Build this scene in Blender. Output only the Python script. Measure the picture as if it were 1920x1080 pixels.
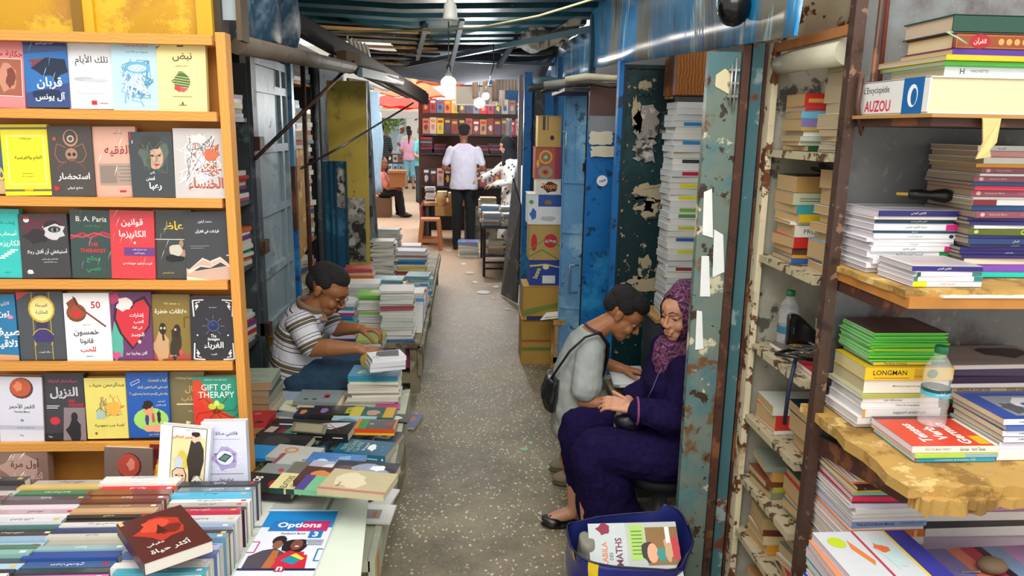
import bpy, bmesh, math, random
from mathutils import Vector, Matrix, Euler, noise
R = math.radians
rnd = random.Random(7)
SC = bpy.context.scene
COL = SC.collection
for o in list(bpy.data.objects): bpy.data.objects.remove(o)

# ---------------------------------------------------------------- camera
F_PX = 1400.0
CAM_H = 1.65
YAW, PITCH, ROLL = R(3.75), R(12.0), R(1.0)
cam_data = bpy.data.cameras.new('camera'); cam = bpy.data.objects.new('camera', cam_data); COL.objects.link(cam)
cam_data.sensor_width = 36.0; cam_data.lens = 36.0 * F_PX / 1920.0; cam_data.clip_start = .05; cam_data.clip_end = 300
CAM_ROT = (Matrix.Rotation(-YAW, 3, 'Z') @ Matrix.Rotation(R(90) - PITCH, 3, 'X') @ Matrix.Rotation(ROLL, 3, 'Z'))
cam.location = (0, 0, CAM_H); cam.rotation_euler = CAM_ROT.to_euler()
SC.camera = cam
CO = Vector((0, 0, CAM_H))

# ---------------------------------------------------------------- world, sun, exposure
world = bpy.data.worlds.new('sky'); SC.world = world; world.use_nodes = True
nt = world.node_tree; bg = nt.nodes['Background']
sky = nt.nodes.new('ShaderNodeTexSky'); sky.sky_type = 'HOSEK_WILKIE'; sky.turbidity = 8; sky.ground_albedo = .4
sky.sun_direction = (-.3, -.5, .81)
mixc = nt.nodes.new('ShaderNodeMixRGB'); mixc.inputs[0].default_value = .75; mixc.inputs[2].default_value = (1, .97, .93, 1)
nt.links.new(sky.outputs[0], mixc.inputs[1]); nt.links.new(mixc.outputs[0], bg.inputs[0])
bg.inputs[1].default_value = 1.25
def area_light(name, loc, target, sx, sy, power, col=(1, 1, 1)):
    d = bpy.data.lights.new(name, 'AREA'); d.shape = 'RECTANGLE'; d.size = sx; d.size_y = sy; d.energy = power; d.color = col
    o = bpy.data.objects.new(name, d); COL.objects.link(o); o.location = loc
    o.rotation_euler = (Vector(target) - Vector(loc)).to_track_quat('-Z', 'Y').to_euler(); return o
def point_light(name, loc, power, size=.04, col=(1, 1, 1)):
    d = bpy.data.lights.new(name, 'POINT'); d.energy = power; d.shadow_soft_size = size; d.color = col
    o = bpy.data.objects.new(name, d); COL.objects.link(o); o.location = loc; return o
area_light('skylight_over_stalls', (.2, .2, 3.4), (.1, 2.2, .6), 2.6, 1.6, 75, (1, .97, .92))
area_light('skylight_far_square', (-.9, 13.5, 4.6), (-.6, 12.5, 0), 5, 4, 650, (1, .98, .95))
area_light('gap_in_alley_roof', (.1, 5.2, 2.55), (0, 5.6, 0), .5, 3.0, 22, (.93, .97, 1))
SC.view_settings.view_transform = 'Standard'; SC.view_settings.look = 'None'
SC.view_settings.exposure = .25; SC.view_settings.gamma = 1; SC.view_settings.use_curve_mapping = False
SC.cycles.max_bounces = 6; SC.cycles.diffuse_bounces = 3; SC.cycles.use_denoising = True

# ---------------------------------------------------------------- pixel rays -> real places
def ray(px, py):
    return (CAM_ROT @ Vector(((px - 960) / F_PX, -(py - 540) / F_PX, -1))).normalized()
def W(px, py, X=None, Y=None, Z=None):
    d = ray(px, py)
    if X is not None: t = X / d.x
    elif Y is not None: t = Y / d.y
    else: t = (Z - CAM_H) / d.z
    return CO + d * t
def proj(p):
    q = CAM_ROT.transposed() @ (Vector(p) - CO)
    return (960 + F_PX * q.x / -q.z, 540 - F_PX * q.y / -q.z)

# ---------------------------------------------------------------- materials
def lin(h):
    if not isinstance(h, str): return tuple(h)
    h = h.lstrip('#'); c = [int(h[i:i + 2], 16) / 255 for i in (0, 2, 4)]
    return tuple(x / 12.92 if x <= .04045 else ((x + .055) / 1.055) ** 2.4 for x in c)
_M = {}
def nodes_of(m):
    m.use_nodes = True; return m.node_tree, m.node_tree.nodes['Principled BSDF']
def add(nt, kind, **kw):
    n = nt.nodes.new(kind)
    for k, v in kw.items():
        if k.startswith('i_'): n.inputs[int(k[2:])].default_value = v
        else: setattr(n, k, v)
    return n
def mat(col, rough=.6, metal=0, var=.1, scale=18, bump=0, coat=0, trans=0, emis=0, kind='plain', alpha=1):
    key = (col, rough, metal, var, scale, bump, coat, trans, emis, kind, alpha)
    if key in _M: return _M[key]
    m = bpy.data.materials.new(kind + '_' + str(col).strip('#')); nt, b = nodes_of(m); L = nt.links
    c = lin(col)
    tc = add(nt, 'ShaderNodeTexCoord')
    nz = add(nt, 'ShaderNodeTexNoise'); nz.inputs['Scale'].default_value = scale; nz.inputs['Detail'].default_value = 4
    L.new(tc.outputs['Object'], nz.inputs['Vector'])
    rp = add(nt, 'ShaderNodeMixRGB'); rp.inputs[1].default_value = tuple(max(0, x * (1 - var)) for x in c) + (1,)
    rp.inputs[2].default_value = tuple(min(1, x * (1 + var) + var * .02) for x in c) + (1,)
    L.new(nz.outputs[0], rp.inputs[0]); L.new(rp.outputs[0], b.inputs['Base Color'])
    b.inputs['Roughness'].default_value = rough; b.inputs['Metallic'].default_value = metal
    if coat: b.inputs['Coat Weight'].default_value = coat; b.inputs['Coat Roughness'].default_value = .12
    if trans: b.inputs['Transmission Weight'].default_value = trans
    if alpha < 1: b.inputs['Alpha'].default_value = alpha
    if emis:
        b.inputs['Emission Color'].default_value = c + (1,); b.inputs['Emission Strength'].default_value = emis
    if bump:
        bp = add(nt, 'ShaderNodeBump'); bp.inputs['Strength'].default_value = bump; bp.inputs['Distance'].default_value = .01
        L.new(nz.outputs[0], bp.inputs['Height']); L.new(bp.outputs[0], b.inputs['Normal'])
    _M[key] = m; return m
def ink(col): return mat(col, .38, var=.05, scale=30, kind='print')
def worn(name, base, patches, rough=.55, scale=4, streak=0, bump=.3, metal=0):
    """painted surface: base colour, then (colour, noise scale, threshold, softness) layers of wear of its own shape"""
    if name in _M: return _M[name]
    m = bpy.data.materials.new(name); nt, b = nodes_of(m); L = nt.links
    tc = add(nt, 'ShaderNodeTexCoord'); mp = add(nt, 'ShaderNodeMapping'); L.new(tc.outputs['Object'], mp.inputs[0])
    if streak: mp.inputs['Scale'].default_value = (1, 1, streak)
    nz = add(nt, 'ShaderNodeTexNoise'); nz.inputs['Scale'].default_value = scale; nz.inputs['Detail'].default_value = 5
    L.new(mp.outputs[0], nz.inputs[0]); c = lin(base)
    cur = add(nt, 'ShaderNodeMixRGB'); cur.inputs[1].default_value = tuple(x * .72 for x in c) + (1,)
    cur.inputs[2].default_value = tuple(min(1, x * 1.25) for x in c) + (1,); L.new(nz.outputs[0], cur.inputs[0])
    last = None
    for i, (pc, sc_, th, sf) in enumerate(patches):
        n2 = add(nt, 'ShaderNodeTexNoise', noise_dimensions='4D'); n2.inputs['Scale'].default_value = sc_; n2.inputs['Detail'].default_value = 8
        n2.inputs['Roughness'].default_value = .65; n2.inputs['W'].default_value = i * 3.7 + len(name)
        L.new(mp.outputs[0], n2.inputs['Vector'])
        mr = add(nt, 'ShaderNodeMapRange'); th = .5 + (th - .5) * .5; mr.inputs[1].default_value = th; mr.inputs[2].default_value = th + sf * .7
        L.new(n2.outputs[0], mr.inputs[0])
        mx = add(nt, 'ShaderNodeMixRGB'); mx.inputs[2].default_value = lin(pc) + (1,)
        L.new(mr.outputs[0], mx.inputs[0]); L.new(cur.outputs[0], mx.inputs[1]); cur = mx; last = mr
    L.new(cur.outputs[0], b.inputs['Base Color']); b.inputs['Roughness'].default_value = rough; b.inputs['Metallic'].default_value = metal
    bp = add(nt, 'ShaderNodeBump'); bp.inputs['Strength'].default_value = bump; bp.inputs['Distance'].default_value = .006
    L.new((last or nz).outputs[0], bp.inputs['Height']); L.new(bp.outputs[0], b.inputs['Normal'])
    _M[name] = m; return m
def stripes_mat(name, c1, c2, axis, freq, rough=.8, duty=.5, warp=.6):
    """fine bands along an axis in object space: page edges, wood grain"""
    if name in _M: return _M[name]
    m = bpy.data.materials.new(name); nt, b = nodes_of(m); L = nt.links
    tc = add(nt, 'ShaderNodeTexCoord'); wv = add(nt, 'ShaderNodeTexWave', bands_direction=axis)
    wv.inputs['Scale'].default_value = freq; wv.inputs['Distortion'].default_value = warp; wv.inputs['Detail'].default_value = 2
    L.new(tc.outputs['Object'], wv.inputs[0])
    mx = add(nt, 'ShaderNodeMixRGB'); mx.inputs[1].default_value = lin(c1) + (1,); mx.inputs[2].default_value = lin(c2) + (1,)
    L.new(wv.outputs[1], mx.inputs[0]); L.new(mx.outputs[0], b.inputs['Base Color']); b.inputs['Roughness'].default_value = rough
    _M[name] = m; return m
def pages(tint='#e4dfd0'):
    c = lin(tint); d = tuple(x * .68 for x in c)
    return stripes_mat('pages_' + tint.strip('#'), c, d, 'Y', 160, .85)
def wood(c1, c2, name, axis='Z', f=9): return stripes_mat(name, c1, c2, axis, f, .6, warp=5)

# ---------------------------------------------------------------- mesh builder
class MB:
    def __init__(s): s.v = []; s.f = []; s.m = []; s.sm = []; s.mats = []
    def mi(s, m):
        if m not in s.mats: s.mats.append(m)
        return s.mats.index(m)
    def poly(s, pts, m, smooth=False):
        n = len(s.v); s.v += [Vector(p) for p in pts]; s.f.append(list(range(n, n + len(pts)))); s.m.append(s.mi(m)); s.sm.append(smooth)
    def mesh(s, vs, fs, m, smooth=False):
        n = len(s.v); s.v += [Vector(p) for p in vs]; k = s.mi(m)
        for f in fs: s.f.append([i + n for i in f]); s.m.append(k); s.sm.append(smooth)
    def box(s, a, b, m, M=None):
        x0, y0, z0 = a; x1, y1, z1 = b
        vs = [Vector(p) for p in ((x0, y0, z0), (x1, y0, z0), (x1, y1, z0), (x0, y1, z0), (x0, y0, z1), (x1, y0, z1), (x1, y1, z1), (x0, y1, z1))]
        if M: vs = [M @ v for v in vs]
        s.mesh(vs, [(3, 2, 1, 0), (4, 5, 6, 7), (0, 1, 5, 4), (1, 2, 6, 5), (2, 3, 7, 6), (3, 0, 4, 7)], m)
    def beam(s, p, q, w, h, m, up=(0, 0, 1)):
        p = Vector(p); q = Vector(q); d = (q - p); L = d.length; d.normalize()
        x = d.cross(Vector(up))
        if x.length < 1e-4: x = Vector((1, 0, 0))
        x.normalize(); z = x.cross(d)
        M = Matrix((x, d, z)).transposed().to_4x4(); M.translation = p
        s.box((-w / 2, 0, -h / 2), (w / 2, L, h / 2), m, M)
    def tube(s, pts, r, m, n=8, closed=False, flat=1):
        pts = [Vector(p) for p in pts]; rs = r if isinstance(r, (list, tuple)) else [r] * len(pts)
        base = len(s.v); k = s.mi(m); prev = None
        for i, p in enumerate(pts):
            d = (pts[min(i + 1, len(pts) - 1)] - pts[max(i - 1, 0)])
            if d.length < 1e-9: d = Vector((0, 0, 1))
            d.normalize()
            if prev is None:
                x = d.orthogonal().normalized()
            else:
                x = prev - d * prev.dot(d)
                x = x.normalized() if x.length > 1e-6 else d.orthogonal().normalized()
            prev = x; y = d.cross(x)
            for j in range(n):
                a = 2 * math.pi * j / n; s.v.append(p + (x * math.cos(a) + y * math.sin(a) * flat) * rs[i])
        for i in range(len(pts) - 1):
            for j in range(n):
                a = base + i * n + j; b = base + i * n + (j + 1) % n
                s.f.append([a, b, b + n, a + n]); s.m.append(k); s.sm.append(True)
        s.f.append([base + j for j in reversed(range(n))]); s.m.append(k); s.sm.append(False)
        e = base + (len(pts) - 1) * n; s.f.append([e + j for j in range(n)]); s.m.append(k); s.sm.append(False)
    def lathe(s, prof, m, n=20, M=None):
        """prof [(r,z)]"""
        base = len(s.v); k = s.mi(m)
        for r, z in prof:
            for j in range(n):
                a = 2 * math.pi * j / n; v = Vector((r * math.cos(a), r * math.sin(a), z)); s.v.append(M @ v if M else v)
        for i in range(len(prof) - 1):
            for j in range(n):
                a = base + i * n + j; b = base + i * n + (j + 1) % n
                s.f.append([a, b, b + n, a + n]); s.m.append(k); s.sm.append(True)
    def ell(s, c, r, m, n=12, k=8, M=None):
        prof = []
        c = Vector(c); T = Matrix.Translation(c) @ (M.to_4x4() if M else Matrix.Identity(4)) @ Matrix.Diagonal((r[0], r[1], r[2], 1))
        s.lathe([(max(.001, math.sin(math.pi * i / k)), -math.cos(math.pi * i / k)) for i in range(k + 1)], m, n, T)
    def grid(s, fn, nu, nv, m, smooth=True, thick=0):
        """fn(u,v)->point over unit square; thick: offset vector gives a second skin"""
        vs = [Vector(fn(i / nu, j / nv)) for j in range(nv + 1) for i in range(nu + 1)]
        fs = [(j * (nu + 1) + i, j * (nu + 1) + i + 1, (j + 1) * (nu + 1) + i + 1, (j + 1) * (nu + 1) + i) for j in range(nv) for i in range(nu)]
        s.mesh(vs, fs, m, smooth)
        if thick:
            t = Vector(thick); n = len(vs); s.mesh([v + t for v in vs], [tuple(reversed(f)) for f in fs], m, smooth)
            b = len(s.v) - 2 * n
            ring = [i for i in range(nu + 1)] + [(j + 1) * (nu + 1) + nu for j in range(nv)] + [nv * (nu + 1) + i for i in reversed(range(nu))] + [j * (nu + 1) for j in reversed(range(1, nv))]
            k = s.mi(m)
            for a, c in zip(ring, ring[1:] + ring[:1]):
                s.f.append([b + c, b + a, b + a + n, b + c + n]); s.m.append(k); s.sm.append(False)
    def data(s, name):
        me = bpy.data.meshes.new(name); me.from_pydata([tuple(v) for v in s.v], [], s.f)
        for m in s.mats: me.materials.append(m)
        me.polygons.foreach_set('material_index', s.m); me.polygons.foreach_set('use_smooth', s.sm); me.update()
        return me
    def build(s, name, parent=None, M=None):
        o = bpy.data.objects.new(name, s.data(name)); COL.objects.link(o)
        if parent: o.parent = parent
        if M is not None: o.matrix_local = M
        return o
def tag(o, label=None, cat=None, group=None, kind=None):
    if label: o['label'] = label
    if cat: o['category'] = cat
    if group: o['group'] = group
    if kind: o['kind'] = kind
    return o
def empty(name, loc=(0, 0, 0), M=None):
    o = bpy.data.objects.new(name, None); COL.objects.link(o); o.location = loc; o.empty_display_size = .1
    if M is not None: o.matrix_local = M
    return o
def struct(o): o['kind'] = 'structure'; return o
def copy_tree(o, parent=None):
    c = o.copy(); COL.objects.link(c)
    if parent: c.parent = parent; c.matrix_parent_inverse = o.matrix_parent_inverse.copy()
    for ch in list(o.children): copy_tree(ch, c)
    return c
def TR(x, y, z, rz=0, rx=0, ry=0):
    return Matrix.Translation((x, y, z)) @ Matrix.Rotation(rz, 4, 'Z') @ Matrix.Rotation(ry, 4, 'Y') @ Matrix.Rotation(rx, 4, 'X')

# ---------------------------------------------------------------- writing
_two = set('اةدذرزوىأإآؤ')
_base = {'ا': 0xFE8D, 'ب': 0xFE8F, 'ة': 0xFE93, 'ت': 0xFE95, 'ث': 0xFE99, 'ج': 0xFE9D, 'ح': 0xFEA1, 'خ': 0xFEA5, 'د': 0xFEA9, 'ذ': 0xFEAB, 'ر': 0xFEAD, 'ز': 0xFEAF, 'س': 0xFEB1, 'ش': 0xFEB5, 'ص': 0xFEB9, 'ض': 0xFEBD, 'ط': 0xFEC1, 'ظ': 0xFEC5, 'ع': 0xFEC9, 'غ': 0xFECD, 'ف': 0xFED1, 'ق': 0xFED5, 'ك': 0xFED9, 'ل': 0xFEDD, 'م': 0xFEE1, 'ن': 0xFEE5, 'ه': 0xFEE9, 'و': 0xFEED, 'ى': 0xFEEF, 'ي': 0xFEF1, 'أ': 0xFE83, 'إ': 0xFE87, 'آ': 0xFE81, 'ئ': 0xFE89, 'ؤ': 0xFE85, 'ء': 0xFE80}
def arabic(s):
    if not any(c in _base for c in s): return s
    out = []; n = len(s)
    for i, ch in enumerate(s):
        if ch not in _base: out.append(ch); continue
        p = s[i - 1] if i else ' '; q = s[i + 1] if i + 1 < n else ' '
        pj = p in _base and p not in _two and p != 'ء'; nj = q in _base and q != 'ء' and ch not in _two and ch != 'ء'
        if ch in 'اأإآ' and p == 'ل':
            pp = s[i - 2] if i > 1 else ' '
            out[-1] = chr({'ا': 0xFEFB, 'أ': 0xFEF7, 'إ': 0xFEF9, 'آ': 0xFEF5}[ch] + (1 if pp in _base and pp not in _two and pp != 'ء' else 0)); continue
        b = _base[ch]
        out.append(chr(b if ch == 'ء' else b + (1 if pj else 0) if ch in _two else b + (3 if pj and nj else 2 if nj else 1 if pj else 0)))
    return ''.join(reversed(out))
_T = {}
def text2d(s, bold=0):
    k = (s, bold)
    if k in _T: return _T[k]
    cu = bpy.data.curves.new('writing', 'FONT'); cu.body = arabic(s); cu.resolution_u = 2; cu.offset = bold; cu.fill_mode = 'FRONT'
    o = bpy.data.objects.new('writing', cu)
    me = bpy.data.meshes.new_from_object(o)
    vs = [(v.co.x, v.co.y) for v in me.vertices]; fs = [tuple(p.vertices) for p in me.polygons]
    bpy.data.objects.remove(o); bpy.data.meshes.remove(me); bpy.data.curves.remove(cu)
    if vs:
        x0 = min(v[0] for v in vs); x1 = max(v[0] for v in vs); y0 = min(v[1] for v in vs); y1 = max(v[1] for v in vs)
    else: x0 = x1 = y0 = y1 = 0
    _T[k] = ([(x - x0, y - y0) for x, y in vs], fs, max(x1 - x0, 1e-3), max(y1 - y0, 1e-3)); return _T[k]
def art(mb, els, w, h, place, step=.00007):
    """flat prints on a surface w x h; place(x, y, lift) -> point. sizes and positions in 0..1 of w and h"""
    for i, e in enumerate(els):
        z = .00025 + i * step; k = e[0]
        if k == 'r':
            _, a, b, c, d, col = e; mb.poly([place(a * w, b * h, z), place(c * w, b * h, z), place(c * w, d * h, z), place(a * w, d * h, z)], ink(col))
        elif k == 'e':
            _, u, v, ru, rv, col = e
            mb.poly([place((u + ru * math.cos(t * .3927)) * w, (v + rv * math.sin(t * .3927)) * h, z) for t in range(16)], ink(col))
        elif k == 'p':
            mb.poly([place(u * w, v * h, z) for u, v in e[1]], ink(e[2]))
        elif k == 'b':
            _, u, v, ru, rv, col, sd = e; q = random.Random(sd)
            mb.poly([place((u + ru * (f := q.uniform(.65, 1.1)) * math.cos(t * .4488)) * w, (v + rv * f * math.sin(t * .4488)) * h, z) for t in range(14)], ink(col))
        elif k == 'l':
            _, pts, lw, col = e
            for (a, b), (c, d) in zip(pts, pts[1:]):
                A = Vector((a * w, b * h)); B = Vector((c * w, d * h)); n = (B - A); n = Vector((-n.y, n.x)).normalized() * lw * w / 2
                mb.poly([place(*(A - n), z), place(*(B - n), z), place(*(B + n), z), place(*(A + n), z)], ink(col))
        elif k == 't':
            s, u, v, th, col = e[1:6]; mw = e[6] if len(e) > 6 else .9; bold = e[7] if len(e) > 7 else .008; rot = e[8] if len(e) > 8 else 0
            vs, fs, tw, tt = text2d(s, bold); sc = th * h / tt
            if tw * sc > mw * w: sx = mw * w / tw
            else: sx = sc
            if sc > sx * 1.7: sc = sx * 1.7
            cr, sr = math.cos(rot), math.sin(rot); P = []
            for x, y in vs:
                x = (x - tw / 2) * sx; y = (y - tt / 2) * sc
                P.append(place(u * w + x * cr - y * sr, v * h + x * sr + y * cr, z))
            mb.mesh(P, fs, ink(col))

# ---------------------------------------------------------------- books
def book_mesh(w, h, t, col, front=None, spine=None, side='L', hard=False, film=False, spine_col=None, page='#e4dfd0'):
    """standing book: x width, z height, y thickness, front cover faces -Y; side = where the spine is. Returns cover mb, pages mb"""
    ct = .0028 if hard else .0009; ins = .004 if hard else .0012
    cm = mat(col, .28 if film else .42, var=.06, scale=25, coat=.6 if film else .15, bump=.25 if film else 0, kind='cover')
    sm_ = mat(spine_col, .42, var=.06, scale=25, kind='cover') if spine_col else cm
    c = MB()
    c.box((0, 0, 0), (w, ct, h), cm); c.box((0, t - ct, 0), (w, t, h), cm)
    x0, x1 = (0, ct * 1.2) if side == 'L' else (w - ct * 1.2, w)
    c.box((x0, ct * .5, 0), (x1, t - ct * .5, h), sm_)
    if front: art(c, front, w, h, lambda x, y, l: (x, -l, y))
    if spine:
        if side == 'L': art(c, spine, h, t, lambda x, y, l: (x0 - l, t - y, h - x))
        else: art(c, spine, h, t, lambda x, y, l: (x1 + l, t - y, x))
    p = MB(); a, b = (ct, w - ins) if side == 'L' else (ins, w - ct)
    p.box((a, ct, ins), (b, t - ct, h - ins), pages(page))
    return c, p
def book(name, M, w, h, t, col, label, cat='book', group=None, parts=True, **kw):
    c, p = book_mesh(w, h, t, col, **kw)
    if parts:
        o = c.build(name, M=M); p.build('page_block', o)
    else:
        n = len(c.v); c.mesh(p.v, p.f, p.mats[0]); o = c.build(name, M=M)
    return tag(o, label, cat, group)
LIE = Matrix.Rotation(R(-90), 4, 'X')           # front cover up, book height along +Y
ORD = ['topmost', 'second', 'third', 'fourth', 'fifth', 'sixth', 'seventh', 'eighth', 'ninth', 'tenth', 'eleventh', 'twelfth', 'thirteenth', 'fourteenth', 'fifteenth', 'sixteenth', 'seventeenth', 'eighteenth', 'nineteenth', 'twentieth', 'twenty-first', 'twenty-second', 'twenty-third', 'twenty-fourth', 'twenty-fifth', 'twenty-sixth', 'twenty-seventh', 'twenty-eighth', 'twenty-ninth', 'thirtieth', 'thirty-first', 'thirty-second', 'thirty-third', 'thirty-fourth', 'thirty-fifth', 'thirty-sixth', 'thirty-seventh', 'thirty-eighth', 'thirty-ninth', 'fortieth']
_CN = {'black': '#161616', 'charcoal': '#3a3a40', 'grey': '#8a8a8a', 'pale grey': '#c4c6c8', 'white': '#f2f2f0', 'cream': '#e8dcb8', 'tan': '#b08d5c', 'brown': '#6a4426', 'dark red': '#7a1a22', 'red': '#cc2228', 'pink': '#e88aa4', 'orange': '#e4822c', 'yellow': '#f0cc28', 'lime green': '#7cc83c', 'green': '#2f8a48', 'dark green': '#1c4a38', 'teal': '#2a9a9c', 'light blue': '#86c0e4', 'blue': '#2a66b4', 'navy blue': '#1c2c60', 'purple': '#6a3c98', 'mauve': '#a890b8'}
def cname(h):
    c = lin(h); g = [x ** .45 for x in c]
    return min(_CN, key=lambda k: sum((a - b ** .45) ** 2 for a, b in zip(g, lin(_CN[k]))))
def stack(x, y, z, cols, where, w=.17, h=.24, t=.018, face=0, group=None, name='paperback_book', jit=.012, tj=.3, spines=None, fronts=None, page=None, seed=1, parts=False, rz=0, word='book', lean=(0, 0), twist=4):
    """lying books, bottom one first in cols; spines face direction `face` (0: towards -Y, 90: +X ...)
    cols: list of colour or (colour, thickness) or (colour, thickness, spine colour)"""
    q = random.Random(seed); n = len(cols); out = []
    for i, c in enumerate(cols):
        sc_ = None; tt = t * q.uniform(1 - tj, 1 + tj)
        if isinstance(c, tuple):
            if c[1]: tt = c[1]
            if len(c) > 2: sc_ = c[2]
            c = c[0]
        ww = w * q.uniform(.94, 1.04); hh = h * q.uniform(.94, 1.03)
        a = R(face + 90 + q.uniform(-twist, twist)) + rz
        M = (Matrix.Translation((x + q.uniform(-jit, jit) + lean[0] * i, y + q.uniform(-jit, jit) + lean[1] * i, z)) @ Matrix.Rotation(a, 4, 'Z')
             @ Matrix.Translation((-ww / 2, -hh / 2, tt)) @ LIE)
        k = n - 1 - i
        sp = spines.get(k) if spines else None; fr = fronts.get(k) if fronts else None
        cn = cname(sc_ or c); od = ORD[k] if n > 1 else ''
        lab = ('%s %s, %s of %s' % (cn, word, od if k == 0 else od + ' from the top', where)) if n > 1 else '%s %s %s' % (cn, word, where)
        o = book(name, M, ww, hh, tt, c, lab, 'book', group or ('books in ' + where), parts=parts, front=fr, spine=sp, spine_col=sc_,
                 page=page or q.choice(['#e4dfd0', '#efece2', '#d9cfb8', '#e8e6e0']))
        z += tt + .0004; out.append(o)
    return z
# ================================================================ SETTING
M_teal = worn('teal_roof_paint', '#14505e', [('#0b2a36', 3, .52, .2), ('#6fb0bd', 9, .80, .1)], .42, 3, bump=.1)
M_blueP = worn('blue_door_paint', '#0e6cb4', [('#123a5c', 14, .63, .05), ('#2f92cc', 3, .62, .15)], .38, 5)
M_ltblue = worn('light_blue_paint', '#5f93ba', [('#8fb9d0', 3, .55, .15), ('#35586e', 12, .64, .06)], .35, 4)
M_fascia = worn('blue_fascia_paint', '#1f7fb4', [('#7d7a6c', 2.2, .52, .12), ('#a8c4cc', 11, .62, .08), ('#1b4a6c', 9, .60, .1), ('#8a8474', 16, .66, .06)], .3, 4, streak=.12)
M_green = worn('dark_green_paint', '#0c3034', [('#b9a27e', 22, .69, .02), ('#16444a', 3, .5, .2)], .4, 5)
M_wornleaf = worn('flaking_leaf_paint', '#6b7a70', [('#4f7478', 3, .50, .1), ('#6b4a2c', 5, .56, .06), ('#c8c2a4', 7, .63, .03), ('#3a2c1e', 16, .66, .03)], .45, 4)
M_rust = worn('rusty_steel', '#4a2c20', [('#7a4a30', 9, .55, .1), ('#241a18', 6, .6, .1)], .55, 8)
M_brownpost = worn('brown_post_paint', '#4a342a', [('#2c201c', 10, .58, .1), ('#8a6a54', 25, .68, .05)], .42, 8)
M_peel = worn('peeling_cream_paint', '#d8ccac', [('#6a3c22', 14, .55, .04), ('#b99a74', 5, .6, .1)], .6, 8)
M_greydoor = worn('grey_blue_door_paint', '#8c9fa8', [('#a8b8bc', 4, .56, .12), ('#5a686e', 10, .72, .06)], .42, 3)
M_greydark = worn('grey_dark_paint', '#3f464c', [('#6c7476', 6, .58, .1)], .5, 4)
M_yellow = worn('yellow_wall_paint', '#c8960f', [('#b8822a', 2.2, .50, .12), ('#e0b422', 4, .62, .08)], .42, 3)
M_yellow2 = worn('yellow_door_paint', '#c8b04c', [('#a8964a', 6, .56, .1), ('#5a5234', 16, .78, .04)], .5, 4)
M_greywood = worn('grey_wood_paint', '#80868a', [('#a8acac', 4, .55, .15), ('#4a4c50', 10, .62, .08)], .55, 5, streak=.2)
M_board = mat('#b87a2c', .6, var=.16, scale=14, bump=.1)                       # bookcase backboard
M_beech = wood('#dd9c46', '#d49444', 'beech_board', 'X', 30)
M_beechx = wood('#dd9c46', '#d29040', 'beech_rail', 'Z', 30)
M_bench = worn('bench_wood', '#8c8266', [('#5a4e3a', 6, .55, .12), ('#b4ac90', 9, .6, .08)], .7, 6)
M_ply = worn('worn_plywood', '#b98a4c', [('#8a6230', 7, .56, .1), ('#d8b47c', 12, .62, .06)], .65, 5)
M_card = mat('#b08748', .75, var=.12, scale=9)
M_backsteel = worn('grey_steel_back', '#767877', [('#4a3432', 1.8, .52, .14), ('#7d8486', 3, .60, .12), ('#8a8c8c', 30, .66, .1)], .38, 4, bump=.06)
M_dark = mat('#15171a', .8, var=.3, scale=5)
M_black = mat('#0c0c0e', .35, var=.2)
M_alu = mat('#b8bcbc', .3, metal=.8)
M_white = mat('#e6e6e2', .5)
M_glass = mat('#f0f6f6', .06, trans=1, var=0, kind='clear')

def plate(name, x0, x1, z0, z1, y, th, m, parent=None):
    b = MB(); b.box((x0, y, z0), (x1, y + th, z1), m); return b.build(name, parent)

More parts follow.
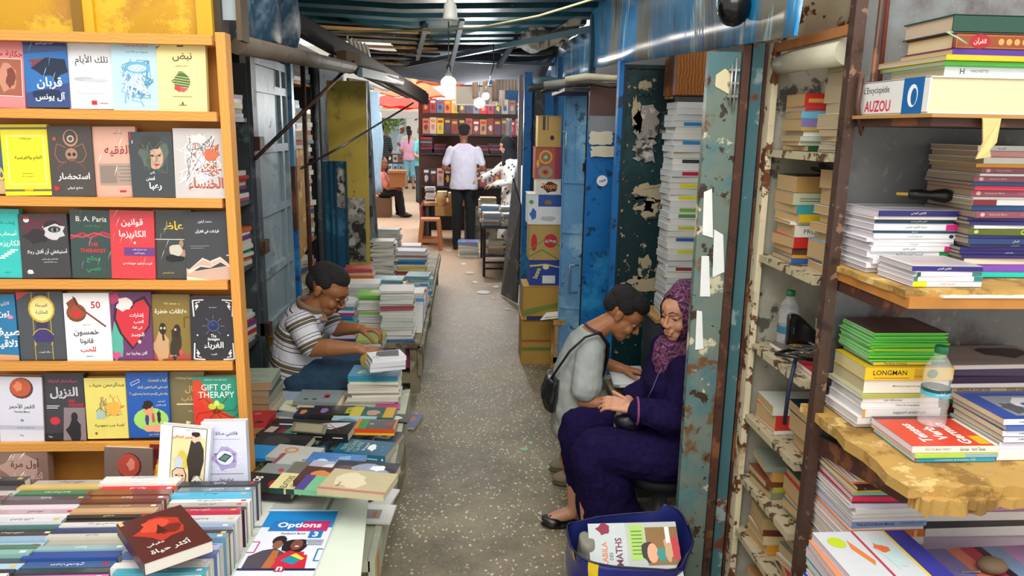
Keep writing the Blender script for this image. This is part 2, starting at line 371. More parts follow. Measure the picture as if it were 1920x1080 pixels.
# floor -----------------------------------------------------------
def floor_mat():
    m = bpy.data.materials.new('speckled_concrete'); nt, b = nodes_of(m); L = nt.links
    tc = add(nt, 'ShaderNodeTexCoord')
    n1 = add(nt, 'ShaderNodeTexNoise'); n1.inputs['Scale'].default_value = 1.6; n1.inputs['Detail'].default_value = 8; n1.inputs['Roughness'].default_value = .7
    n2 = add(nt, 'ShaderNodeTexNoise'); n2.inputs['Scale'].default_value = 60; n2.inputs['Detail'].default_value = 3
    vo = add(nt, 'ShaderNodeTexVoronoi'); vo.inputs['Scale'].default_value = 62
    mp = add(nt, 'ShaderNodeMapping'); mp.inputs['Scale'].default_value = (1, .62, 1); mp.inputs['Rotation'].default_value = (0, 0, .5)
    for n in (n1, n2): L.new(tc.outputs['Object'], n.inputs[0])
    n0 = add(nt, 'ShaderNodeTexNoise'); n0.inputs['Scale'].default_value = 30; L.new(tc.outputs['Object'], n0.inputs[0])
    ad = add(nt, 'ShaderNodeMixRGB', blend_type='ADD'); ad.inputs[0].default_value = .03; L.new(tc.outputs['Object'], ad.inputs[1]); L.new(n0.outputs[1], ad.inputs[2])
    L.new(ad.outputs[0], mp.inputs[0]); L.new(mp.outputs[0], vo.inputs[0])
    cr = add(nt, 'ShaderNodeValToRGB'); e = cr.color_ramp.elements; e[0].position = .32; e[0].color = lin('#544a36') + (1,); e[1].position = .68; e[1].color = lin('#a89c80') + (1,)
    L.new(n1.outputs[0], cr.inputs[0])
    m2 = add(nt, 'ShaderNodeMixRGB', blend_type='MULTIPLY'); m2.inputs[0].default_value = .55; L.new(cr.outputs[0], m2.inputs[1])
    r2 = add(nt, 'ShaderNodeMapRange'); r2.inputs[3].default_value = .35; r2.inputs[4].default_value = 1.5; L.new(n2.outputs[0], r2.inputs[0]); L.new(r2.outputs[0], m2.inputs[2])
    # chips where a cell's random value is high
    sp = add(nt, 'ShaderNodeSeparateColor'); L.new(vo.outputs['Color'], sp.inputs[0])
    g1 = add(nt, 'ShaderNodeMath', operation='GREATER_THAN'); g1.inputs[1].default_value = .52; L.new(sp.outputs[0], g1.inputs[0])
    g2 = add(nt, 'ShaderNodeMath', operation='LESS_THAN'); g2.inputs[1].default_value = .30; L.new(vo.outputs['Distance'], g2.inputs[0])
    mu = add(nt, 'ShaderNodeMath', operation='MULTIPLY'); L.new(g1.outputs[0], mu.inputs[0]); L.new(g2.outputs[0], mu.inputs[1])
    g3 = add(nt, 'ShaderNodeMapRange'); g3.inputs[1].default_value = .38; g3.inputs[2].default_value = .5; g3.inputs[3].default_value = .1
    L.new(n1.outputs[0], g3.inputs[0]); mu2 = add(nt, 'ShaderNodeMath', operation='MULTIPLY'); L.new(mu.outputs[0], mu2.inputs[0]); L.new(g3.outputs[0], mu2.inputs[1])
    m3 = add(nt, 'ShaderNodeMixRGB'); m3.inputs[2].default_value = lin('#d8d2bc') + (1,); L.new(mu2.outputs[0], m3.inputs[0]); L.new(m2.outputs[0], m3.inputs[1])
    # dusty sand deeper in the alley
    sy = add(nt, 'ShaderNodeSeparateXYZ'); L.new(tc.outputs['Object'], sy.inputs[0])
    mr = add(nt, 'ShaderNodeMapRange'); mr.inputs[1].default_value = 5.5; mr.inputs[2].default_value = 9.5; L.new(sy.outputs[1], mr.inputs[0])
    n4 = add(nt, 'ShaderNodeMath', operation='MULTIPLY'); L.new(mr.outputs[0], n4.inputs[0]); n4.inputs[1].default_value = .85
    m4 = add(nt, 'ShaderNodeMixRGB'); m4.inputs[2].default_value = lin('#b79c80') + (1,); L.new(n4.outputs[0], m4.inputs[0]); L.new(m3.outputs[0], m4.inputs[1])
    L.new(m4.outputs[0], b.inputs['Base Color'])
    rr = add(nt, 'ShaderNodeMapRange'); rr.inputs[3].default_value = .32; rr.inputs[4].default_value = .75; L.new(n1.outputs[0], rr.inputs[0]); L.new(rr.outputs[0], b.inputs['Roughness'])
    bp = add(nt, 'ShaderNodeBump'); bp.inputs['Strength'].default_value = .5; bp.inputs['Distance'].default_value = .008; L.new(n2.outputs[0], bp.inputs['Height']); L.new(bp.outputs[0], b.inputs['Normal'])
    return m
b = MB(); b.grid(lambda u, v: (-9 + 14 * u, -2 + 34 * v, .0), 14, 34, floor_mat()); struct(b.build('floor'))
for k, (px, py, rx, ry, sd) in enumerate([(1045, 878, .05, .055, 3), (983, 842, .022, .02, 5), (995, 830, .016, .02, 8), (1058, 865, .03, .03, 11)]):
    p = W(px, py, Z=0); q = random.Random(sd); b = MB()
    b.poly([(p.x + rx * q.uniform(.7, 1.1) * math.cos(t * .52), p.y + ry * q.uniform(.7, 1.1) * math.sin(t * .52), .0015) for t in range(12)], mat('#8fd0a4', .5))
    tag(b.build('paint_splash'), ['large pale green paint splash on the floor behind the boy\'s heel', 'pale green paint splash on the open floor, lower of two', 'pale green paint splash on the open floor, upper of two', 'small pale green paint splash against the boy\'s shoe'][k], 'paint splash', 'green paint splashes on the floor')

# roof over the alley ------------------------------------------------
b = MB()
prof = []
y = 3.0
while y < 7.3:
    prof += [(y, 0), (y + .17, 0), (y + .21, .05), (y + .36, .05)]; y += .40
for (y0, z0), (y1, z1) in zip(prof, prof[1:]):
    for (xa, xb) in ((-1.7, -.4), (-.4, .9)):
        sag = lambda x, y: 2.40 - .03 * math.cos((x + .4) * 1.6) + .02 * (y - 3) / 5
        b.poly([(xa, y0, sag(xa, y0) + z0), (xb, y0, sag(xb, y0) + z0), (xb, y1, sag(xb, y1) + z1), (xa, y1, sag(xa, y1) + z1)], M_teal)
b.poly([(-1.7, 3.0, 2.49), (.9, 3.0, 2.49), (.9, 7.4, 2.5), (-1.7, 7.4, 2.5)], M_dark)
struct(b.build('ceiling'))
b = MB(); b.grid(lambda u, v: (-.72 + 1.75 * u, 7.35 + 2.6 * v, 2.45 + .012 * math.sin(v * 80) - .02 * v), 4, 60, mat('#3c4448', .6, var=.4, scale=4), thick=(0, 0, .01)); struct(b.build('ceiling_back'))
b = MB()
for (p, q_) in (((-.28, 5.6, 2.36), (-.5, 8.0, 2.28)), ((.05, 7.6, 2.36), (.35, 7.7, 2.36)), ((-.02, 5.5, 2.4), (-.15, 7.7, 2.2)), ((.9, 5.2, 2.33), (-.6, 7.9, 2.26)), ((.3, 7.0, 2.2), (.42, 6.4, 2.38)), ((-1.2, 7.6, 2.32), (.9, 7.6, 2.28))):
    b.beam(p, q_, .035, .035, mat('#56707c', .4, metal=.3))
tag(b.build('roof_frame'), 'thin painted steel bars bracing the teal corrugated roof', 'roof frame', kind='structure')
# torn soffit board under the roof, right side
b = MB()
A, B_, C_, D_ = W(985, 60, Y=6.2), W(1090, 42, Y=5.4), W(1060, 92, Y=5.6), W(960, 95, Y=7)
b.grid(lambda u, v: (A.lerp(B_, u)).lerp(D_.lerp(C_, u), v) + Vector((0, 0, .03 * math.sin(u * 9 + v * 7))), 10, 6, worn('torn_soffit', '#7c7a70', [('#2a2420', 7, .55, .08)], .7), thick=(0, 0, .008))
tag(b.build('soffit_panel'), 'torn sagging grey soffit panel hanging from the roof beside the blue fascia', 'soffit')
# fascia along the right ---------------------------------------------
b = MB(); b.grid(lambda u, v: (.85 + .006 * math.sin(u * 30) + .01 * math.sin(u * 7 + v * 4), 1.98 + 3.2 * u, (1.90 + .16 * u) + v * .46), 30, 5, M_fascia, thick=(.01, 0, 0))
struct(b.build('trim_1'))
b = MB(); b.grid(lambda u, v: (.87 + .006 * math.sin(u * 22), 5.2 + 2.6 * u, (2.02 + .05 * u) + v * .34), 20, 3, M_fascia, thick=(.01, 0, 0)); struct(b.build('trim_2'))
b = MB(); b.box((.83, 5.13, 1.98), (.87, 5.2, 2.4), M_teal); b.box((.84, 7.0, 1.9), (.9, 7.06, 2.3), M_blueP); struct(b.build('trim_3'))
# rust-flaked corrugated fascia above the small cabinet
b = MB(); b.grid(lambda u, v: (.87 + .75 * u, 2.5 - .55 * u - .02 * math.sin(u * 40), 1.925 + .6 * v + .03 * u), 40, 2, M_peel, thick=(0, .01, 0)); struct(b.build('trim_4'))
# walls ---------------------------------------------------------------
def wall(name, a, b_, z0, z1, th, m):
    a = Vector(a + (0,)); c = Vector(b_ + (0,)); mb = MB(); d = (c - a).normalized(); n = Vector((-d.y, d.x, 0)) * th
    mb.mesh([a + Vector((0, 0, z0)), c + Vector((0, 0, z0)), c + n + Vector((0, 0, z0)), a + n + Vector((0, 0, z0)), a + Vector((0, 0, z1)), c + Vector((0, 0, z1)), c + n + Vector((0, 0, z1)), a + n + Vector((0, 0, z1))],
            [(3, 2, 1, 0), (4, 5, 6, 7), (0, 1, 5, 4), (1, 2, 6, 5), (2, 3, 7, 6), (3, 0, 4, 7)], m); return struct(mb.build(name))
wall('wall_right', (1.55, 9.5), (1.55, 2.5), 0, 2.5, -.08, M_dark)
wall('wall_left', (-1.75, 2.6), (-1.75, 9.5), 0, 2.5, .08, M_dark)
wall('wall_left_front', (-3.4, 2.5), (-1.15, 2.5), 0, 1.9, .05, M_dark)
# yellow panels above the bookcase
b = MB(); b.box((-3.2, 2.42, 1.85), (-.755, 2.45, 2.9), M_yellow); b.box((-1.16, 2.40, 1.85), (-1.13, 2.42, 2.9), mat('#8a6410', .5)); b.box((-1.13, 2.405, 1.85), (-1.10, 2.42, 2.9), mat('#e0b020', .45))
b.box((-.80, 2.40, 1.85), (-.755, 2.42, 2.9), mat('#d8a818', .45)); struct(b.build('wall_back_left'))
b = MB(); b.box((-.755, 2.42, 1.9), (-.735, 2.5, 2.7), mat('#3a2c20', .6)); b.box((-.735, 2.44, 1.96), (-.69, 2.45, 2.7), mat('#9aa8ac', .3)); b.box((-.69, 2.42, 1.9), (-.675, 2.5, 2.7), mat('#57452c', .6)); struct(b.build('window_1'))
# ---- right side open door leaves ------------------------------------
def wood_or_metal_door(n, x0, x1, z0, z1, y, m, ribs=(), th=.03, frame=None, rot=0):
    o = empty('door_%d' % n, M=TR(x0, y, 0, rot)); struct(o); w = x1 - x0
    b = MB(); b.box((0, 0, z0), (w, th, z1), m); b.build('door_panel', o)
    fr = frame or m; b = MB()
    for a, c in ((0, .018), (w - .018, w)): b.box((a, -.012, z0), (c, 0, z1), fr)
    for z in (z0, z1 - .02) + tuple(ribs): b.box((.018, -.012, z), (w - .018, 0, z + .02), fr)
    b.build('door_frame', o); return o
# door 1: flaking grey-green leaf at the woman's back
d1 = empty('door_1', M=TR(0, 0, 0)); struct(d1)
b = MB(); b.box((.765, 2.40, .03), (.868, 2.43, 1.9), M_wornleaf); b.build('door_panel', d1)
b = MB(); b.box((.868, 2.385, .03), (.893, 2.43, 1.92), M_rust); b.build('door_edge', d1)
b = MB()
for i, (x, za, zb) in enumerate(((.838, 1.74, 1.86), (.850, 1.72, 1.88))): b.tube([(x, 2.388, za), (x, 2.388, zb)], .004, M_alu)
for z in (1.76, 1.80, 1.84): b.box((.828, 2.385, z), (.862, 2.40, z + .008), M_alu)
b.build('bolt', d1)
for (px, y0, y1, w_, sk) in ((1327, 360, 440, 20, -6), (1347, 430, 520, 22, 10), (1322, 480, 556, 19, 0), (1311, 582, 656, 15, 2)):
    A = W(px - w_ / 2, y1, Y=2.397); B_ = W(px + w_ / 2, y1 - sk, Y=2.397); C_ = W(px + w_ / 2 - 2, y0 + sk, Y=2.397); D_ = W(px - w_ / 2 + 3, y0, Y=2.397)
    b = MB(); b.poly([A, B_, C_, D_], mat('#e8ecea', .5)); b.poly([D_ + Vector((0, .001, 0)), C_ + Vector((0, .001, 0)), B_ + Vector((0, .001, 0)), A + Vector((0, .001, 0))], M_white); b.build('paper_strip', d1)
A = W(1358, 150, Y=2.397)
b = MB(); b.poly([A + Vector((-.028, 0, -.02)), A + Vector((.022, 0, -.045)), A + Vector((.022, 0, .02)), A + Vector((0, 0, .035)), A + Vector((-.028, 0, .015))], mat('#d8ccA4', .7)); b.build('poster_remnant', d1)
b = MB(); b.box((.908, 2.41, .03), (.945, 2.46, 1.93), worn('teal_post_paint', '#3f6a72', [('#6b3a28', 5, .56, .08), ('#8aa0a0', 9, .64, .06)], .5)); b.box((.893, 2.44, .03), (.908, 2.47, 1.93), M_dark); struct(b.build('trim_5'))  # dark strip fills the gap between the uprights, its shade put in as colour
# door 2: dark green leaf with poster remnants
d2 = wood_or_metal_door(2, .85, 1.135, .05, 2.0, 4.12, M_green, frame=mat('#0e2a30', .5))
M_paste = worn('poster_paste', '#b8a888', [('#17343a', 8, .52, .03)], .8, 8)
M_photo = worn('poster_photo', '#9a948c', [('#2a2a2c', 6, .5, .06), ('#c8c4bc', 9, .62, .05)], .6, 8)
def patch(px0, py0, px1, py1, m, sd, parent, Y, name='poster_remnant', rough=.1):
    q = random.Random(sd); A = W(px0, py1, Y=Y); C_ = W(px1, py0, Y=Y); pts = []
    for i in range(6): pts.append((i / 6, 0))
    for i in range(6): pts.append((1, i / 6))
    for i in range(6): pts.append((1 - i / 6, 1))
    for i in range(6): pts.append((0, 1 - i / 6))
    P = [Vector((A.x + (C_.x - A.x) * (u + q.uniform(-rough, rough)), Y, A.z + (C_.z - A.z) * (v + q.uniform(-rough, rough)))) for u, v in pts]
    inv = parent.matrix_world.inverted() if parent else Matrix()
    b = MB(); b.poly([inv @ p for p in P], m); b.poly([inv @ (p + Vector((0, .0008, 0))) for p in reversed(P)], m)
    return b.build(name, parent)
bpy.context.view_layer.update()
for i, a in enumerate([(1190, 203, 1234, 258, M_photo), (1188, 260, 1228, 300, M_photo), (1183, 185, 1205, 245, M_paste), (1236, 215, 1252, 262, M_paste), (1186, 345, 1250, 372, M_paste), (1188, 372, 1226, 396, M_paste),
                       (1205, 378, 1246, 412, M_paste), (1196, 480, 1220, 520, M_paste), (1236, 430, 1250, 470, M_paste), (1180, 520, 1240, 545, M_paste), (1198, 150, 1222, 178, M_paste), (1245, 170, 1262, 186, M_ply), (1228, 490, 1242, 528, M_paste)]):
    patch(*a, sd=i, parent=d2, Y=4.106, rough=.13)
b = MB(); b.box((.825, 4.10, .05), (.85, 4.16, 2.02), M_blueP); struct(b.build('trim_6'))
# door 3: blue painted wall leaf
d3 = empty('door_3'); struct(d3)
def cell(name, py0, py1, m, px0=1104, px1=1168, Y=4.58, th=.03, par=None):
    A = W(px0, py1, Y=Y); C_ = W(px1, py0, Y=Y); b = MB(); b.box((A.x, Y, A.z), (C_.x, Y + th, C_.z), m); return b.build(name, par)
A = W(1104, 300, Y=4.58); C_ = W(1170, 300, Y=4.58)
b = MB(); b.box((A.x - .01, 4.58, .02), (C_.x, 4.61, 1.74), M_blueP); b.build('door_panel', d3)
b = MB(); b.box((A.x - .01, 4.57, 1.74), (C_.x, 4.61, 1.93), mat('#5c4038', .6)); b.build('header_board', d3)
cell('zinc_sheet', 212, 248, worn('zinc_patch', '#868a8c', [('#a6aaac', 5, .55, .1)], .5), Y=4.572, th=.006, par=d3)
for i, a in enumerate([(1106, 247, 1148, 271), (1108, 275, 1160, 294)]): patch(*a, mat('#d6cfb4', .6), i + 40, d3, 4.566, 'tape_patch', .06)
p = W(1129, 339, Y=4.575); b = MB()
b.mesh(*(lambda n: ([Vector((p.x + .034 * math.cos(t * .3927), 4.574, p.z + .034 * math.sin(t * .3927))) for t in range(16)], [list(range(16))]))(0), mat('#eceef0', .4))
art(b, [('t', 'TRIAD', .5, .5, .5, '#c02838', 1.0, .02, .35), ('t', 'TRIAD', .52, .46, .5, '#3a4a7c', .95, .004, .35)], .05, .022, lambda x, y, l: (p.x - .025 + x, 4.573 - l, p.z - .011 + y)); b.build('round_sticker', d3)
# door 4: light blue leaf with handle
A = W(1054, 400, Y=4.75); C_ = W(1104, 400, Y=4.66)
d4 = empty('door_4', M=TR(A.x, 4.78, 0, -.45)); struct(d4); w_ = .155
b = MB(); b.box((0, 0, .04), (w_, .025, 1.86), M_ltblue); b.build('door_panel', d4)
b = MB()
for z in (.5, 1.0, 1.32): b.box((0, -.008, z), (w_, 0, z + .014), M_ltblue)
b.box((.075, -.006, 1.33), (.080, 0, 1.84), M_ltblue); b.box((0, -.01, .04), (.008, 0, 1.86), M_ltblue); b.box((w_ - .008, -.01, .04), (w_, 0, 1.86), M_dark); b.build('door_frame', d4)
b = MB(); b.tube([(.13, -.01, .62), (.08, -.035, .62), (.08, -.035, .80), (.13, -.01, .80)], .005, M_alu); b.build('door_handle', d4)
b = MB(); b.tube([(.02, -.01, 1.46), (.03, -.04, 1.46), (.03, -.045, 1.64), (.0, -.01, 1.64)], .004, M_alu); b.build('pull_rod', d4)
b = MB(); b.box((.14, -.03, 1.40), (.19, 0, 1.45), M_black); b.tube([(.15, -.015, 1.45), (.15, -.015, 1.48), (.18, -.015, 1.48), (.18, -.015, 1.45)], .005, M_alu); b.build('padlock', d4)
# blue posts farther on
b = MB(); b.box((.53, 6.85, 0), (.60, 6.93, 2.15), M_blueP); b.box((.62, 6.9, 0), (.72, 6.95, 2.05), M_greydark); b.box((.72, 6.88, 0), (.80, 6.95, 2.05), M_blueP); struct(b.build('trim_7'))
b = MB(); b.box((.60, 6.95, 0), (1.5, 7.0, 2.1), worn('far_blue_wall', '#1f6aa4', [('#123a5c', 4, .5, .2)], .5)); struct(b.build('wall_right_return'))
# grey steel leaf leaning ajar beyond the blue post
b = MB(); b.beam((.40, 7.05, 0), (.50, 7.9, 0), .02, .02, M_greydark)
A0, A1 = W(948, 548, Z=0), W(968, 345, Y=7.6)
b = MB(); b.mesh([(.37, 7.35, .02), (.50, 6.95, .02), (.52, 6.95, .95), (.47, 7.35, 1.18), (.385, 7.36, .02), (.515, 6.96, .02), (.535, 6.96, .95), (.485, 7.36, 1.18)], [(0, 1, 2, 3), (7, 6, 5, 4), (0, 4, 5, 1), (1, 5, 6, 2), (2, 6, 7, 3), (3, 7, 4, 0)], M_greydark)
struct(b.build('door_5'))
# ---- left side ---------------------------------------------------------
# door 6: grey-blue steel leaf along the wall behind the seated man
d6 = empty('door_6', M=TR(-1.1, 3.98, 0)); struct(d6)
b = MB(); b.box((-.03, 0, .12), (0, .80, 2.0), M_greydoor); b.build('door_panel', d6)
b = MB(); b.box((0, 0, .12), (.022, .09, 2.0), M_greydark); b.box((0, .62, .12), (.018, .66, 2.0), M_greydoor); b.box((0, .76, .12), (.018, .8, 2.0), M_greydoor)
for z in (.12, .52, .82, 1.16, 1.5, 1.82, 1.96): b.box((0, .09, z), (.02, .76, z + .045), M_greydoor)
b.build('door_frame', d6)
for z in (.98, 1.52): 
    b = MB(); b.box((.02, .0, z), (.05, .09, z + .07), M_rust); b.build('hasp', d6)
b = MB(); b.box((.03, .03, .46), (.055, .085, .515), mat('#b89a3c', .35, metal=.8)); b.tube([(.042, .04, .515), (.042, .04, .55), (.042, .075, .55), (.042, .075, .515)], .005, M_alu); b.box((.0, .0, .53), (.05, .06, .6), M_rust); b.build('padlock', d6)
# posts either side of the open book store
b = MB(); b.box((-1.12, 4.80, 0), (-1.06, 4.86, 1.0), M_blueP); b.box((-1.12, 4.80, 1.0), (-1.06, 4.86, 1.4), M_rust); b.box((-1.12, 4.80, 1.4), (-1.06, 4.86, 2.1), M_ltblue); struct(b.build('trim_8'))
b = MB(); b.tube([(-1.06, 5.15, 0), (-1.06, 5.15, 2.1)], .016, M_rust); b.tube([(-1.10, 5.75, 0), (-1.10, 5.75, 2.1)], .02, M_greydark); b.box((-1.16, 5.82, 0), (-1.10, 5.95, 2.1), M_dark); struct(b.build('trim_9'))
b = MB(); b.mesh([(-1.055, 4.84, .8), (-1.04, 4.98, .85), (-1.04, 4.98, 1.5), (-1.055, 4.84, 1.5), (-1.065, 4.84, .8), (-1.05, 4.98, .85), (-1.05, 4.98, 1.5), (-1.065, 4.84, 1.5)], [(0, 1, 2, 3), (7, 6, 5, 4), (0, 4, 5, 1), (1, 5, 6, 2), (2, 6, 7, 3), (3, 7, 4, 0)], M_ply)
tag(b.build('wooden_plank'), 'orange-brown plank hanging on the post beside the store of white books', 'plank')
# door 7: pair of narrow blue leaves
A = W(612, 505, Y=6.25); C_ = W(655, 505, Y=6.25); zt = W(630, 302, Y=6.25).z
d7 = empty('door_7', M=TR(A.x, 6.25, 0)); struct(d7); w_ = C_.x - A.x
b = MB(); b.box((0, 0, 0), (w_, .02, zt), worn('deep_blue_paint', '#1c5478', [('#3a7ea4', 4, .55, .1)], .45)); b.build('door_panel', d7)
b = MB(); 
for x in (0, w_ * .28, w_ * .5, w_ - .012): b.box((x, -.012, 0), (x + .012, 0, zt), M_teal)
b.build('door_frame', d7)
b = MB(); b.poly([(w_ * .55, -.003, 1.0), (w_ * .95, -.003, .98), (w_ * .95, -.003, 1.3), (w_ * .6, -.003, 1.33)], M_photo); b.build('poster_remnant', d7)
# door 8: yellow leaf
A = W(620, 400, Y=6.5); C_ = W(692, 400, Y=6.5)
b = MB(); b.box((A.x, 6.5, .05), (C_.x, 6.53, 2.02), M_yellow2); struct(b.build('door_8'))
b = MB(); b.box((A.x + .1, 6.492, .5), (C_.x - .03, 6.499, 1.05), M_photo); b.box((A.x + .02, 6.494, 1.05), (A.x + .09, 6.499, 1.16), mat('#1a7a9a', .5))
tag(b.build('wall_poster'), 'torn pale poster pasted low on the yellow door', 'poster')
# door 9: tall grey wooden leaf
a9 = W(662, 165, Y=6.6).x
b = MB(); b.mesh([(-.97, 6.6, .05), (-.78, 7.0, .05), (-.86, 7.0, 2.05), (-.98, 6.6, 2.05), (-.99, 6.62, .05), (-.8, 7.03, .05), (-.88, 7.03, 2.05), (-1.0, 6.62, 2.05)], [(0, 1, 2, 3), (7, 6, 5, 4), (0, 4, 5, 1), (1, 5, 6, 2), (2, 6, 7, 3), (3, 7, 4, 0)], M_greywood)
b.build('door_panel', struct(empty('door_9'))); d9 = bpy.data.objects['door_9']
b = MB()
for z in (.9, 1.25, 1.35): b.beam((-.90 , 6.72, z), (-.84, 6.85, z + .0), .02, .10, M_greydark)
b.build('hinge', d9)
b = MB(); b.box((-.98, 7.05, 0), (-.92, 7.6, 2.05), M_greywood); struct(b.build('wall_left_far'))
b = MB(); b.grid(lambda u, v: (-1.06 - .02 * math.sin(v * 9) + .1 * u, 8.55 + .35 * u, .9 + 1.15 * v), 4, 10, mat('#a8c8dc', .3, var=.3), thick=(-.01, 0, 0)); tag(b.build('plastic_sheet'), 'pale blue plastic sheet hanging at the alley mouth beyond the grey door', 'plastic sheet')

# ---- awning over the left side ------------------------------------------
A, B_ = W(448, 84, Y=2.62), W(660, 128, Y=4.4)
t = empty('awning_bar'); tag(t, 'long grey-brown awning tube running out from the bookcase top', 'awning tube')
b = MB(); b.tube([A, B_], .036, worn('awning_tube', '#776c5e', [('#5a5248', 5, .55, .1)], .7), n=10, flat=.7); b.build('tube', t)
C_ = W(752, 156, Y=5.4); b = MB(); b.tube([B_, C_], .03, mat('#2c2c30', .5), n=8, flat=.6); b.build('tube_end', t)
b = MB(); b.beam(W(640, 112, Y=4.35), W(668, 118, Y=4.5), .06, .10, mat('#7c6248', .6)); b.build('bracket', t)
D_ = W(668, 135, Y=4.45); E_ = W(738, 150, Y=5.3); b = MB(); b.beam(D_ + Vector((.02, 0, .0)), E_ + Vector((.02, 0, 0)), .03, .05, mat('#8296a0', .6)); b.build('tube_cover', t)
b = MB(); P_ = W(546, 40, Y=3.9); Q_ = W(798, 186, Y=6.3)
n_ = (Q_ - P_)
b.beam(P_, Q_, .05, .085, mat('#1c1614', .7), up=(0, 0, 1)); b.beam(P_ + Vector((-.03, 0, .05)), Q_ + Vector((-.03, 0, .05)), .08, .02, mat('#3a241c', .85))
for u in (.2, .35): b.beam(P_.lerp(Q_, u) + Vector((0, 0, -.07)), P_.lerp(Q_, u + .6) + Vector((-.1, 0, .0)), .03, .03, mat('#2a201c', .6))
tag(b.build('awning_box'), 'long black folded awning box slanting down over the alley', 'awning box')
b = MB(); b.tube([W(478, 298, Y=3.95), W(664, 116, Y=4.4)], .011, M_rust, n=8); tag(b.build('strut_rod'), 'rusty diagonal strut from the grey door to the awning tube', 'strut')
b = MB(); b.tube([W(560, 318, Y=4.9), W(640, 275, Y=5.3), W(775, 193, Y=6.2)], .008, M_black, n=8); tag(b.build('awning_rod'), 'thin black rod rising to the end of the black awning box', 'rod')
# bluish folded tarpaulin at the top left
A, B_, C_, D_ = W(445, -30, Y=2.9), W(548, -30, Y=3.6), W(546, 88, Y=3.7), W(445, 92, Y=2.9)
M_tarpb = worn('blue_grey_tarp', '#3c5c74', [('#7d96a4', 3, .55, .1), ('#1a2c3c', 4, .55, .12), ('#6a5a42', 2, .6, .08)], .3, 4)
b = MB(); b.grid(lambda u, v: A.lerp(B_, u).lerp(D_.lerp(C_, u), v) + Vector((.03 * math.sin(u * 14), .05 * math.sin(u * 17 + v * 5), 0)), 22, 8, M_tarpb, thick=(0, .01, 0)); tag(b.build('folded_tarpaulin'), 'grey-blue tarpaulin bunched above the awning tube beside the yellow panels', 'tarpaulin')
# planks and tarp sagging under the roof on the left
b = MB()
for i in range(7):
    P_, Q_ = W(590 + i * 8, 50 + i * 11, Y=5.6 + i * .3), W(800 + i * 5, 62 + i * 10, Y=6.2 + i * .3); b.beam(P_, Q_, .10, .015, (M_ply, M_brownpost, M_bench)[i % 3])
tag(b.build('roof_planks'), 'loose brown planks and bamboo laid under the roof above the awning', 'planks', kind='stuff')
b = MB(); b.grid(lambda u, v: Vector((-1.2 + 2.08 * u, 7.42 + 1.2 * v, 2.37 - .07 * math.sin(u * 3.1) - .15 * v)) + Vector((0, 0, .02 * math.sin(u * 12 + v * 5))), 16, 8, mat('#101e30', .95, var=.5, scale=6), thick=(0, 0, .01))
tag(b.build('sagging_tarpaulin'), 'dark navy tarpaulin sagging beyond the end of the teal roof', 'tarpaulin')
b = MB(); A, B_ = W(650, 70, Y=5.9), W(690, 85, Y=6.1)
b.grid(lambda u, v: A.lerp(B_, u) + Vector((0, .25 * v, -.12 * v + .01 * math.sin(u * 32))), 30, 2, mat('#a8a49c', .5, metal=.3), thick=(0, 0, .004)); tag(b.build('corrugated_scrap'), 'small scrap of grey corrugated sheet under the roof planks', 'corrugated sheet')
# cables
b = MB(); b.tube([W(470 + 0, 68, Y=4.2), W(600, 60, Y=4.6), W(760, 58, Y=4.4), W(900, 52, Y=4.2), W(1010, 30, Y=4.1), W(1140, -10, Y=4.0)], .006, mat('#b8a878', .6)); tag(b.build('roof_cable'), 'pale cable slung across the alley beneath the teal roof', 'cable')
b = MB(); b.tube([W(925, 82, Y=6.2), W(926, 120, Y=6.2), W(915, 160, Y=7.2)], .004, M_black); tag(b.build('hanging_wire'), 'thin dark wire dangling from the roof near the round lamps', 'wire')
# lamps ----------------------------------------------------------------
def glow(col, s): return mat(col, .4, emis=s, var=0, kind='glow')
p = W(844, -12, Y=3.3); t = empty('bell_lamp', (p.x, p.y, p.z)); tag(t, 'white bell-shaped lamp shade hanging at the top of the alley', 'lamp')
b = MB(); b.lathe([(.006, .03), (.012, .03), (.014, 0), (.014, -.03), (.026, -.045), (.030, -.09), (.036, -.105), (.034, -.105), (.028, -.09), (.022, -.045)], mat('#d8dcd4', .35)); b.build('shade', t)
b = MB(); b.tube([(0, 0, .03), (0, 0, .25)], .003, M_black); b.build('cord', t)
b = MB(); b.ell((0, 0, -.06), (.016, .016, .025), mat('#eef2f0', .2)); b.build('bulb', t)
p = W(841, 155, Y=5.6); t = empty('hanging_bulb', p); tag(t, 'glaring white bulb hanging in the middle of the alley', 'light bulb')
b = MB(); b.ell((0, 0, 0), (.055, .055, .045), glow('#fff4e0', 16)); b.lathe([(.03, .03), (.024, .06), (.018, .075)], M_white); b.build('bulb', t)
b = MB(); b.lathe([(.001, .13), (.016, .12), (.02, .075), (.012, .07)], M_alu); b.build('socket', t)
b = MB(); b.tube([(0, 0, .12), (0, 0, .42)], .004, mat('#9a8c6c', .6)); b.build('cord', t)
point_light('bulb_light', (p.x, p.y, p.z - .08), 18, .05, (1, .93, .82))
for px, py, r_, lb in ((899, 193, .05, 'larger glowing round bulb above the far book stall'), (911, 180, .035, 'smaller round white globe just above the glowing bulb')):
    p = W(px, py, Y=9.2); t = empty('globe_lamp', p); tag(t, lb, 'lamp')
    b = MB(); b.ell((0, 0, 0), (r_ * 1.3, r_ * 1.3, r_ * 1.2), glow('#f6fbff', 14 if r_ > .04 else 2.5)); b.build('globe', t)
    b = MB(); b.tube([(0, 0, r_), (0, 0, .35)], .004, M_black); b.build('cord', t)
p = W(899, 193, Y=9.1); point_light('stall_light', (p.x, p.y - .1, p.z - .12), 60, .06, (.95, .98, 1))
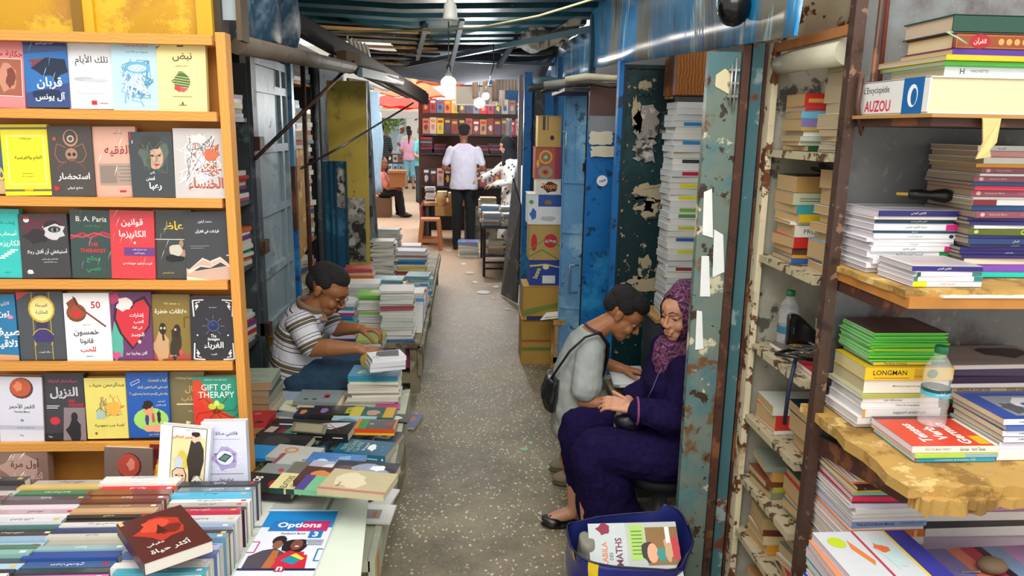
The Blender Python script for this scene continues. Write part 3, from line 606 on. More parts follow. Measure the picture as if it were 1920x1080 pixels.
# black flood lamp at the top right
p = W(1376, 12, Y=2.35); t = empty('black_siren', p); tag(t, 'glossy black round lamp housing hanging on the blue fascia', 'lamp')
b = MB(); b.ell((0, 0, 0), (.052, .05, .06), mat('#08090b', .18, var=.1)); b.build('housing', t)
b = MB(); b.tube([(-.055, 0, .07), (-.053, 0, 0), (-.035, 0, -.035)], .004, mat('#8aa0b0', .2, metal=.6)); b.tube([(.055, 0, .07), (.052, 0, .0)], .004, M_black); b.build('bracket', t)
# rolled awnings and cloth lying on top of the right-hand door frames
b = MB()
for i, (x0, y0, x1, y1, Y0, r_, c) in enumerate([(1020, 160, 1185, 152, 4.6, .022, '#8a8a80'), (1060, 150, 1190, 142, 4.5, .02, '#c8bc9c'), (990, 168, 1110, 150, 5.0, .018, '#4a4a44'), (1080, 157, 1172, 160, 4.45, .014, '#3a3028'), (1015, 172, 1070, 164, 4.9, .012, '#2a2a2a'), (1000, 152, 1080, 150, 5.2, .02, '#5c7c8c')]):
    b = MB(); P_, Q_ = W(x0, y0, Y=Y0 + .1), W(x1, y1, Y=Y0); b.tube([P_, P_.lerp(Q_, .3) + Vector((0, 0, .01)), P_.lerp(Q_, .7) - Vector((0, 0, .008)), Q_], [r_, r_ * 1.2, r_ * .9, r_ * .8], mat(c, .7, bump=.4, scale=30))
    tag(b.build('rolled_cloth'), cname(c) + ' rolled cloth lying over the door tops, ' + ['longest of the roll heap', 'upper roll nearest the fascia', 'roll at the far end, sloping down', 'thin roll in front of the heap', 'thinnest roll at the far door post', 'roll tucked behind the far end'][i], 'cloth roll', 'rolls of cloth above the light blue door')
b = MB(); b.box((.60, 4.62, 1.88), (1.4, 5.3, 1.90), M_brownpost); struct(b.build('trim_10'))
# ================================================================ BOOKCASE AND DISPLAYED BOOKS
bc = empty('bookcase', (-.66, 2.2, 0)); tag(bc, 'beech bookcase with tilted ledges full of face-out paperbacks', 'bookcase')
def lb(name, a, b_, m, par=bc, ox=(.66, -2.2, 0)):
    b = MB(); b.box((a[0] + ox[0], a[1] + ox[1], a[2]), (b_[0] + ox[0], b_[1] + ox[1], b_[2]), m); return b.build(name, par)
lb('backboard', (-1.55, 2.265, .2), (-.68, 2.275, 1.87), M_board)
b = MB(); b.box((-.020, -.02, .0), (.006, .03, 1.895), M_beech); b.build('side_panel', bc)
lb('side_panel', (-1.58, 2.18, 0), (-1.55, 2.275, 1.9), M_beech)
LEDGE = {}
for i, (px, py) in enumerate([(300, 64), (300, 208), (300, 371), (300, 525), (300, 677), (300, 827)]):
    z = W(px, py, Y=2.19).z; LEDGE[i] = z
    lb('rail', (-1.55, 2.18, z - .026), (-.69, 2.195, z), M_beechx)
    lb('ledge', (-1.55, 2.195, z - .026), (-.69, 2.265, z - .012), M_beechx)
def face_book(tl, bl, wpx, t, col, els, label, side='R', Y=2.205, film=False, hard=False, page='#e4dfd0', name='display_book', group='face-out paperbacks on the bookcase ledges', lean=5, zfix=None, sp=None):
    A = W(bl[0], bl[1], Y=Y); B_ = W(bl[0] + wpx, bl[1] + wpx * .02, Y=Y); C_ = W(tl[0], tl[1], Y=Y + .02)
    w = (B_ - A).length; h = (C_ - A).length / math.cos(R(lean)) * 1.0; roll = math.atan2(C_.x - A.x, C_.z - A.z)
    z = A.z if zfix is None else zfix
    M = Matrix.Translation((A.x, Y, z)) @ Matrix.Rotation(roll, 4, 'Y') @ Matrix.Rotation(-R(lean), 4, 'X')
    return book(name, M, w, h, t, col, label, group=group, front=els, side=side, film=film, hard=hard, page=page, spine=sp)
def scrib(n, u0, v0, u1, v1, col, lw, sd, k=7):
    q = random.Random(sd); out = []
    for _ in range(n): out.append(('l', [(q.uniform(u0, u1), q.uniform(v0, v1)) for _ in range(k)], lw, col))
    return out
def lines(u, v, n, w, dv, col, th=.018): return [('r', u - w / 2 * (1 - .15 * (i % 3)), v - i * dv, u + w / 2, v - i * dv + th, col) for i in range(n)]
Wt = '#f4f4f2'; Bk = '#151518'; Rd = '#c4202c'
def painted_glints(n, sd, col='#f0f2f4'):  # pale slivers painted on the cover as glints of light on the film
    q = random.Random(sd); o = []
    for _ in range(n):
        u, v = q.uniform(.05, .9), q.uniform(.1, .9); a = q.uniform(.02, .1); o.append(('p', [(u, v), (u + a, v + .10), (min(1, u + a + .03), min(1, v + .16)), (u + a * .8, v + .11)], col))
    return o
FB = face_book
g1 = 'paperbacks on the top ledge'; g2 = 'paperbacks on the second ledge'; g3 = 'paperbacks on the third ledge'; g4 = 'paperbacks on the fourth ledge'; g5 = 'paperbacks on the fifth ledge'
FB((-42, 60), (-36, 200), 84, .02, '#dc8484', [('t', 'حكاية حب', .62, .72, .1, '#8a1c2c', .8), ('t', 'أحمد خيري العمري', .6, .93, .03, '#8a1c2c', .6), ('r', .15, .16, .95, .66, '#a05a44'), ('b', .6, .42, .28, .2, '#c48a70', 3), ('b', .7, .4, .12, .14, '#7a3c30', 5), ('l', [(.15, .16), (.95, .16), (.95, .66), (.15, .66)], .012, Wt)], 'pink paperback with a brown framed picture, at the left end of the top ledge', group=g1)
FB((42, 68), (51, 201), 81, .022, '#1d3f7a', [('p', [(0, .2), (1, .35), (1, .8), (0, .75)], '#2a6cb0'), ('b', .5, .62, .42, .1, '#7a3c44', 8), ('p', [(.15, .55), (.5, .7), (.95, .68), (1, .5), (.8, .45), (.72, .34), (.62, .45), (.4, .45), (.3, .5)], '#14243c'), ('b', .55, .18, .4, .1, '#14294c', 4), ('t', 'أحمد خيري العمري', .5, .90, .045, Wt, .8), ('t', 'قربان', .56, .34, .17, Wt, .8, .02), ('t', 'آل يونس', .56, .15, .13, Wt, .8, .02)] + painted_glints(5, 2, '#8ab0d8'), 'dark blue paperback with a whale under white script on the top ledge', group=g1, Y=2.201, film=True)
FB((123, 70), (131, 204), 84, .016, '#dde0e6', [('t', 'أدهم شرقاوي', .6, .92, .035, '#55585e', .4), ('t', 'تلك الأيام', .55, .68, .16, Bk, .8, .005), ('e', .35, .42, .22, .03, '#b4b6ba'), ('e', .62, .40, .28, .025, '#c2c4c8'), ('e', .5, .24, .34, .03, '#c8cace'), ('e', .52, .245, .3, .015, '#eceef0'), ('r', .50, .06, .62, .12, Rd), ('t', 'kalemat', .78, .085, .025, '#55585e', .2)], 'pale grey paperback with faint slippers and black calligraphy on the top ledge', group=g1, Y=2.206)
FB((207, 67), (214, 207), 86, .018, '#b4d6e6', [('t', 'بينكم آية وحديث', .55, .87, .06, '#c8384c', .85), ('t', 'مجموعة من الأحاديث', .55, .79, .04, '#2a8a8c', .8)] + scrib(5, .2, .15, .9, .68, '#4a90b4', .012, 3, 12) + scrib(4, .25, .2, .85, .6, '#f2fafc', .03, 9, 8) + [('e', .55, .58, .28, .08, '#6aa8c8'), ('e', .55, .57, .2, .05, '#c0deec')] + scrib(2, .1, .05, .9, .7, '#7ab0d0', .01, 19, 12), 'light blue film-wrapped paperback with sketchy white line art on the top ledge', group=g1, Y=2.198, film=True)
FB((293, 74), (298, 209), 91, .018, '#e8dc96', [('r', .42, .90, .55, 1, '#6a5a4c'), ('t', 'نبض', .52, .76, .12, '#3a2c24', .46, .012), ('t', 'أدهم شرقاوي', .5, .64, .045, '#3a2c24', .42), ('b', .48, .43, .2, .15, '#7a8a4c', 3), ('e', .5, .42, .17, .12, '#4c6a34')] + [('l', [(.32, .36 + i * .035), (.66, .33 + i * .035)], .014, '#c8c484') for i in range(5)] + [('b', .42, .33, .08, .05, '#e03c34', 4), ('b', .52, .31, .06, .04, '#d04c6c', 2), ('r', .3, .21, .7, .22, '#a8986a'), ('e', .5, .12, .02, .02, '#5a4a3a'), ('r', .42, .09, .58, .1, '#5a4a3a'), ('p', [(0, .92), (.2, .99), (.24, .99), (0, .86)], '#f8f0c8'), ('p', [(0, .86), (.1, .92), (0, .9)], '#8a6a3a')], 'cream-yellow paperback with a green pear and red flower on the top ledge', group=g1, Y=2.194)
FB((-60, 236), (-52, 363), 66, .02, '#3f5a7c', [('t', 'هـ', .8, .3, .2, '#e8c84c', .3), ('r', 0, 0, 1, .2, '#c8a878')], 'sliver of a blue and tan paperback at the left edge of the second ledge', group=g2, Y=2.212)
FB((0, 234), (11, 367), 88, .02, '#efe11e', [('r', 0, .93, 1, .96, '#6a6a4c'), ('r', 0, .06, 1, .09, '#6a6a4c'), ('l', [(.12, .16), (.9, .16), (.9, .84), (.12, .84), (.12, .16)], .02, '#fbf8c0'), ('t', 'هنري بوانكاريه', .52, .80, .035, '#4c4814', .5), ('t', 'العلم والفرضية', .55, .53, .075, '#2c2a10', .85), ('r', .4, .31, .62, .315, '#2c2a10'), ('t', 'د. حمادي بن جاء الله', .52, .27, .025, '#4c4814', .45), ('r', .42, .06, .6, .09, '#d0a020')], 'plain yellow paperback with thin pale frame on the second ledge', group=g2, Y=2.207)
FB((88, 237), (98, 369), 82, .02, '#46403c', [('e', .52, .83, .17, .12, '#b8846c'), ('e', .52, .84, .14, .10, '#46403c'), ('e', .52, .82, .08, .05, '#c8b4a4'), ('e', .52, .82, .05, .03, '#5a4a44')] + [('l', [(.5 + s * .1, .7), (.5 + s * .3, .75), (.5 + s * .36, .6), (.5 + s * .28, .5), (.5 + s * .12, .48)], .02, '#9a6450') for s in (-1, 1)] + [('l', [(.5 + s * .08, .52), (.5 + s * .3, .42), (.5 + s * .3, .38)], .015, '#8a5040') for s in (-1, 1)] + [('e', .52, .60, .14, .09, '#a87c68'), ('e', .47, .6, .04, .025, '#2a2220'), ('e', .58, .6, .04, .025, '#2a2220'), ('r', .46, .5, .6, .54, '#7a5448'), ('t', 'استحضار', .54, .28, .12, Wt, .85, .02), ('t', 'سامح شوقي', .55, .12, .05, Wt, .5), ('b', .13, .12, .07, .04, Rd, 2), ('e', .16, .82, .04, .03, '#a8543c')], 'dark brown paperback with a copper horned skull on the second ledge', group=g2, Y=2.202)
FB((173, 238), (182, 370), 80, .018, '#d6a48e', [('t', 'الفقيه', .55, .66, .16, '#8a2430', .6, .01), ('t', 'حسن أوريد', .58, .91, .035, '#8a2430', .3), ('r', .1, .17, .95, .48, '#a89484'), ('r', .12, .2, .5, .45, '#8c7c70')] + lines(.72, .43, 5, .38, .05, '#8c7c70') + [('r', .55, .07, .7, .1, Rd)] + painted_glints(5, 5), 'pinkish-brown film-wrapped paperback with a newspaper cutting on the second ledge', group=g2, Y=2.208, film=True)
FB((241, 248), (249, 371), 81, .022, '#3b4145', [('b', .55, .68, .36, .26, '#59645c', 6), ('e', .58, .62, .19, .19, '#c8a086'), ('b', .5, .82, .3, .12, '#3a3c38', 5), ('b', .42, .62, .08, .2, '#4a544c', 3), ('e', .52, .64, .04, .015, '#2a2420'), ('e', .68, .64, .04, .015, '#2a2420'), ('l', [(.6, .63), (.62, .56), (.59, .55)], .012, '#8a5c48'), ('e', .61, .50, .06, .016, '#a03838'), ('t', 'إنني', .5, .38, .05, Wt, .35, .015), ('t', 'أتعفن', .45, .29, .07, Wt, .45, .02), ('t', 'رعبا', .55, .17, .13, Wt, .8, .03), ('t', '2', .08, .85, .04, Wt, .1), ('r', .03, .9, .06, .98, Rd)] + scrib(2, .3, .3, .9, .9, '#7a8c74', .006, 5, 8), 'charcoal paperback with a woman\'s face over white script on the second ledge', group=g2, Y=2.196)
FB((324, 241), (330, 372), 93, .024, '#c4bebc', scrib(6, .3, .3, .95, .85, '#c8643c', .02, 4, 6) + scrib(8, .05, .1, .95, .95, '#f6f4f2', .02, 14, 6) + scrib(3, .2, .2, .9, .9, '#4a4644', .008, 24, 8) + [('b', .75, .62, .16, .1, '#c86a44', 2), ('b', .5, .85, .2, .08, '#ecdcd4', 9), ('t', 'الخنساء', .62, .22, .17, '#b85440', .7, .02), ('t', 'أنت', .7, .45, .14, '#a05a40', .4)], 'silvery film-wrapped paperback with orange scribbled calligraphy on the second ledge', group=g2, Y=2.194, film=True)
FB((-52, 391), (-45, 520), 87, .02, '#2bbfb8', [('t', 'إيهاب حامد', .7, .8, .06, '#0d5a64', .6), ('t', 'أصحاب', .75, .65, .09, Wt, .5, .01), ('t', 'الكاريزما', .75, .5, .10, Wt, .6, .01)] + [('r', .5 + .07 * i, .28 + .03 * i, .66 + .07 * i, .30 + .03 * i, Wt) for i in range(5)] + [('t', 'دار نلهم', .7, .08, .03, '#0d5a64', .3)], 'turquoise paperback with white steps, cut by the left end of the third ledge', group=g3, Y=2.207)
FB((34, 402), (43, 522), 91, .02, '#39373b', [('b', .5, .8, .46, .22, '#5c2c38', 6), ('b', .35, .66, .3, .12, '#2c2228', 3), ('b', .72, .73, .24, .16, '#c8c8ca', 8), ('p', [(.5, .78), (.75, .85), (.95, .8), (.75, .9), (.55, .88)], '#2c2228'), ('e', .73, .76, .13, .05, '#2a282a'), ('e', .74, .755, .08, .035, '#8a8c8e'), ('e', .74, .755, .035, .035, '#111111'), ('e', .17, .91, .06, .04, Wt), ('r', .12, .92, .22, .96, Rd), ('t', 'أستيقظي أن أقتل رجلا', .55, .41, .10, Wt, .82, .01), ('t', 'حملة تمثل رجال حل أنثى', .6, .3, .03, Wt, .5), ('t', 'محمد سلطان القحطاني', .6, .25, .025, Wt, .45), ('b', .17, .1, .08, .045, '#dfe4ec', 7)], 'dark paperback with one eye framed by a wine red hood on the third ledge', group=g3, Y=2.202)
FB((131, 393), (135, 521), 76, .02, '#1d3a35', [('t', 'B. A. Paris', .52, .87, .075, Wt, .84, .006), ('t', 'بي إيه باريس', .55, .77, .05, '#3c9c74', .75), ('l', [(0, .58), (.3, .66), (.5, .6), (.8, .68), (1, .64)], .06, '#b03440'), ('l', [(0, .63), (.3, .6), (.6, .67), (1, .6)], .03, '#d0505a'), ('t', 'THE', .55, .5, .055, '#dc2c3c', .32, .02), ('t', 'THERAPIST', .55, .41, .055, '#dc2c3c', .84, .02), ('t', 'معالج', .55, .28, .10, '#2f9c64', .8, .02), ('t', 'نفسي', .55, .13, .09, '#2f9c64', .7, .02)] + painted_glints(6, 8, '#9ab0aa'), 'dark green film-wrapped paperback with red English title on the third ledge', group=g3, Y=2.206, film=True)
FB((206, 394), (210, 522), 82, .02, '#cf2a35', [('t', 'قوانين', .5, .82, .12, Wt, .7, .015), ('t', 'الكاريزما', .5, .65, .12, Wt, .88, .015), ('r', .3, .34, 1, .46, '#6a3a80'), ('t', 'كيف تصل إلى قلوب', .65, .43, .025, Wt, .6), ('t', 'وعقول الآخرين', .65, .38, .025, Wt, .6), ('t', 'كورت دبليو. مورتينسن', .6, .23, .045, Wt, .8), ('b', .55, .53, .03, .02, Wt, 3)] + painted_glints(8, 11, '#f4a8ac'), 'red film-wrapped paperback with large white script on the third ledge', group=g3, Y=2.199, film=True)
FB((286, 394), (291, 523), 72, .02, '#30322f', [('t', 'وعاظ', .6, .76, .17, '#e4c440', .9, .02), ('r', .02, .575, 1, .583, Wt), ('b', .6, .42, .2, .12, '#c8c0b0', 4), ('b', .8, .35, .12, .1, '#b88c74', 7), ('e', .72, .52, .06, .05, '#a8846c'), ('b', .55, .3, .3, .06, '#1a1a1a', 2), ('t', 'عمر الريسوني', .35, .09, .035, '#e4c440', .5)] + painted_glints(5, 13, '#a8aaa8'), 'black film-wrapped paperback with yellow calligraphy on the third ledge', group=g3, Y=2.205, film=True)
FB((343, 398), (351, 526), 90, .022, '#3a3c40', [('t', 'محمد أركون', .44, .86, .05, Wt, .36, .006), ('t', 'قراءات في القرآن', .48, .71, .065, Wt, .7, .02), ('r', .1, .5, .5, .505, '#a8a8a8'), ('r', .12, .47, .4, .475, '#a8a8a8'), ('r', .85, .35, .95, .37, '#c8c8c8'), ('p', [(0, 0), (1, 0), (1, .22), (.2, .14), (0, .18)], '#c8a894'), ('p', [(.02, .14), (.35, .33), (.5, .28), (.72, .34), (.98, .18), (.97, .15), (.72, .26), (.5, .18), (.3, .2), (.05, .1)], '#e8d4c0'), ('p', [(.05, .15), (.36, .31), (.49, .25), (.48, .2), (.3, .22)], '#d0a898'), ('p', [(.52, .2), (.52, .26), (.72, .32), (.93, .2), (.72, .27)], '#d8b4a4'), ('l', [(.5, .18), (.5, .28)], .01, '#8a6a5c'), ('p', [(0, 0), (.5, 0), (0, .06)], '#ecdcc0')], 'charcoal paperback with an open book painted below white script on the third ledge', group=g3, Y=2.193)
FB((-62, 553), (-52, 677), 89, .02, '#1b76a6', [('t', 'كارلي فور', .72, .86, .07, '#f2e8d0', .5), ('t', 'تون', .75, .7, .1, Wt, .4, .02), ('b', .88, .66, .08, .03, '#e88aa4', 3), ('t', 'صيف', .75, .42, .16, Wt, .7, .03), ('t', 'تلاقينا', .75, .25, .14, Wt, .7, .03), ('p', [(0, 0), (1, 0), (1, .08), (0, .12)], '#d8a070')], 'bright blue paperback with wavy white script, cut by the left end of the fourth ledge', group=g4, Y=2.207)
FB((30, 548), (40, 676), 86, .02, '#44494f', [('p', [(0, 1), (.3, 1), (0, .88)], '#c83a44'), ('r', .32, .0, .34, 1, '#b89a3c'), ('r', .7, 0, .72, 1, '#b89a3c'), ('r', .4, .4, .64, .99, '#34305c'), ('e', .53, .75, .29, .20, '#c8a83c'), ('e', .53, .75, .25, .17, '#efe08a'), ('t', 'المرحلة', .53, .80, .06, '#4a3a7c', .36, .015), ('t', 'الملكية', .53, .70, .06, '#4a3a7c', .36, .015), ('p', [(.3, .37), (.36, .42), (.4, .38), (.45, .46), (.6, .46), (.66, .38), (.7, .42), (.76, .37), (.72, .27), (.34, .27)], '#3c3070'), ('l', [(.3, .37), (.36, .42), (.45, .46), (.6, .46), (.7, .42), (.76, .37)], .02, '#c8a83c'), ('l', [(.34, .27), (.36, .22)], .03, '#c8a83c'), ('l', [(.72, .27), (.7, .22)], .03, '#c8a83c'), ('t', 'د. خالد المنيف', .55, .12, .03, Wt, .5)], 'grey paperback with a gold emblem over a purple armchair on the fourth ledge', group=g4, Y=2.205)
FB((118, 550), (127, 681), 85, .03, '#f0f0ee', [('t', '50', .7, .83, .10, '#c01c3c', .3, .02), ('e', .27, .72, .22, .13, '#7c3a20'), ('e', .27, .74, .2, .11, '#9a4c2c'), ('p', [(.18, .71), (.27, .64), (.36, .71), (.33, .75), (.27, .73), (.21, .75)], '#d8242c'), ('l', [(.3, .82), (.9, .52)], .04, '#7c3a20'), ('p', [(.06, .86), (.24, .94), (.30, .86), (.12, .77)], '#8c4426'), ('p', [(.2, .96), (.27, .93), (.33, .84), (.28, .82)], '#5c2814'), ('t', 'أدهم شرقاوي', .48, .55, .03, '#3c3c3c', .3), ('t', 'خمسون', .46, .43, .09, '#3a3a44', .66, .02), ('t', 'قانونا', .46, .31, .09, '#3a3a44', .66, .02), ('t', 'للحب', .48, .19, .09, '#c01c2c', .66, .02), ('t', 'kalemat', .5, .1, .022, '#3c3c3c', .22)], 'white paperback with a wooden gavel and red number on the fourth ledge', group=g4, Y=2.197, hard=False)
FB((206, 548), (212, 676), 76, .025, '#6a3468', [('b', .12, .3, .2, .3, '#56b09a', 3), ('b', .12, .9, .15, .1, '#c03a6c', 9), ('p', [(.5, .16), (.95, .5), (1, .8), (.85, .95), (.6, .88), (.5, .8), (.35, .9), (.12, .84), (.06, .62), (.2, .4)], '#2c1c2c'), ('p', [(.52, .2), (.92, .52), (.95, .78), (.82, .9), (.62, .85), (.52, .76), (.36, .86), (.18, .8), (.12, .62), (.26, .4)], '#d02c3c'), ('b', .35, .82, .22, .1, '#f0e4e0', 5), ('t', 'إشارات', .64, .66, .07, Wt, .52, .015), ('t', 'الحب', .68, .57, .06, Wt, .36, .015), ('t', 'في لغة', .64, .48, .06, Wt, .5, .015), ('t', 'الجسد', .64, .38, .07, Wt, .46, .015), ('b', .68, .28, .05, .03, '#f4e4d0', 3), ('t', 'آلان وباربرا بيز', .6, .11, .06, Wt, .78, .01), ('b', .1, .08, .12, .06, '#d84a84', 12)], 'purple paperback with a big red heart holding white script on the fourth ledge', group=g4, Y=2.202)
FB((281, 552), (285, 675), 74, .022, '#86702e', [('t', 'د. محمد طه', .55, .87, .04, '#f0dc8c', .4), ('t', 'علاقات خطرة', .52, .74, .09, '#f2ead0', .9, .02), ('r', 0, 0, 1, .1, '#a8503c'), ('b', .25, .22, .25, .24, '#c8a074', 3), ('b', .62, .24, .16, .26, '#3a2c1e', 5), ('e', .3, .48, .09, .09, '#2c2418'), ('e', .26, .49, .03, .02, '#c8b890'), ('e', .35, .49, .03, .02, '#c8b890'), ('e', .66, .45, .09, .10, '#2c2418'), ('e', .62, .47, .03, .02, '#c8b890'), ('l', [(.3, .42), (.32, .3)], .05, '#2c2418'), ('b', .75, .12, .06, .05, '#d84c4c', 2), ('l', [(.85, .5), (.85, .66), (1, .66)], .03, '#6a5420'), ('t', 'خالد توفيق', .55, .07, .025, Wt, .3)], 'olive paperback with two gas-masked figures on the fourth ledge', group=g4, Y=2.207)
orn = lambda su, sv: [('l', [(.5 + su * .42, .5 + sv * .2), (.5 + su * .44, .5 + sv * .44), (.5 + su * .2, .5 + sv * .45)], .03, '#e4e0dc'), ('l', [(.5 + su * .38, .5 + sv * .3), (.5 + su * .32, .5 + sv * .36), (.5 + su * .38, .5 + sv * .40), (.5 + su * .28, .5 + sv * .42)], .02, '#e4e0dc'), ('e', .5 + su * .36, .5 + sv * .35, .03, .02, '#e4e0dc')]
FB((356, 556), (360, 680), 85, .03, '#27252f', orn(1, 1) + orn(-1, 1) + orn(1, -1) + orn(-1, -1) + [('e', .5, .56, .13, .085, '#4a5a8c'), ('e', .5, .56, .11, .07, '#1c2450'), ('e', .48, .58, .05, .03, '#2c3c74')] + [('l', [(.5 + .15 * math.cos(a), .56 + .1 * math.sin(a)), (.5 + .25 * math.cos(a), .56 + .16 * math.sin(a))], .006, '#a8a0b8') for a in (0, .8, 1.57, 2.3, 3.14, 4, 5.4)] + [('t', 'The', .5, .41, .05, Wt, .12), ('t', 'Strangers', .5, .355, .055, Wt, .26, .02), ('t', 'الغرباء', .5, .26, .12, Wt, .46, .02), ('t', 'أحمد آل حمدان', .5, .84, .022, Wt, .4), ('t', 'الكويت', .5, .13, .03, Wt, .2), ('e', .15, .42, .02, .012, Wt), ('e', .82, .42, .02, .012, Wt)], 'near-black paperback with white ornate corners around a blue moon on the fourth ledge', group=g4, Y=2.194)
FB((-4, 706), (1, 829), 82, .028, '#d6d6e2', [('e', .53, .83, .27, .16, '#5a3430'), ('e', .51, .84, .24, .14, '#c0583c'), ('b', .45, .86, .12, .08, '#e08860', 3), ('t', 'القمر الأحمر', .52, .55, .09, '#2c2a30', .64, .012), ('t', 'The Red Moon', .52, .47, .03, '#2c2a30', .36), ('e', .52, .34, .04, .02, '#8a8a9a'), ('r', 0, .2, 1, .26, '#b8b8cc'), ('t', 'ملحمة العرش والعشق', .6, .23, .03, '#54546c', .6), ('t', 'رواية', .5, .11, .03, '#54546c', .15)], 'whitish paperback with a coppery moon above black script on the fifth ledge', group=g5, Y=2.198, side='L')
FB((77, 702), (84, 826), 79, .028, '#3b3940', [('t', 'سيباستيان فيتزيك', .5, .9, .055, '#e0447c', .84, .015), ('t', 'النزيل', .52, .72, .18, '#c8c8cc', .86, .03), ('t', 'DER', .7, .60, .04, '#e0243c', .16, .01), ('t', 'INSASSE', .8, .54, .05, '#e0243c', .34, .01), ('p', [(.45, 0), (1, 0), (1, .5), (.5, .5)], '#8c7c80'), ('b', .72, .16, .2, .2, '#26262c', 3), ('e', .74, .36, .08, .07, '#26262c'), ('e', .28, .3, .12, .06, '#d0303c'), ('p', [(0, 0), (.45, 0), (.45, .12), (0, .1)], '#2a282e'), ('r', .1, .52, .4, .53, Wt), ('r', .1, .49, .36, .5, Wt), ('t', 'رواية', .15, .06, .03, Wt, .15)], 'dark paperback with pink author line and shadowy man on the fifth ledge', group=g5, Y=2.206)
FB((158, 709), (165, 823), 77, .022, '#e6d870', [('t', 'عبدالرحمن منيف', .55, .88, .08, '#3c3420', .85, .01)] + scrib(3, .35, .35, .95, .75, '#d8823c', .012, 3, 8) + scrib(2, .3, .3, .8, .7, '#8a7c5c', .01, 8, 8) + [('b', .7, .5, .2, .15, '#ecb44c', 4), ('r', .25, .33, .45, .45, '#a8c4c0'), ('l', [(.25, .45), (.35, .52), (.45, .45)], .02, '#6a7c78'), ('t', 'قصة حب مجوسية', .55, .22, .06, '#3c3420', .78, .01), ('e', .22, .09, .03, .02, '#6a5c2c')], 'yellow paperback with sketched orange strokes on the fifth ledge', group=g5, Y=2.2)
FB((236, 699), (243, 821), 78, .03, '#1b59b0', [('t', 'كيف تتحدث', .75, .88, .06, '#f4e04c', .45, .01), ('t', 'فيصغي المراهقون إليك', .62, .77, .055, '#f4e04c', .72, .01), ('t', 'وتصغي إليهم عندما يتحدثون ؟', .52, .67, .055, '#f4e04c', .9, .01), ('l', [(.1, .84), (.3, .9), (.32, .86), (.12, .8), (.1, .84)], .01, Wt), ('t', 'أديل فيبر', .82, .56, .035, Wt, .2), ('t', 'إلين مازليش', .8, .50, .035, Wt, .24), ('e', .55, .28, .42, .18, '#a8dc6c'), ('b', .5, .42, .14, .12, '#e8a070', 3), ('b', .48, .5, .14, .07, '#2c1c14', 5), ('b', .45, .28, .05, .1, '#3c3c8c', 6), ('b', .6, .3, .05, .1, '#d84c6c', 7), ('b', .74, .32, .05, .12, '#2c2c34', 8), ('b', .62, .14, .3, .07, '#f0a884', 9), ('t', 'مكتبة جرير', .6, .05, .035, '#f4e04c', .25)], 'blue paperback with yellow script and cartoon people on a palm, on the fifth ledge', group=g5, Y=2.194)
FB((316, 697), (321, 816), 66, .024, '#7b6f48', [('t', 'ديباك تشوبرا وجماعته', .6, .9, .05, '#e8dcb0', .8), ('t', 'جمال', .7, .72, .12, '#d8a860', .5, .02), ('t', 'الجذب', .62, .58, .11, '#d8a860', .6, .02), ('r', .2, .48, .9, .5, '#e8dcb0'), ('t', 'إسماعيل فهد', .7, .38, .04, '#e8dcb0', .4), ('b', .5, .2, .07, .03, '#e8dcb0', 2), ('b', .3, .1, .08, .03, '#e8dcb0', 8)], 'olive-brown paperback half hidden beside the red and teal one on the fifth ledge', group=g5, Y=2.206)
FB((361, 707), (366, 822), 84, .03, '#28997c', [('p', [(0, 0), (0, .95), (.18, .95), (.5, .5), (1, .3), (1, 0)], '#d84a28'), ('p', [(0, 0), (0, .8), (.3, .45), (.7, .2), (1, 0)], '#e03828'), ('t', 'IRVIN D. YALOM, M.D.', .52, .95, .03, '#cfe8d8', .7), ('t', 'GIFT OF', .52, .83, .10, Wt, .66, .004), ('t', 'THERAPY', .52, .71, .10, Wt, .8, .004)] + [('l', [(.5, .45), (.5 + .4 * math.cos(a), .45 + .26 * math.sin(a)), (.5 + .5 * math.cos(a + .3), .45 + .3 * math.sin(a + .3))], .012, '#6a2418') for a in (0, .9, 2.2, 3.3, 4.1, 5.2, 5.8)] + [('b', .5, .44, .1, .05, '#8a2a1c', 2), ('e', .42, .52, .09, .05, '#c8dc3c'), ('e', .6, .52, .09, .05, '#b4d040'), ('e', .52, .57, .06, .05, '#e4ec7c'), ('l', [(.52, .42), (.52, .54)], .015, '#4c7c2c')], 'red and teal paperback with a sprouting seedling on the fifth ledge', group=g5, Y=2.195, page='#f0ece0')
# row behind the crate
g6 = 'books propped behind the spine-up rows'
FB((-18, 838), (-14, 930), 108, .03, '#876a60', [('b', .5, .6, .4, .3, '#b89488', 3), ('t', 'أول مرة', .6, .66, .22, '#4c2c2c', .5, .015), ('t', 'أتدبر القرآن', .6, .4, .18, '#d8c0b8', .6)] + painted_glints(5, 17), 'brown film-wrapped book with glowing script propped at the left behind the rows', group=g6, Y=2.17, film=True)
FB((196, 838), (196, 960), 90, .03, '#7a685f', [('e', .52, .72, .25, .2, '#5a2a28'), ('e', .50, .73, .23, .18, '#b84c40'), ('b', .55, .75, .1, .1, '#e08878', 3), ('t', 'القمر الأحمر', .5, .42, .09, Wt, .55, .01)], 'taupe paperback with a red moon propped behind the rows', group=g6, Y=2.15)
FB((281, 833), (283, 950), 70, .03, '#7a1e14', [('b', .3, .5, .3, .35, '#e07820', 3), ('b', .25, .5, .15, .2, '#f8d040', 5), ('b', .3, .85, .3, .08, '#5a140c', 5)], 'fiery red and orange book peeping out behind the white cartoon cover', group=g6, Y=2.16)
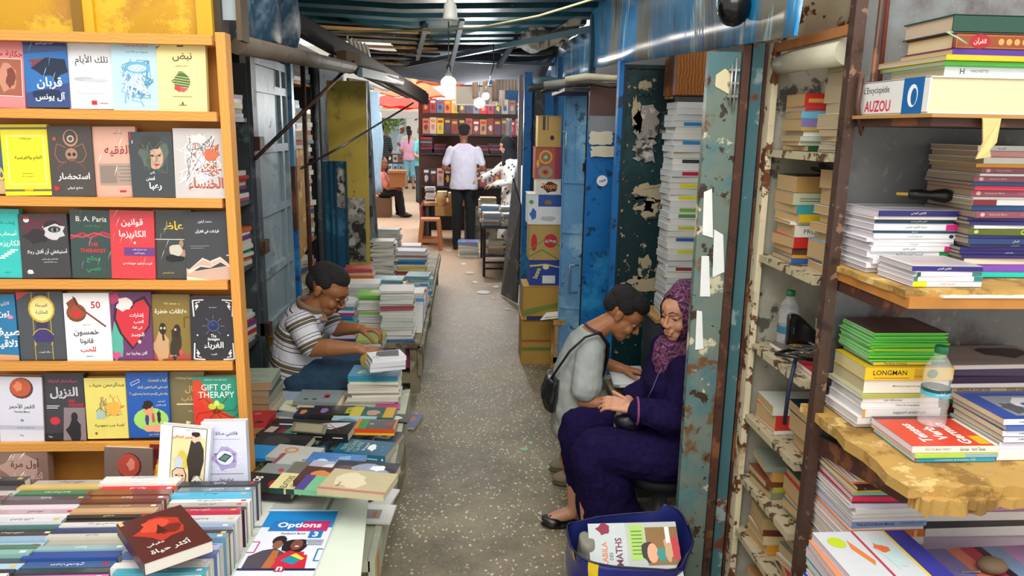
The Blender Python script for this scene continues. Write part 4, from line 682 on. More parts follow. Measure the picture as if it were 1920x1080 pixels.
# ================================================================ FRONT TABLE, CRATE ROWS
t = empty('display_table', (-.9, 1.7, 0)); tag(t, 'low front table carrying the rows of spine-up books', 'table')
b = MB(); b.box((-.75, -.75, .515), (.36, .46, .545), M_bench); b.build('table_top', t)
b = MB(); b.box((.36, -.75, .535), (.54, .25, .565), M_bench); b.box((.345, -.75, .545), (.36, .25, .565), M_bench); b.build('side_leaf', t)
for x in (-.7, .30):
    for y in (-.7, .40): b = MB(); b.box((x, y, 0), (x + .05, y + .05, .515), M_bench); b.build('leg', t)
cols4 = ['#3a3c44 #7a8a94 #57b4d8 #e8e4dc #b8aca0 #20243c #c02a48 #dcdcd8 #c8ccd0 #93a4c0 #4a3c38 #6a90a8 #88b4cc #a8b0dc #5a74a8 #d8ccc4 #e4e4e2 #4aa4b8 #c8d0d0 #38b4d4 #d03c5c #2c2c34 #dcd8d0 #7c4c8c #3c6c9c #e8e0d0',
         '#e4e4e2 #e0dcd6 #d01c20 #7a3c28 #8a4428 #6a3426 #94765c #c8a074 #2c2624 #3c3836 #dedcd8 #32406c #c8c4b4 #a4a094 #90b0b4 #284c94 #3c5c8c #1c3c3c #e478b8 #7a5c94 #26262a #4c8cb4 #e4dcc0 #8a2c34 #2a4c7c #d8d4d0',
         '#b0aca4 #d8b86c #4a7c58 #4a3838 #5a4c50 #e4d8dc #c4a8b4 #e8e4e4 #d8dce0 #34605c #54403c #90b8d0 #b4bcc8 #487c68 #84b0a8 #4c4c54 #a8c8dc #2a2c38 #dcdad4 #5c5248 #d8e048 #2c5484 #e0d8c8 #7c3c4c #44546c #c8b89c',
         '#3a3634 #605a5c #b8c0c0 #c8bcb0 #6c706c #a09890 #c4484c #dcd8d4 #4c6478 #90a8b8 #c8c4bc #2c3038 #7a8c54 #d8d4c8 #a04038 #404858 #e0dcd4 #3c5c54 #8c7c6c #c03830 #c8d0d4 #343c44 #98683c #dcd4c4 #506c8c #b4a89c']
spA = ['راضية', 'الحرب', 'المسافر', 'عبد الله البصيص', 'شفرة بلال', 'ألف ليلة', 'سيدات القمر', 'صورة', 'موسم الهجرة', 'حديث الصباح']
xr = [-.56, -.775, -.975, -1.18]
colname = ['the row at the table edge', 'the row next to the edge row', 'the third row from the table edge', 'the row farthest from the alley']
for c in range(4):
    y = 1.965; q = random.Random(20 + c)
    if c == 0: y = 1.93
    for i, col in enumerate(cols4[c].split()):
        t_ = q.uniform(.018, .03); y -= t_ * 1.01 + .001
        if y < 1.28: break
        hb = q.uniform(.135, .15); L_ = q.uniform(.195, .215)
        x0 = xr[c] - L_ + q.uniform(-.006, .004); lean = 4
        # book standing on its fore-edge: height along X, spine up
        M = Matrix.Translation((x0, y, .549)) @ Matrix.Rotation(R(-lean), 4, 'X') @ Matrix((( 0, 0, 1, 0), (0, 1, 0, 0), (-1, 0, 0, hb), (0, 0, 0, 1)))
        els = []
        if i % 2 == 0 or c == 0: els = [('t', spA[(i + c * 3) % 10], .5, .5, .5, Wt if sum(lin(col)) < 1.2 else '#3a3434', .35), ('r', .06, .3, .12, .7, q.choice([Wt, Rd, '#d8b84c']))]
        book('spine_up_book', M, hb, L_, t_, col, '%s spine-up book, %s from the back of %s' % (cname(col), ORD[i] if i else 'first', colname[c]), group='spine-up books in ' + colname[c], parts=True,
             side='L', spine=els, film=q.random() < .25, page=q.choice(['#e4dfd0', '#efece2', '#d9cfb8']))
# two white books standing in front
g7 = 'white books propped on the edge row'
FB((303, 795), (294, 921), 94, .022, '#e4e8f2', [('r', .24, .02, .92, .99, '#ece0a8'), ('l', [(.24, .02), (.92, .02), (.92, .99), (.24, .99), (.24, .02)], .012, Bk), ('r', .25, .86, .91, .98, '#eef0f4'), ('t', 'محمد شكري', .6, .95, .03, Bk, .3), ('t', 'الخبز الحافي', .45, .84, .07, '#c8242c', .5, .01), ('b', .45, .5, .16, .16, '#dcc84c', 3), ('b', .72, .5, .17, .42, '#3a342c', 6), ('e', .72, .86, .09, .07, '#f0c8b0'), ('b', .72, .9, .1, .05, '#2a241c', 4), ('b', .4, .45, .1, .14, '#c8d4dc', 8), ('e', .42, .24, .13, .13, '#f0c0a4'), ('l', [(.3, .2), (.28, .32), (.36, .38), (.5, .38), (.56, .28), (.54, .14)], .015, Bk), ('l', [(.42, .3), (.43, .22), (.40, .2)], .01, Bk), ('e', .37, .27, .03, .012, Bk), ('e', .48, .27, .03, .012, Bk), ('e', .43, .165, .04, .015, Rd), ('e', .78, .18, .11, .11, '#f0ecd8'), ('l', [(.68, .22), (.78, .3), (.88, .22), (.85, .1), (.76, .06), (.68, .16)], .012, Bk), ('e', .75, .2, .02, .01, Bk), ('e', .82, .2, .02, .01, Bk), ('b', .33, .08, .07, .07, '#e8a0a0', 5), ('b', .6, .07, .15, .05, '#2c2420', 7)], 'white paperback with black-robed cartoon figures propped on the edge row', name='propped_book', group=g7, Y=1.96, lean=4)
FB((378, 790), (383, 914), 83, .026, '#dcdff0', [('t', 'فاتتني صلاة !!', .52, .81, .08, '#3c3a54', .82, .02), ('r', .15, .73, .85, .735, '#8c8cac'), ('b', .5, .45, .34, .19, '#b4a8d8', 3), ('b', .5, .45, .26, .14, '#8c80b8', 8), ('e', .5, .45, .19, .11, '#eceaf8'), ('p', [(.34, .43), (.5, .52), (.66, .48), (.5, .38)], '#2c3440'), ('p', [(.38, .435), (.5, .5), (.62, .475), (.5, .4)], '#5c8c80'), ('r', .1, .2, .9, .21, '#8c8cac'), ('t', 'إسلام جمال', .5, .11, .06, '#3c3a54', .34, .01)] + [('p', [(.5 + .3 * math.cos(a), .45 + .17 * math.sin(a)), (.5 + .34 * math.cos(a + .15), .45 + .2 * math.sin(a + .15)), (.5 + .38 * math.cos(a), .45 + .2 * math.sin(a))], '#f4f4fc') for a in [k * .52 for k in range(12)]], 'pale lilac book with a ring of stones around a dark tile, propped at the corner', name='propped_book', group=g7, Y=1.99, lean=4)
# dark red book lying across the rows
A, B_ = W(165, 1042, Z=.735), W(250, 1003, Z=.74); a_ = math.atan2(1, .9)
M = Matrix.Translation(W(272, 1082, Z=.735)) @ Matrix.Rotation(R(38), 4, 'Z') @ Matrix.Translation((0, 0, .03)) @ LIE
book('lying_book', M, .14, .205, .028, '#4a1814', 'dark red paperback lying askew on top of the spine-up rows', front=[('b', .5, .62, .4, .28, '#b03020', 3), ('b', .45, .7, .24, .14, '#e0482c', 5), ('b', .6, .55, .2, .12, '#6a1c14', 6), ('p', [(.4, .5), (.5, .72), (.56, .5)], '#3a120e'), ('t', 'أكثر حياة', .45, .16, .14, Wt, .8, .01), ('t', 'حقيقي', .3, .30, .07, Wt, .4), ('r', .02, .9, .08, .99, '#e8b070')], page='#f0ece0')
# ================================================================ WHITE BOARD, OPTIONS BOOK
t = empty('card_board', (0, 0, 0)); tag(t, 'pale folded cardboard sheet laid over the near end of the book bench', 'cardboard')
Z0 = .585
P_ = [W(462, 925, Z=Z0), W(567, 920, Z=Z0), W(692, 921, Z=Z0), W(672, 1130, Z=Z0), W(490, 1130, Z=Z0), W(370, 1130, Z=Z0)]
M_cs = worn('pale_card_sheet', '#c6cfc2', [('#dde2d6', 5, .55, .15), ('#a8ab98', 40, .66, .1)], .6, 6, bump=.1)
b = MB(); up = Vector((0, 0, .003)); b.mesh(P_ + [p - up * 2 for p in P_], [(5, 4, 1, 0), (11, 6, 7, 10), (0, 1, 7, 6), (1, 2, 8, 7), (3, 4, 10, 9), (4, 5, 11, 10)] + [(4, 3, 2, 1), (2, 3, 9, 8)], M_cs); b.build('sheet', t)
b = MB(); m1 = P_[2].lerp(P_[1], .45); m2 = P_[3].lerp(P_[4], .75)
b.mesh([m1 + up, P_[2] + up * 1.5, P_[3] + up * 1.5, m2 + up, m1 - up * .4, P_[2], P_[3], m2 - up * .4], [(0, 3, 2, 1), (0, 4, 7, 3), (0, 1, 5, 4)], mat('#d2dccd', .5, var=.05)); b.build('folded_flap', t)
def quad_book(name, bl, br, tl, Z, t, col, els, label, side='L', page='#efece2', group=None, **kw):
    A, B_, C_ = W(*bl, Z=Z), W(*br, Z=Z), W(*tl, Z=Z); x = (B_ - A); w = x.length; x.normalize(); y = Vector((-x.y, x.x, 0)); h = (C_ - A).dot(y)
    M = Matrix(((x.x, y.x, 0, A.x), (x.y, y.y, 0, A.y), (0, 0, 1, Z), (0, 0, 0, 1))) @ LIE
    return book(name, M, w, h, t, col, label, front=els, side=side, page=page, group=group, **kw)
quad_book('text_booklet', (458, 985), (598, 985), (487, 918), .592, .004, '#d8dad0', [('t', 'COPORALE N', .17, .93, .03, '#3a3a3a', .3, .01), ('r', .08, .86, .28, .87, '#a04040')] + [('r', .22 + .02 * (i % 2), .8 - i * .045, .95, .815 - i * .045, '#9a9c98') for i in range(12)], 'pale printed booklet showing its text back cover above the English course book', page='#e4e4dc')
OP = [('r', 0, .72, 1, 1, '#1f86cc'), ('r', 0, .98, 1, 1, '#e8ecf2'), ('p', [(.12, .66), (.94, .66), (.96, .82), (.14, .82)], '#c4306c'), ('p', [(.12, .66), (.5, .66), (.6, .82), (.14, .82)], '#2476bc'), ('t', 'Options', .53, .745, .105, Wt, .72, .03), ('t', "Student's Book", .50, .625, .028, '#2c2c4c', .34, .012), ('r', .72, .56, .90, .67, '#2476bc'), ('t', '3', .81, .615, .075, Wt, .12, .03),
      ('e', .36, .52, .095, .07, '#2a2024'), ('e', .36, .46, .065, .06, '#8a5c48'), ('p', [(.05, .14), (.05, .3), (.2, .38), (.36, .41), (.5, .35), (.5, .14)], '#4c4450'), ('p', [(.3, .14), (.34, .38), (.42, .38), (.46, .14)], '#b06838'),
      ('b', .62, .44, .19, .14, '#221a20', 4), ('e', .62, .46, .08, .075, '#7c4a3c'), ('b', .62, .26, .24, .14, '#c4243c', 7), ('p', [(.42, .14), (.46, .32), (.82, .32), (.86, .14)], '#c4243c'), ('p', [(.5, .24), (.62, .32), (.78, .27), (.68, .19)], '#1c8aa4'), ('p', [(.6, .31), (.66, .34), (.8, .27), (.77, .25)], '#e8d43c'), ('e', .63, .435, .03, .008, '#f0e4e0'),
      ('l', [(.0, .5), (.1, .5), (.1, .35), (.0, .35)], .015, '#c4306c'), ('l', [(1, .4), (.93, .4), (.93, .24), (1, .24)], .02, '#2476bc'), ('r', 0, .115, 1, .14, '#1c2450'), ('r', .48, .1, .6, .17, '#b02c4c'), ('t', 'n', .54, .135, .05, Wt, .08, .02)] + lines(.84, .52, 4, .24, .022, '#5c5c7c', .007)
quad_book('course_book', (432, 1088), (583, 1088), (478, 956), .597, .008, '#dfe4f0', OP, 'blue and white English course book with two students on its cover')
# ================================================================ LEFT BENCH WITH FLAT BOOKS
t = empty('book_bench', (-.65, 2.7, 0)); tag(t, 'low pale wooden bench spread with foreign-language paperbacks beside the alley', 'bench')
ox = (.65, -2.7)
def part_box(name, par, a, b_, m, o=(0, 0)):
    b = MB(); b.box((a[0] + o[0], a[1] + o[1], a[2]), (b_[0] + o[0], b_[1] + o[1], b_[2]), m); return b.build(name, par)
M_pbench = worn('pale_bench_paint', '#b8bca4', [('#8a8468', 7, .6, .1), ('#d4d8c4', 9, .6, .08)], .6, 5)
part_box('bench_top', t, (-1.08, 2.30, .385), (-.27, 3.42, .42), M_pbench, ox); part_box('bench_top', t, (-.53, 1.97, .385), (-.27, 2.30, .42), M_pbench, ox)
part_box('edge_board', t, (-.275, 1.97, .30), (-.255, 3.42, .424), M_pbench, ox)
for x, y in ((-1.05, 2.35), (-.33, 2.0), (-1.05, 3.34), (-.33, 3.34)): part_box('leg', t, (x, y, 0), (x + .05, y + .05, .385), M_bench, ox)
b = MB(); A = W(690, 1040, Z=.40); b.box((A.x - .05 + ox[0], A.y - .03 + ox[1], .33), (A.x + .03 + ox[0], A.y + .02 + ox[1], .41), M_ply); b.build('splintered_end', t)
g = 'foreign-language paperbacks laid flat on the low bench'
_FP = []
def _hit(a, b_):
    for (P, Q) in ((a, b_), (b_, a)):
        for i in range(2):
            d = (P[i + 1] - P[i]).normalized(); pa = [v.dot(d) for v in P]; qa = [v.dot(d) for v in Q]
            if max(pa) < min(qa) + .006 or max(qa) < min(pa) + .006: return False
    return True
def flat(px, py, rot, L_, w, t_, lift, col, els, label, side='L', page='#d9cfb8', sp=None, tilt=0, film=False):
    z = .4215; L_ *= .92; w *= .88; t_ *= .85
    for _ in range(3):
        p = W(px, py, Z=z + t_); c, s_ = math.cos(R(rot)), math.sin(R(rot)); fp = [Vector((p.x + x * c - y * s_, p.y + x * s_ + y * c)) for x, y in ((-w / 2, -L_ / 2), (w / 2, -L_ / 2), (w / 2, L_ / 2), (-w / 2, L_ / 2))]
        z = max([.4215] + [tz for q_, tz in _FP if _hit(fp, q_)])
    if tilt: z += .02
    p = W(px, py, Z=z + t_); _FP.append((fp, z + t_ + .0006))
    M = Matrix.Translation((p.x, p.y, z)) @ Matrix.Rotation(R(rot), 4, 'Z') @ Matrix.Rotation(R(tilt), 4, 'Y') @ Matrix.Translation((-w / 2, -L_ / 2, t_)) @ LIE
    return book('flat_book', M, w, L_, t_, col, label, group=g, front=els, side=side, page=page, spine=sp, film=film)
def ttl(s, col, v=.6, th=.18, w=.8): return ('t', s, .5, v, th, col, w, .01)
F = flat
F(590, 915, 80, .12, .10, .008, 0, '#8c4c6c', [], 'mauve paperback showing under the cream relations book')
F(703, 930, 78, .15, .14, .008, 0, '#c8c8c4', [('b', .4, .6, .3, .2, '#3a3a3a', 5), ('b', .6, .3, .2, .12, '#5c5c5c', 7)], 'black and white magazine poking out at the alley edge near the cardboard')
F(700, 962, 85, .14, .13, .008, 0, '#dcdcd6', [('r', .2, .3, .7, .8, '#8a8a86'), ('r', .3, .4, .6, .5, '#b86048')], 'white leaflet with a grey photo beside the cardboard sheet')
F(478, 912, 84, .12, .10, .01, 0, '#22241f', [('b', .5, .5, .3, .3, '#3c4030', 5)], 'black paperback half hidden at the left behind the propped white books')
F(486, 850, 88, .2, .13, .01, 0, '#d8d4c4', [('r', .1, .1, .9, .5, '#c8c4b0')], 'cream paperback under the red and orange pair at the left of the bench')
F(708, 817, 76, .2, .13, .028, 0, '#20242a', [('t', 'NOIR', .3, .6, .12, Wt, .6, .01), ('r', .3, .2, .8, .5, '#b4b09c'), ('b', .6, .35, .15, .1, '#3c3c3c', 4)], 'black novel with white script and cream picture at the alley edge')
F(672, 814, 80, .15, .12, .014, 0, '#8a4c44', [('b', .5, .5, .4, .3, '#d0a898', 5)], 'pinkish-brown paperback behind the thick teal book')
F(538, 778, 78, .2, .13, .012, 0, '#3a3a3e', [('b', .5, .5, .4, .4, '#8a8a8e', 3), ('r', .1, .1, .3, .9, '#c8c8cc')], 'black and grey paperback behind the pair of black books near the tan pile')
F(566, 745, 80, .2, .14, .006, 0, '#b4c4dc', [('r', .6, .1, .95, .6, '#e4e8f0'), ('b', .3, .5, .1, .08, '#b8d040', 4)], 'pale blue and white booklet beside the grey magazines at the bench end')
F(558, 762, 70, .19, .13, .006, .007, '#e4e4d0', [('b', .5, .4, .3, .1, '#c83c3c', 4), ('p', [(.4, .6), (.6, .9), (.7, .6)], '#b8d040')], 'white booklet with a red oval and lime flash near the bench end')
F(590, 772, 85, .17, .11, .016, 0, '#1e2440', [('b', .5, .8, .3, .12, '#e89030', 4), ('b', .5, .4, .25, .2, '#d8d8e4', 6)], 'navy paperback with an orange star, below the grey magazines')
F(624, 769, 88, .19, .12, .014, 0, '#2a2226', [('b', .5, .7, .3, .12, '#9a7ab0', 4), ('b', .4, .35, .35, .2, '#b87848', 6), ('r', .1, .05, .4, .3, '#c89a40')], 'black paperback with brown and violet picture below the grey magazines')
F(656, 769, 86, .15, .10, .014, 0, '#38382c', [('t', 'NORA', .5, .5, .35, '#d8e830', .8, .03)], 'dark paperback with lime yellow lettering at the foot of the workbook pile')
F(700, 773, 86, .2, .13, .018, 0, '#3c6a64', [('r', 0, .75, 1, 1, '#d8c84c'), ('b', .5, .5, .3, .2, '#c8a088', 4), ('r', 0, .02, 1, .25, '#d8a838')], 'teal paperback with yellow ends just below the workbook pile')
F(742, 783, 80, .13, .1, .01, 0, '#1c1c20', [('b', .5, .5, .3, .3, '#e8e8ea', 4)], 'small black and white paperback at the alley edge of the bench')
F(727, 762, 92, .12, .08, .006, 0, '#b83c80', [], 'small magenta booklet sticking out under the workbook pile')
F(549, 795, 84, .19, .12, .018, 0, '#242428', [('r', .2, .3, .3, .8, Wt), ('r', .4, .3, .5, .8, Wt), ('r', .1, .05, .9, .15, '#a02830')], 'black paperback with white bars, left of the tent-like black book')
F(661, 790, 86, .19, .13, .016, 0, '#9cc0c8', [('b', .5, .6, .3, .25, '#5c90a8', 5), ('t', 'SKIN', .3, .3, .14, '#1c3c5c', .6, .02)], 'light blue paperback between the black book and the striped one')
F(705, 795, 86, .17, .11, .03, .0, '#22241e', [('r', 0, .9, 1, 1, '#e07828'), ('r', .0, .7, 1, .9, '#3c8a3c'), ('r', 0, 0, 1, .04, '#e07828'), ('e', .5, .2, .18, .1, '#8a2a20'), ('t', 'II', .5, .6, .1, Wt, .3)], 'black paperback with orange border and green band near the alley edge', sp=[('r', 0, 0, 1, 1, '#d84820'), ('r', 0, 0, 1, .35, '#e8b830')])
F(532, 808, 76, .19, .12, .02, 0, '#401c20', [('r', .1, .1, .7, .6, '#8a2830'), ('r', .2, .7, .8, .9, '#c8b8a8')], 'dark red paperback above the big black one at the left of the bench')
F(571, 812, 70, .17, .11, .02, 0, '#2c9070', [('r', .2, .1, .8, .7, '#d8e4dc'), ('r', 0, 0, 1, .18, '#e88030')], 'green and white paperback with orange foot beside the tent-like book')
F(528, 826, 80, .22, .15, .03, 0, '#1a1a1c', [('b', .5, .6, .4, .3, '#3a342c', 4), ('r', .0, .05, .12, .95, '#6c7078')], 'large black paperback left of the blue and black crime novel', sp=[('r', .1, .4, .9, .6, Wt)])
F(614, 800, 82, .21, .14, .035, 0, '#17171a', [('p', [(.1, .95), (.5, .7), (.3, .4), (.6, .2), (.9, .1), (.8, .5), (.6, .8)], '#c8c8ca'), ('p', [(.3, .9), (.5, .6), (.45, .3), (.4, .6)], '#17171a'), ('l', [(.2, .2), (.7, .5), (.5, .9)], .03, '#7a3038')], 'thick black book with white swirl and chess piece in the middle of the bench', sp=[('b', .2, .5, .04, .3, Wt, 3), ('r', .3, .4, .5, .55, Wt), ('r', .7, .4, .9, .5, Wt)])
F(580, 800, 78, .14, .045, .012, .025, '#6a6450', [('r', .1, .1, .9, .9, '#8a8468')], 'olive-grey book tilted like a tent against the thick black one', tilt=-35)
F(616, 838, 82, .2, .12, .025, 0, '#1d5c8c', [('r', 0, .0, 1, .5, '#23303a'), ('b', .5, .25, .4, .2, '#4c7468', 5), ('t', 'MARY', .5, .9, .12, '#b4d8ec', .7, .01), ('t', 'HIGGINS', .5, .76, .12, '#b4d8ec', .85, .01), ('t', 'CLARK', .5, .62, .12, '#b4d8ec', .7, .01)], 'blue and black crime novel with tall pale author lettering', sp=[('r', 0, 0, 1, 1, '#17171a'), ('e', .1, .5, .02, .2, Wt), ('r', .2, .4, .9, .55, '#9a9a9a')])
F(684, 838, 77, .215, .14, .036, .002, '#17607c', [('t', 'MARY', .5, .86, .1, '#9cb8a0', .7), ('t', 'HIGGINS', .5, .74, .1, '#9cb8a0', .8), ('t', 'CLARK', .5, .62, .1, '#9cb8a0', .7), ('b', .5, .35, .25, .08, Wt, 5), ('t', 'Ni vue ni', .5, .48, .06, Wt, .5)] + [('e', random.Random(i).uniform(.1, .9), random.Random(i + 50).uniform(.1, .9), .012, .01, Wt) for i in range(10)], 'thick teal hardback-sized book with starry cover nearest the alley', sp=[('r', .2, .4, .5, .6, Wt), ('r', .6, .42, .85, .56, '#a8c8d0'), ('e', .08, .5, .015, .15, Wt), ('e', .94, .5, .015, .15, Wt)])
F(512, 848, 80, .2, .12, .014, 0, '#2288c8', [('r', .0, .0, 1, .4, '#6a7078')], 'bright blue paperback with grey foot at the left of the bench')
F(554, 848, 77, .18, .12, .016, 0, '#b8b8ac', [('t', 'PO', .5, .62, .3, '#c8843c', .7, .02), ('r', .1, .0, .3, .2, '#9a9a90')], 'grey paperback with copper capital letters')
F(499, 872, 82, .19, .12, .022, 0, '#1c1e20', [('t', 'TOM', .4, .6, .14, '#e8e030', .5, .02), ('t', 'KRYPTON', .6, .3, .14, Wt, .8, .02)], 'black paperback with yellow and white capitals at the left of the bench')
F(564, 868, 76, .2, .13, .014, .004, '#b8bab4', [('t', 'LAWRENCE', .2, .6, .1, '#5c605c', .7), ('t', 'Philo', .6, .4, .28, '#3c403c', .7), ('r', 0, .92, 1, 1, '#8a4c60')], 'silver-grey paperback with handwritten-style title in the centre of the bench')
F(627, 864, 80, .2, .13, .014, 0, '#3c78b8', [('b', .4, .7, .2, .12, '#c8d8e8', 5), ('b', .6, .35, .3, .15, '#7ca4cc', 7)], 'mid-blue glossy paperback below the blue and black crime novel', film=True)
F(500, 890, 84, .18, .12, .014, 0, '#33352a', [('b', .5, .6, .3, .2, '#8a8c30', 5)], 'black paperback with an olive patch above the red-streaked one')
F(534, 885, 80, .17, .12, .016, 0, '#848a86', [('b', .6, .6, .12, .06, '#a83c48', 5), ('b', .7, .2, .14, .06, '#a83c48', 8)], 'grey paperback with red lips left of the cream relations book')
F(588, 882, 80, .17, .12, .014, 0, '#6c665e', [('b', .5, .5, .35, .3, '#9a958a', 4)], 'grey-brown paperback above the cream relations book')
F(619, 880, 78, .16, .12, .016, .002, '#a8a4b0', [('r', .15, .3, .25, .8, '#5c586c'), ('b', .6, .5, .25, .2, '#d4ccd8', 5)], 'lilac-grey paperback beside the long glossy dark one')
F(683, 880, 80, .21, .12, .032, 0, '#2c2c38', [('b', .4, .8, .35, .14, '#5c4450', 3), ('b', .5, .4, .4, .3, '#8a94a8', 5), ('b', .6, .3, .2, .15, '#dfe4ec', 7)], 'long glossy dark book with silvery clouds at the alley edge', film=True)
F(505, 905, 78, .2, .13, .022, .002, '#1a1719', [('t', 'PHOBOS', .35, .74, .13, Wt, .9, .03), ('b', .5, .35, .25, .16, '#8a2418', 5), ('b', .4, .38, .12, .08, '#e06030', 7)], 'black paperback with white capitals and red glow at the left front of the bench')
F(563, 903, 80, .16, .11, .02, .004, '#d8cd94', [('t', 'RELATIONS', .4, .74, .14, '#2c2c20', .85, .01), ('t', 'HUMAINES', .6, .56, .14, '#2c2c20', .85, .01), ('b', .6, .25, .25, .12, '#d8c030', 5), ('r', .3, .1, .6, .3, '#f0ecd8')], 'cream paperback on human relations with a small figure', sp=[('r', 0, 0, 1, 1, '#22443c'), ('r', .3, 0, .34, 1, '#d8cd94'), ('r', .6, 0, .63, 1, '#d8cd94')])
F(612, 891, 78, .17, .11, .02, 0, '#4a2c24', [('b', .5, .6, .3, .2, '#c87840', 5)], 'brown paperback with an orange face behind the green and purple one')
F(609, 907, 78, .15, .1, .018, .004, '#6cac80', [('r', .0, .8, 1, 1, '#4c3c80'), ('t', 'GHOST', .5, .5, .14, '#2c6c4c', .8, .01)], 'green paperback with a purple end beside the big cream book')
F(672, 902, 77, .20, .14, .022, .002, '#b8ac88', [('b', .5, .6, .4, .25, '#ccc2a2', 5), ('t', 'Paris', .3, .75, .05, '#3c3420', .3), ('r', .1, .2, .16, .8, '#b8a880'), ('r', .02, 0, .1, 1, '#b06c60')], 'big cream book in crumpled film at the front of the bench', film=True)
# piles on the bench ------------------------------------------------------
def pxstack(px, yb, yt, wpx, Z, cols, where, d=.20, name='stacked_booklet', **kw):
    p = W(px, yb, Z=Z); dist = (p - CO).length; h = wpx * dist / F_PX
    top = W(px, yt, Y=p.y + d * .3).z if kw.pop('topback', False) else W(px, yt, Y=p.y).z
    t_ = max(.004, (top - Z) / len(cols) - .0004)
    return stack(p.x, p.y + d / 2, Z + .001, cols, where, w=d, h=h, t=t_, name=name, **kw)
stack(W(500, 770, Z=.42).x - .02, 3.12, .4215, ['#5a3c84', '#c8b89c', '#b8b0a4', '#9aa08c', '#5a6a5a', '#a8b49c'], 'the tan-paged pile', w=.15, h=.2, t=.03, face=90, name='thick_book', group='tan-paged pile at the bench end', page='#c9a27a', seed=3, jit=.006,
      fronts={0: [('t', 'GRAMMAIRE', .5, .88, .04, '#3c4434', .4), ('r', .15, .6, .85, .61, '#5c6450'), ('r', .2, .5, .8, .51, '#5c6450'), ('t', 'VOCABULAIRE', .6, .2, .03, '#3c4434', .5)]})
stack(W(487, 815, Z=.42).x, 2.86, .4215, ['#c8b89c', '#d8602c', '#b8272c'], 'the red-topped small pile', w=.13, h=.18, t=.03, face=90, name='thick_book', group='small red-topped pile on the bench', page='#c9946a', seed=5, jit=.006,
      fronts={0: [('b', .3, .7, .15, .1, '#5c1a18', 4), ('e', .5, .2, .12, .06, '#d86c60')]})
stack(W(608, 748, Z=.42).x, 3.22, .4215, ['#d8d4c8', '#dcd0a8', '#8c9a9c'], 'the thin grey pile', w=.16, h=.2, t=.014, name='magazine', group='grey magazines at the bench end', seed=2, jit=.006,
      fronts={0: [('r', .35, .25, .65, .38, '#c83424'), ('b', .45, .3, .1, .06, '#1c1c1c', 3), ('r', .2, .5, .28, .6, '#2c3438'), ('r', .2, .7, .28, .8, '#2c3438')]})
pxstack(700, 757, 708, 92, .4215, ['#e4e0d4', '#d8d4c8', '#ece8dc', '#c8c4b4', '#e4dfd0', '#dcd8cc', '#d8d0bc', '#ece8e0', '#34a49c', '#3c94bc'], 'the workbook pile before the man', d=.17, name='workbook', group='workbook pile in front of the seated man', seed=4, page='#dcd8cc', tj=.25,
        fronts={0: [('b', .4, .6, .35, .25, '#7cc0d8', 3), ('b', .6, .3, .3, .15, '#1c5c84', 5), ('b', .3, .8, .1, .06, '#d8e040', 7)]})
p = W(722, 684, Z=.63)
stack(p.x, 3.2, .606, ['#dfe0e4', '#d8dae0', '#e8e8ec'], 'the small pad pile on the workbooks', w=.11, h=.16, t=.016, face=20, name='exam_pad', group='small pads lying on the workbook pile', seed=6, jit=.004,
      fronts={0: [('p', [(.1, .2), (.95, .05), (.95, .7), (.3, .85)], '#3c4048'), ('r', .1, .75, .4, .95, '#c8ccd4')]})
# single booklet on the ground at the bench corner
M = Matrix.Translation(W(762, 800, Z=0.0)) @ Matrix.Rotation(R(-12), 4, 'Z') @ Matrix.Translation((-.07, -.05, .022)) @ LIE
book('ground_book', M, .13, .19, .018, '#6a78a4', 'blue-grey paperback lying on the floor against the bench edge', front=[('b', .6, .6, .3, .25, '#b88078', 3)], page='#e4dfd0')
# ================================================================ SECOND BENCH, STACKS BEHIND THE MAN'S HANDS
t = empty('stack_bench', (-.6, 6.2, 0)); tag(t, 'low wooden trestle bench carrying the tall white booklet stacks', 'bench'); ox2 = (.6, -6.2)
part_box('bench_top', t, (-.95, 4.52, .30), (-.275, 8.1, .33), M_bench, ox2)
for y in (4.55, 6.2, 7.9):
    part_box('support', t, (-.34, y, 0), (-.28, y + .06, .30), M_bench, ox2); part_box('support', t, (-.92, y, 0), (-.86, y + .06, .30), M_bench, ox2); part_box('cross_piece', t, (-.86, y, .06), (-.34, y + .04, .12), M_bench, ox2)
part_box('side_plank', t, (-.29, 4.52, .12), (-.262, 4.75, .31), M_bench, ox2); part_box('side_rail', t, (-.275, 4.6, .24), (-.255, 8.1, .30), M_bench, ox2)
b = MB(); A, B_ = W(702, 690, Y=4.66), W(772, 642, Y=4.66); b.box((A.x, 4.66, .125), (B_.x, 4.9, .295), mat('#a84c78', .5)); b.box((A.x + .14, 4.655, .16), (A.x + .2, 4.66, .26), M_white); b.box((A.x + .07, 4.655, .23), (A.x + .12, 4.66, .27), mat('#d8a8c0', .5))
tag(b.build('pink_crate'), 'magenta cardboard crate with a white label tucked under the trestle bench', 'box')
WG = ['#e4e2da', '#d8d8d2', '#eceae4', '#cfd2cc', '#e0e4dc']
def whites(n, sd, extra={}):
    q = random.Random(sd); return [extra.get(i, q.choice(WG)) for i in range(n)]
gb = 'white exam booklets on the trestle bench'
pxstack(744, 641, 541, 60, .331, whites(20, 1, {13: '#a84e58', 12: '#b05a62', 0: '#3c78b8'}), 'the front stack with a red band', seed=11, group='front booklet stack on the trestle bench', page='#dcdcd6', jit=.008, rz=.05)
pxstack(768, 600, 545, 50, .331, whites(10, 2, {3: '#8cb0d0', 6: '#c85048'}), 'the stack behind the red-banded one', seed=12, group='second booklet stack on the trestle bench', page='#dcdcd6')
pxstack(694, 628, 553, 46, .331, whites(15, 3, {14: '#7cc048', 8: '#9cc860', 7: '#d8dcd0', 13: '#5cb04c'}), 'the green-topped stack', seed=13, group='green-topped stack on the trestle bench', page='#d8dad0', fronts={0: [('b', .4, .5, .4, .3, '#7cc048', 3), ('b', .6, .3, .25, .2, '#d8d4c8', 5)]})
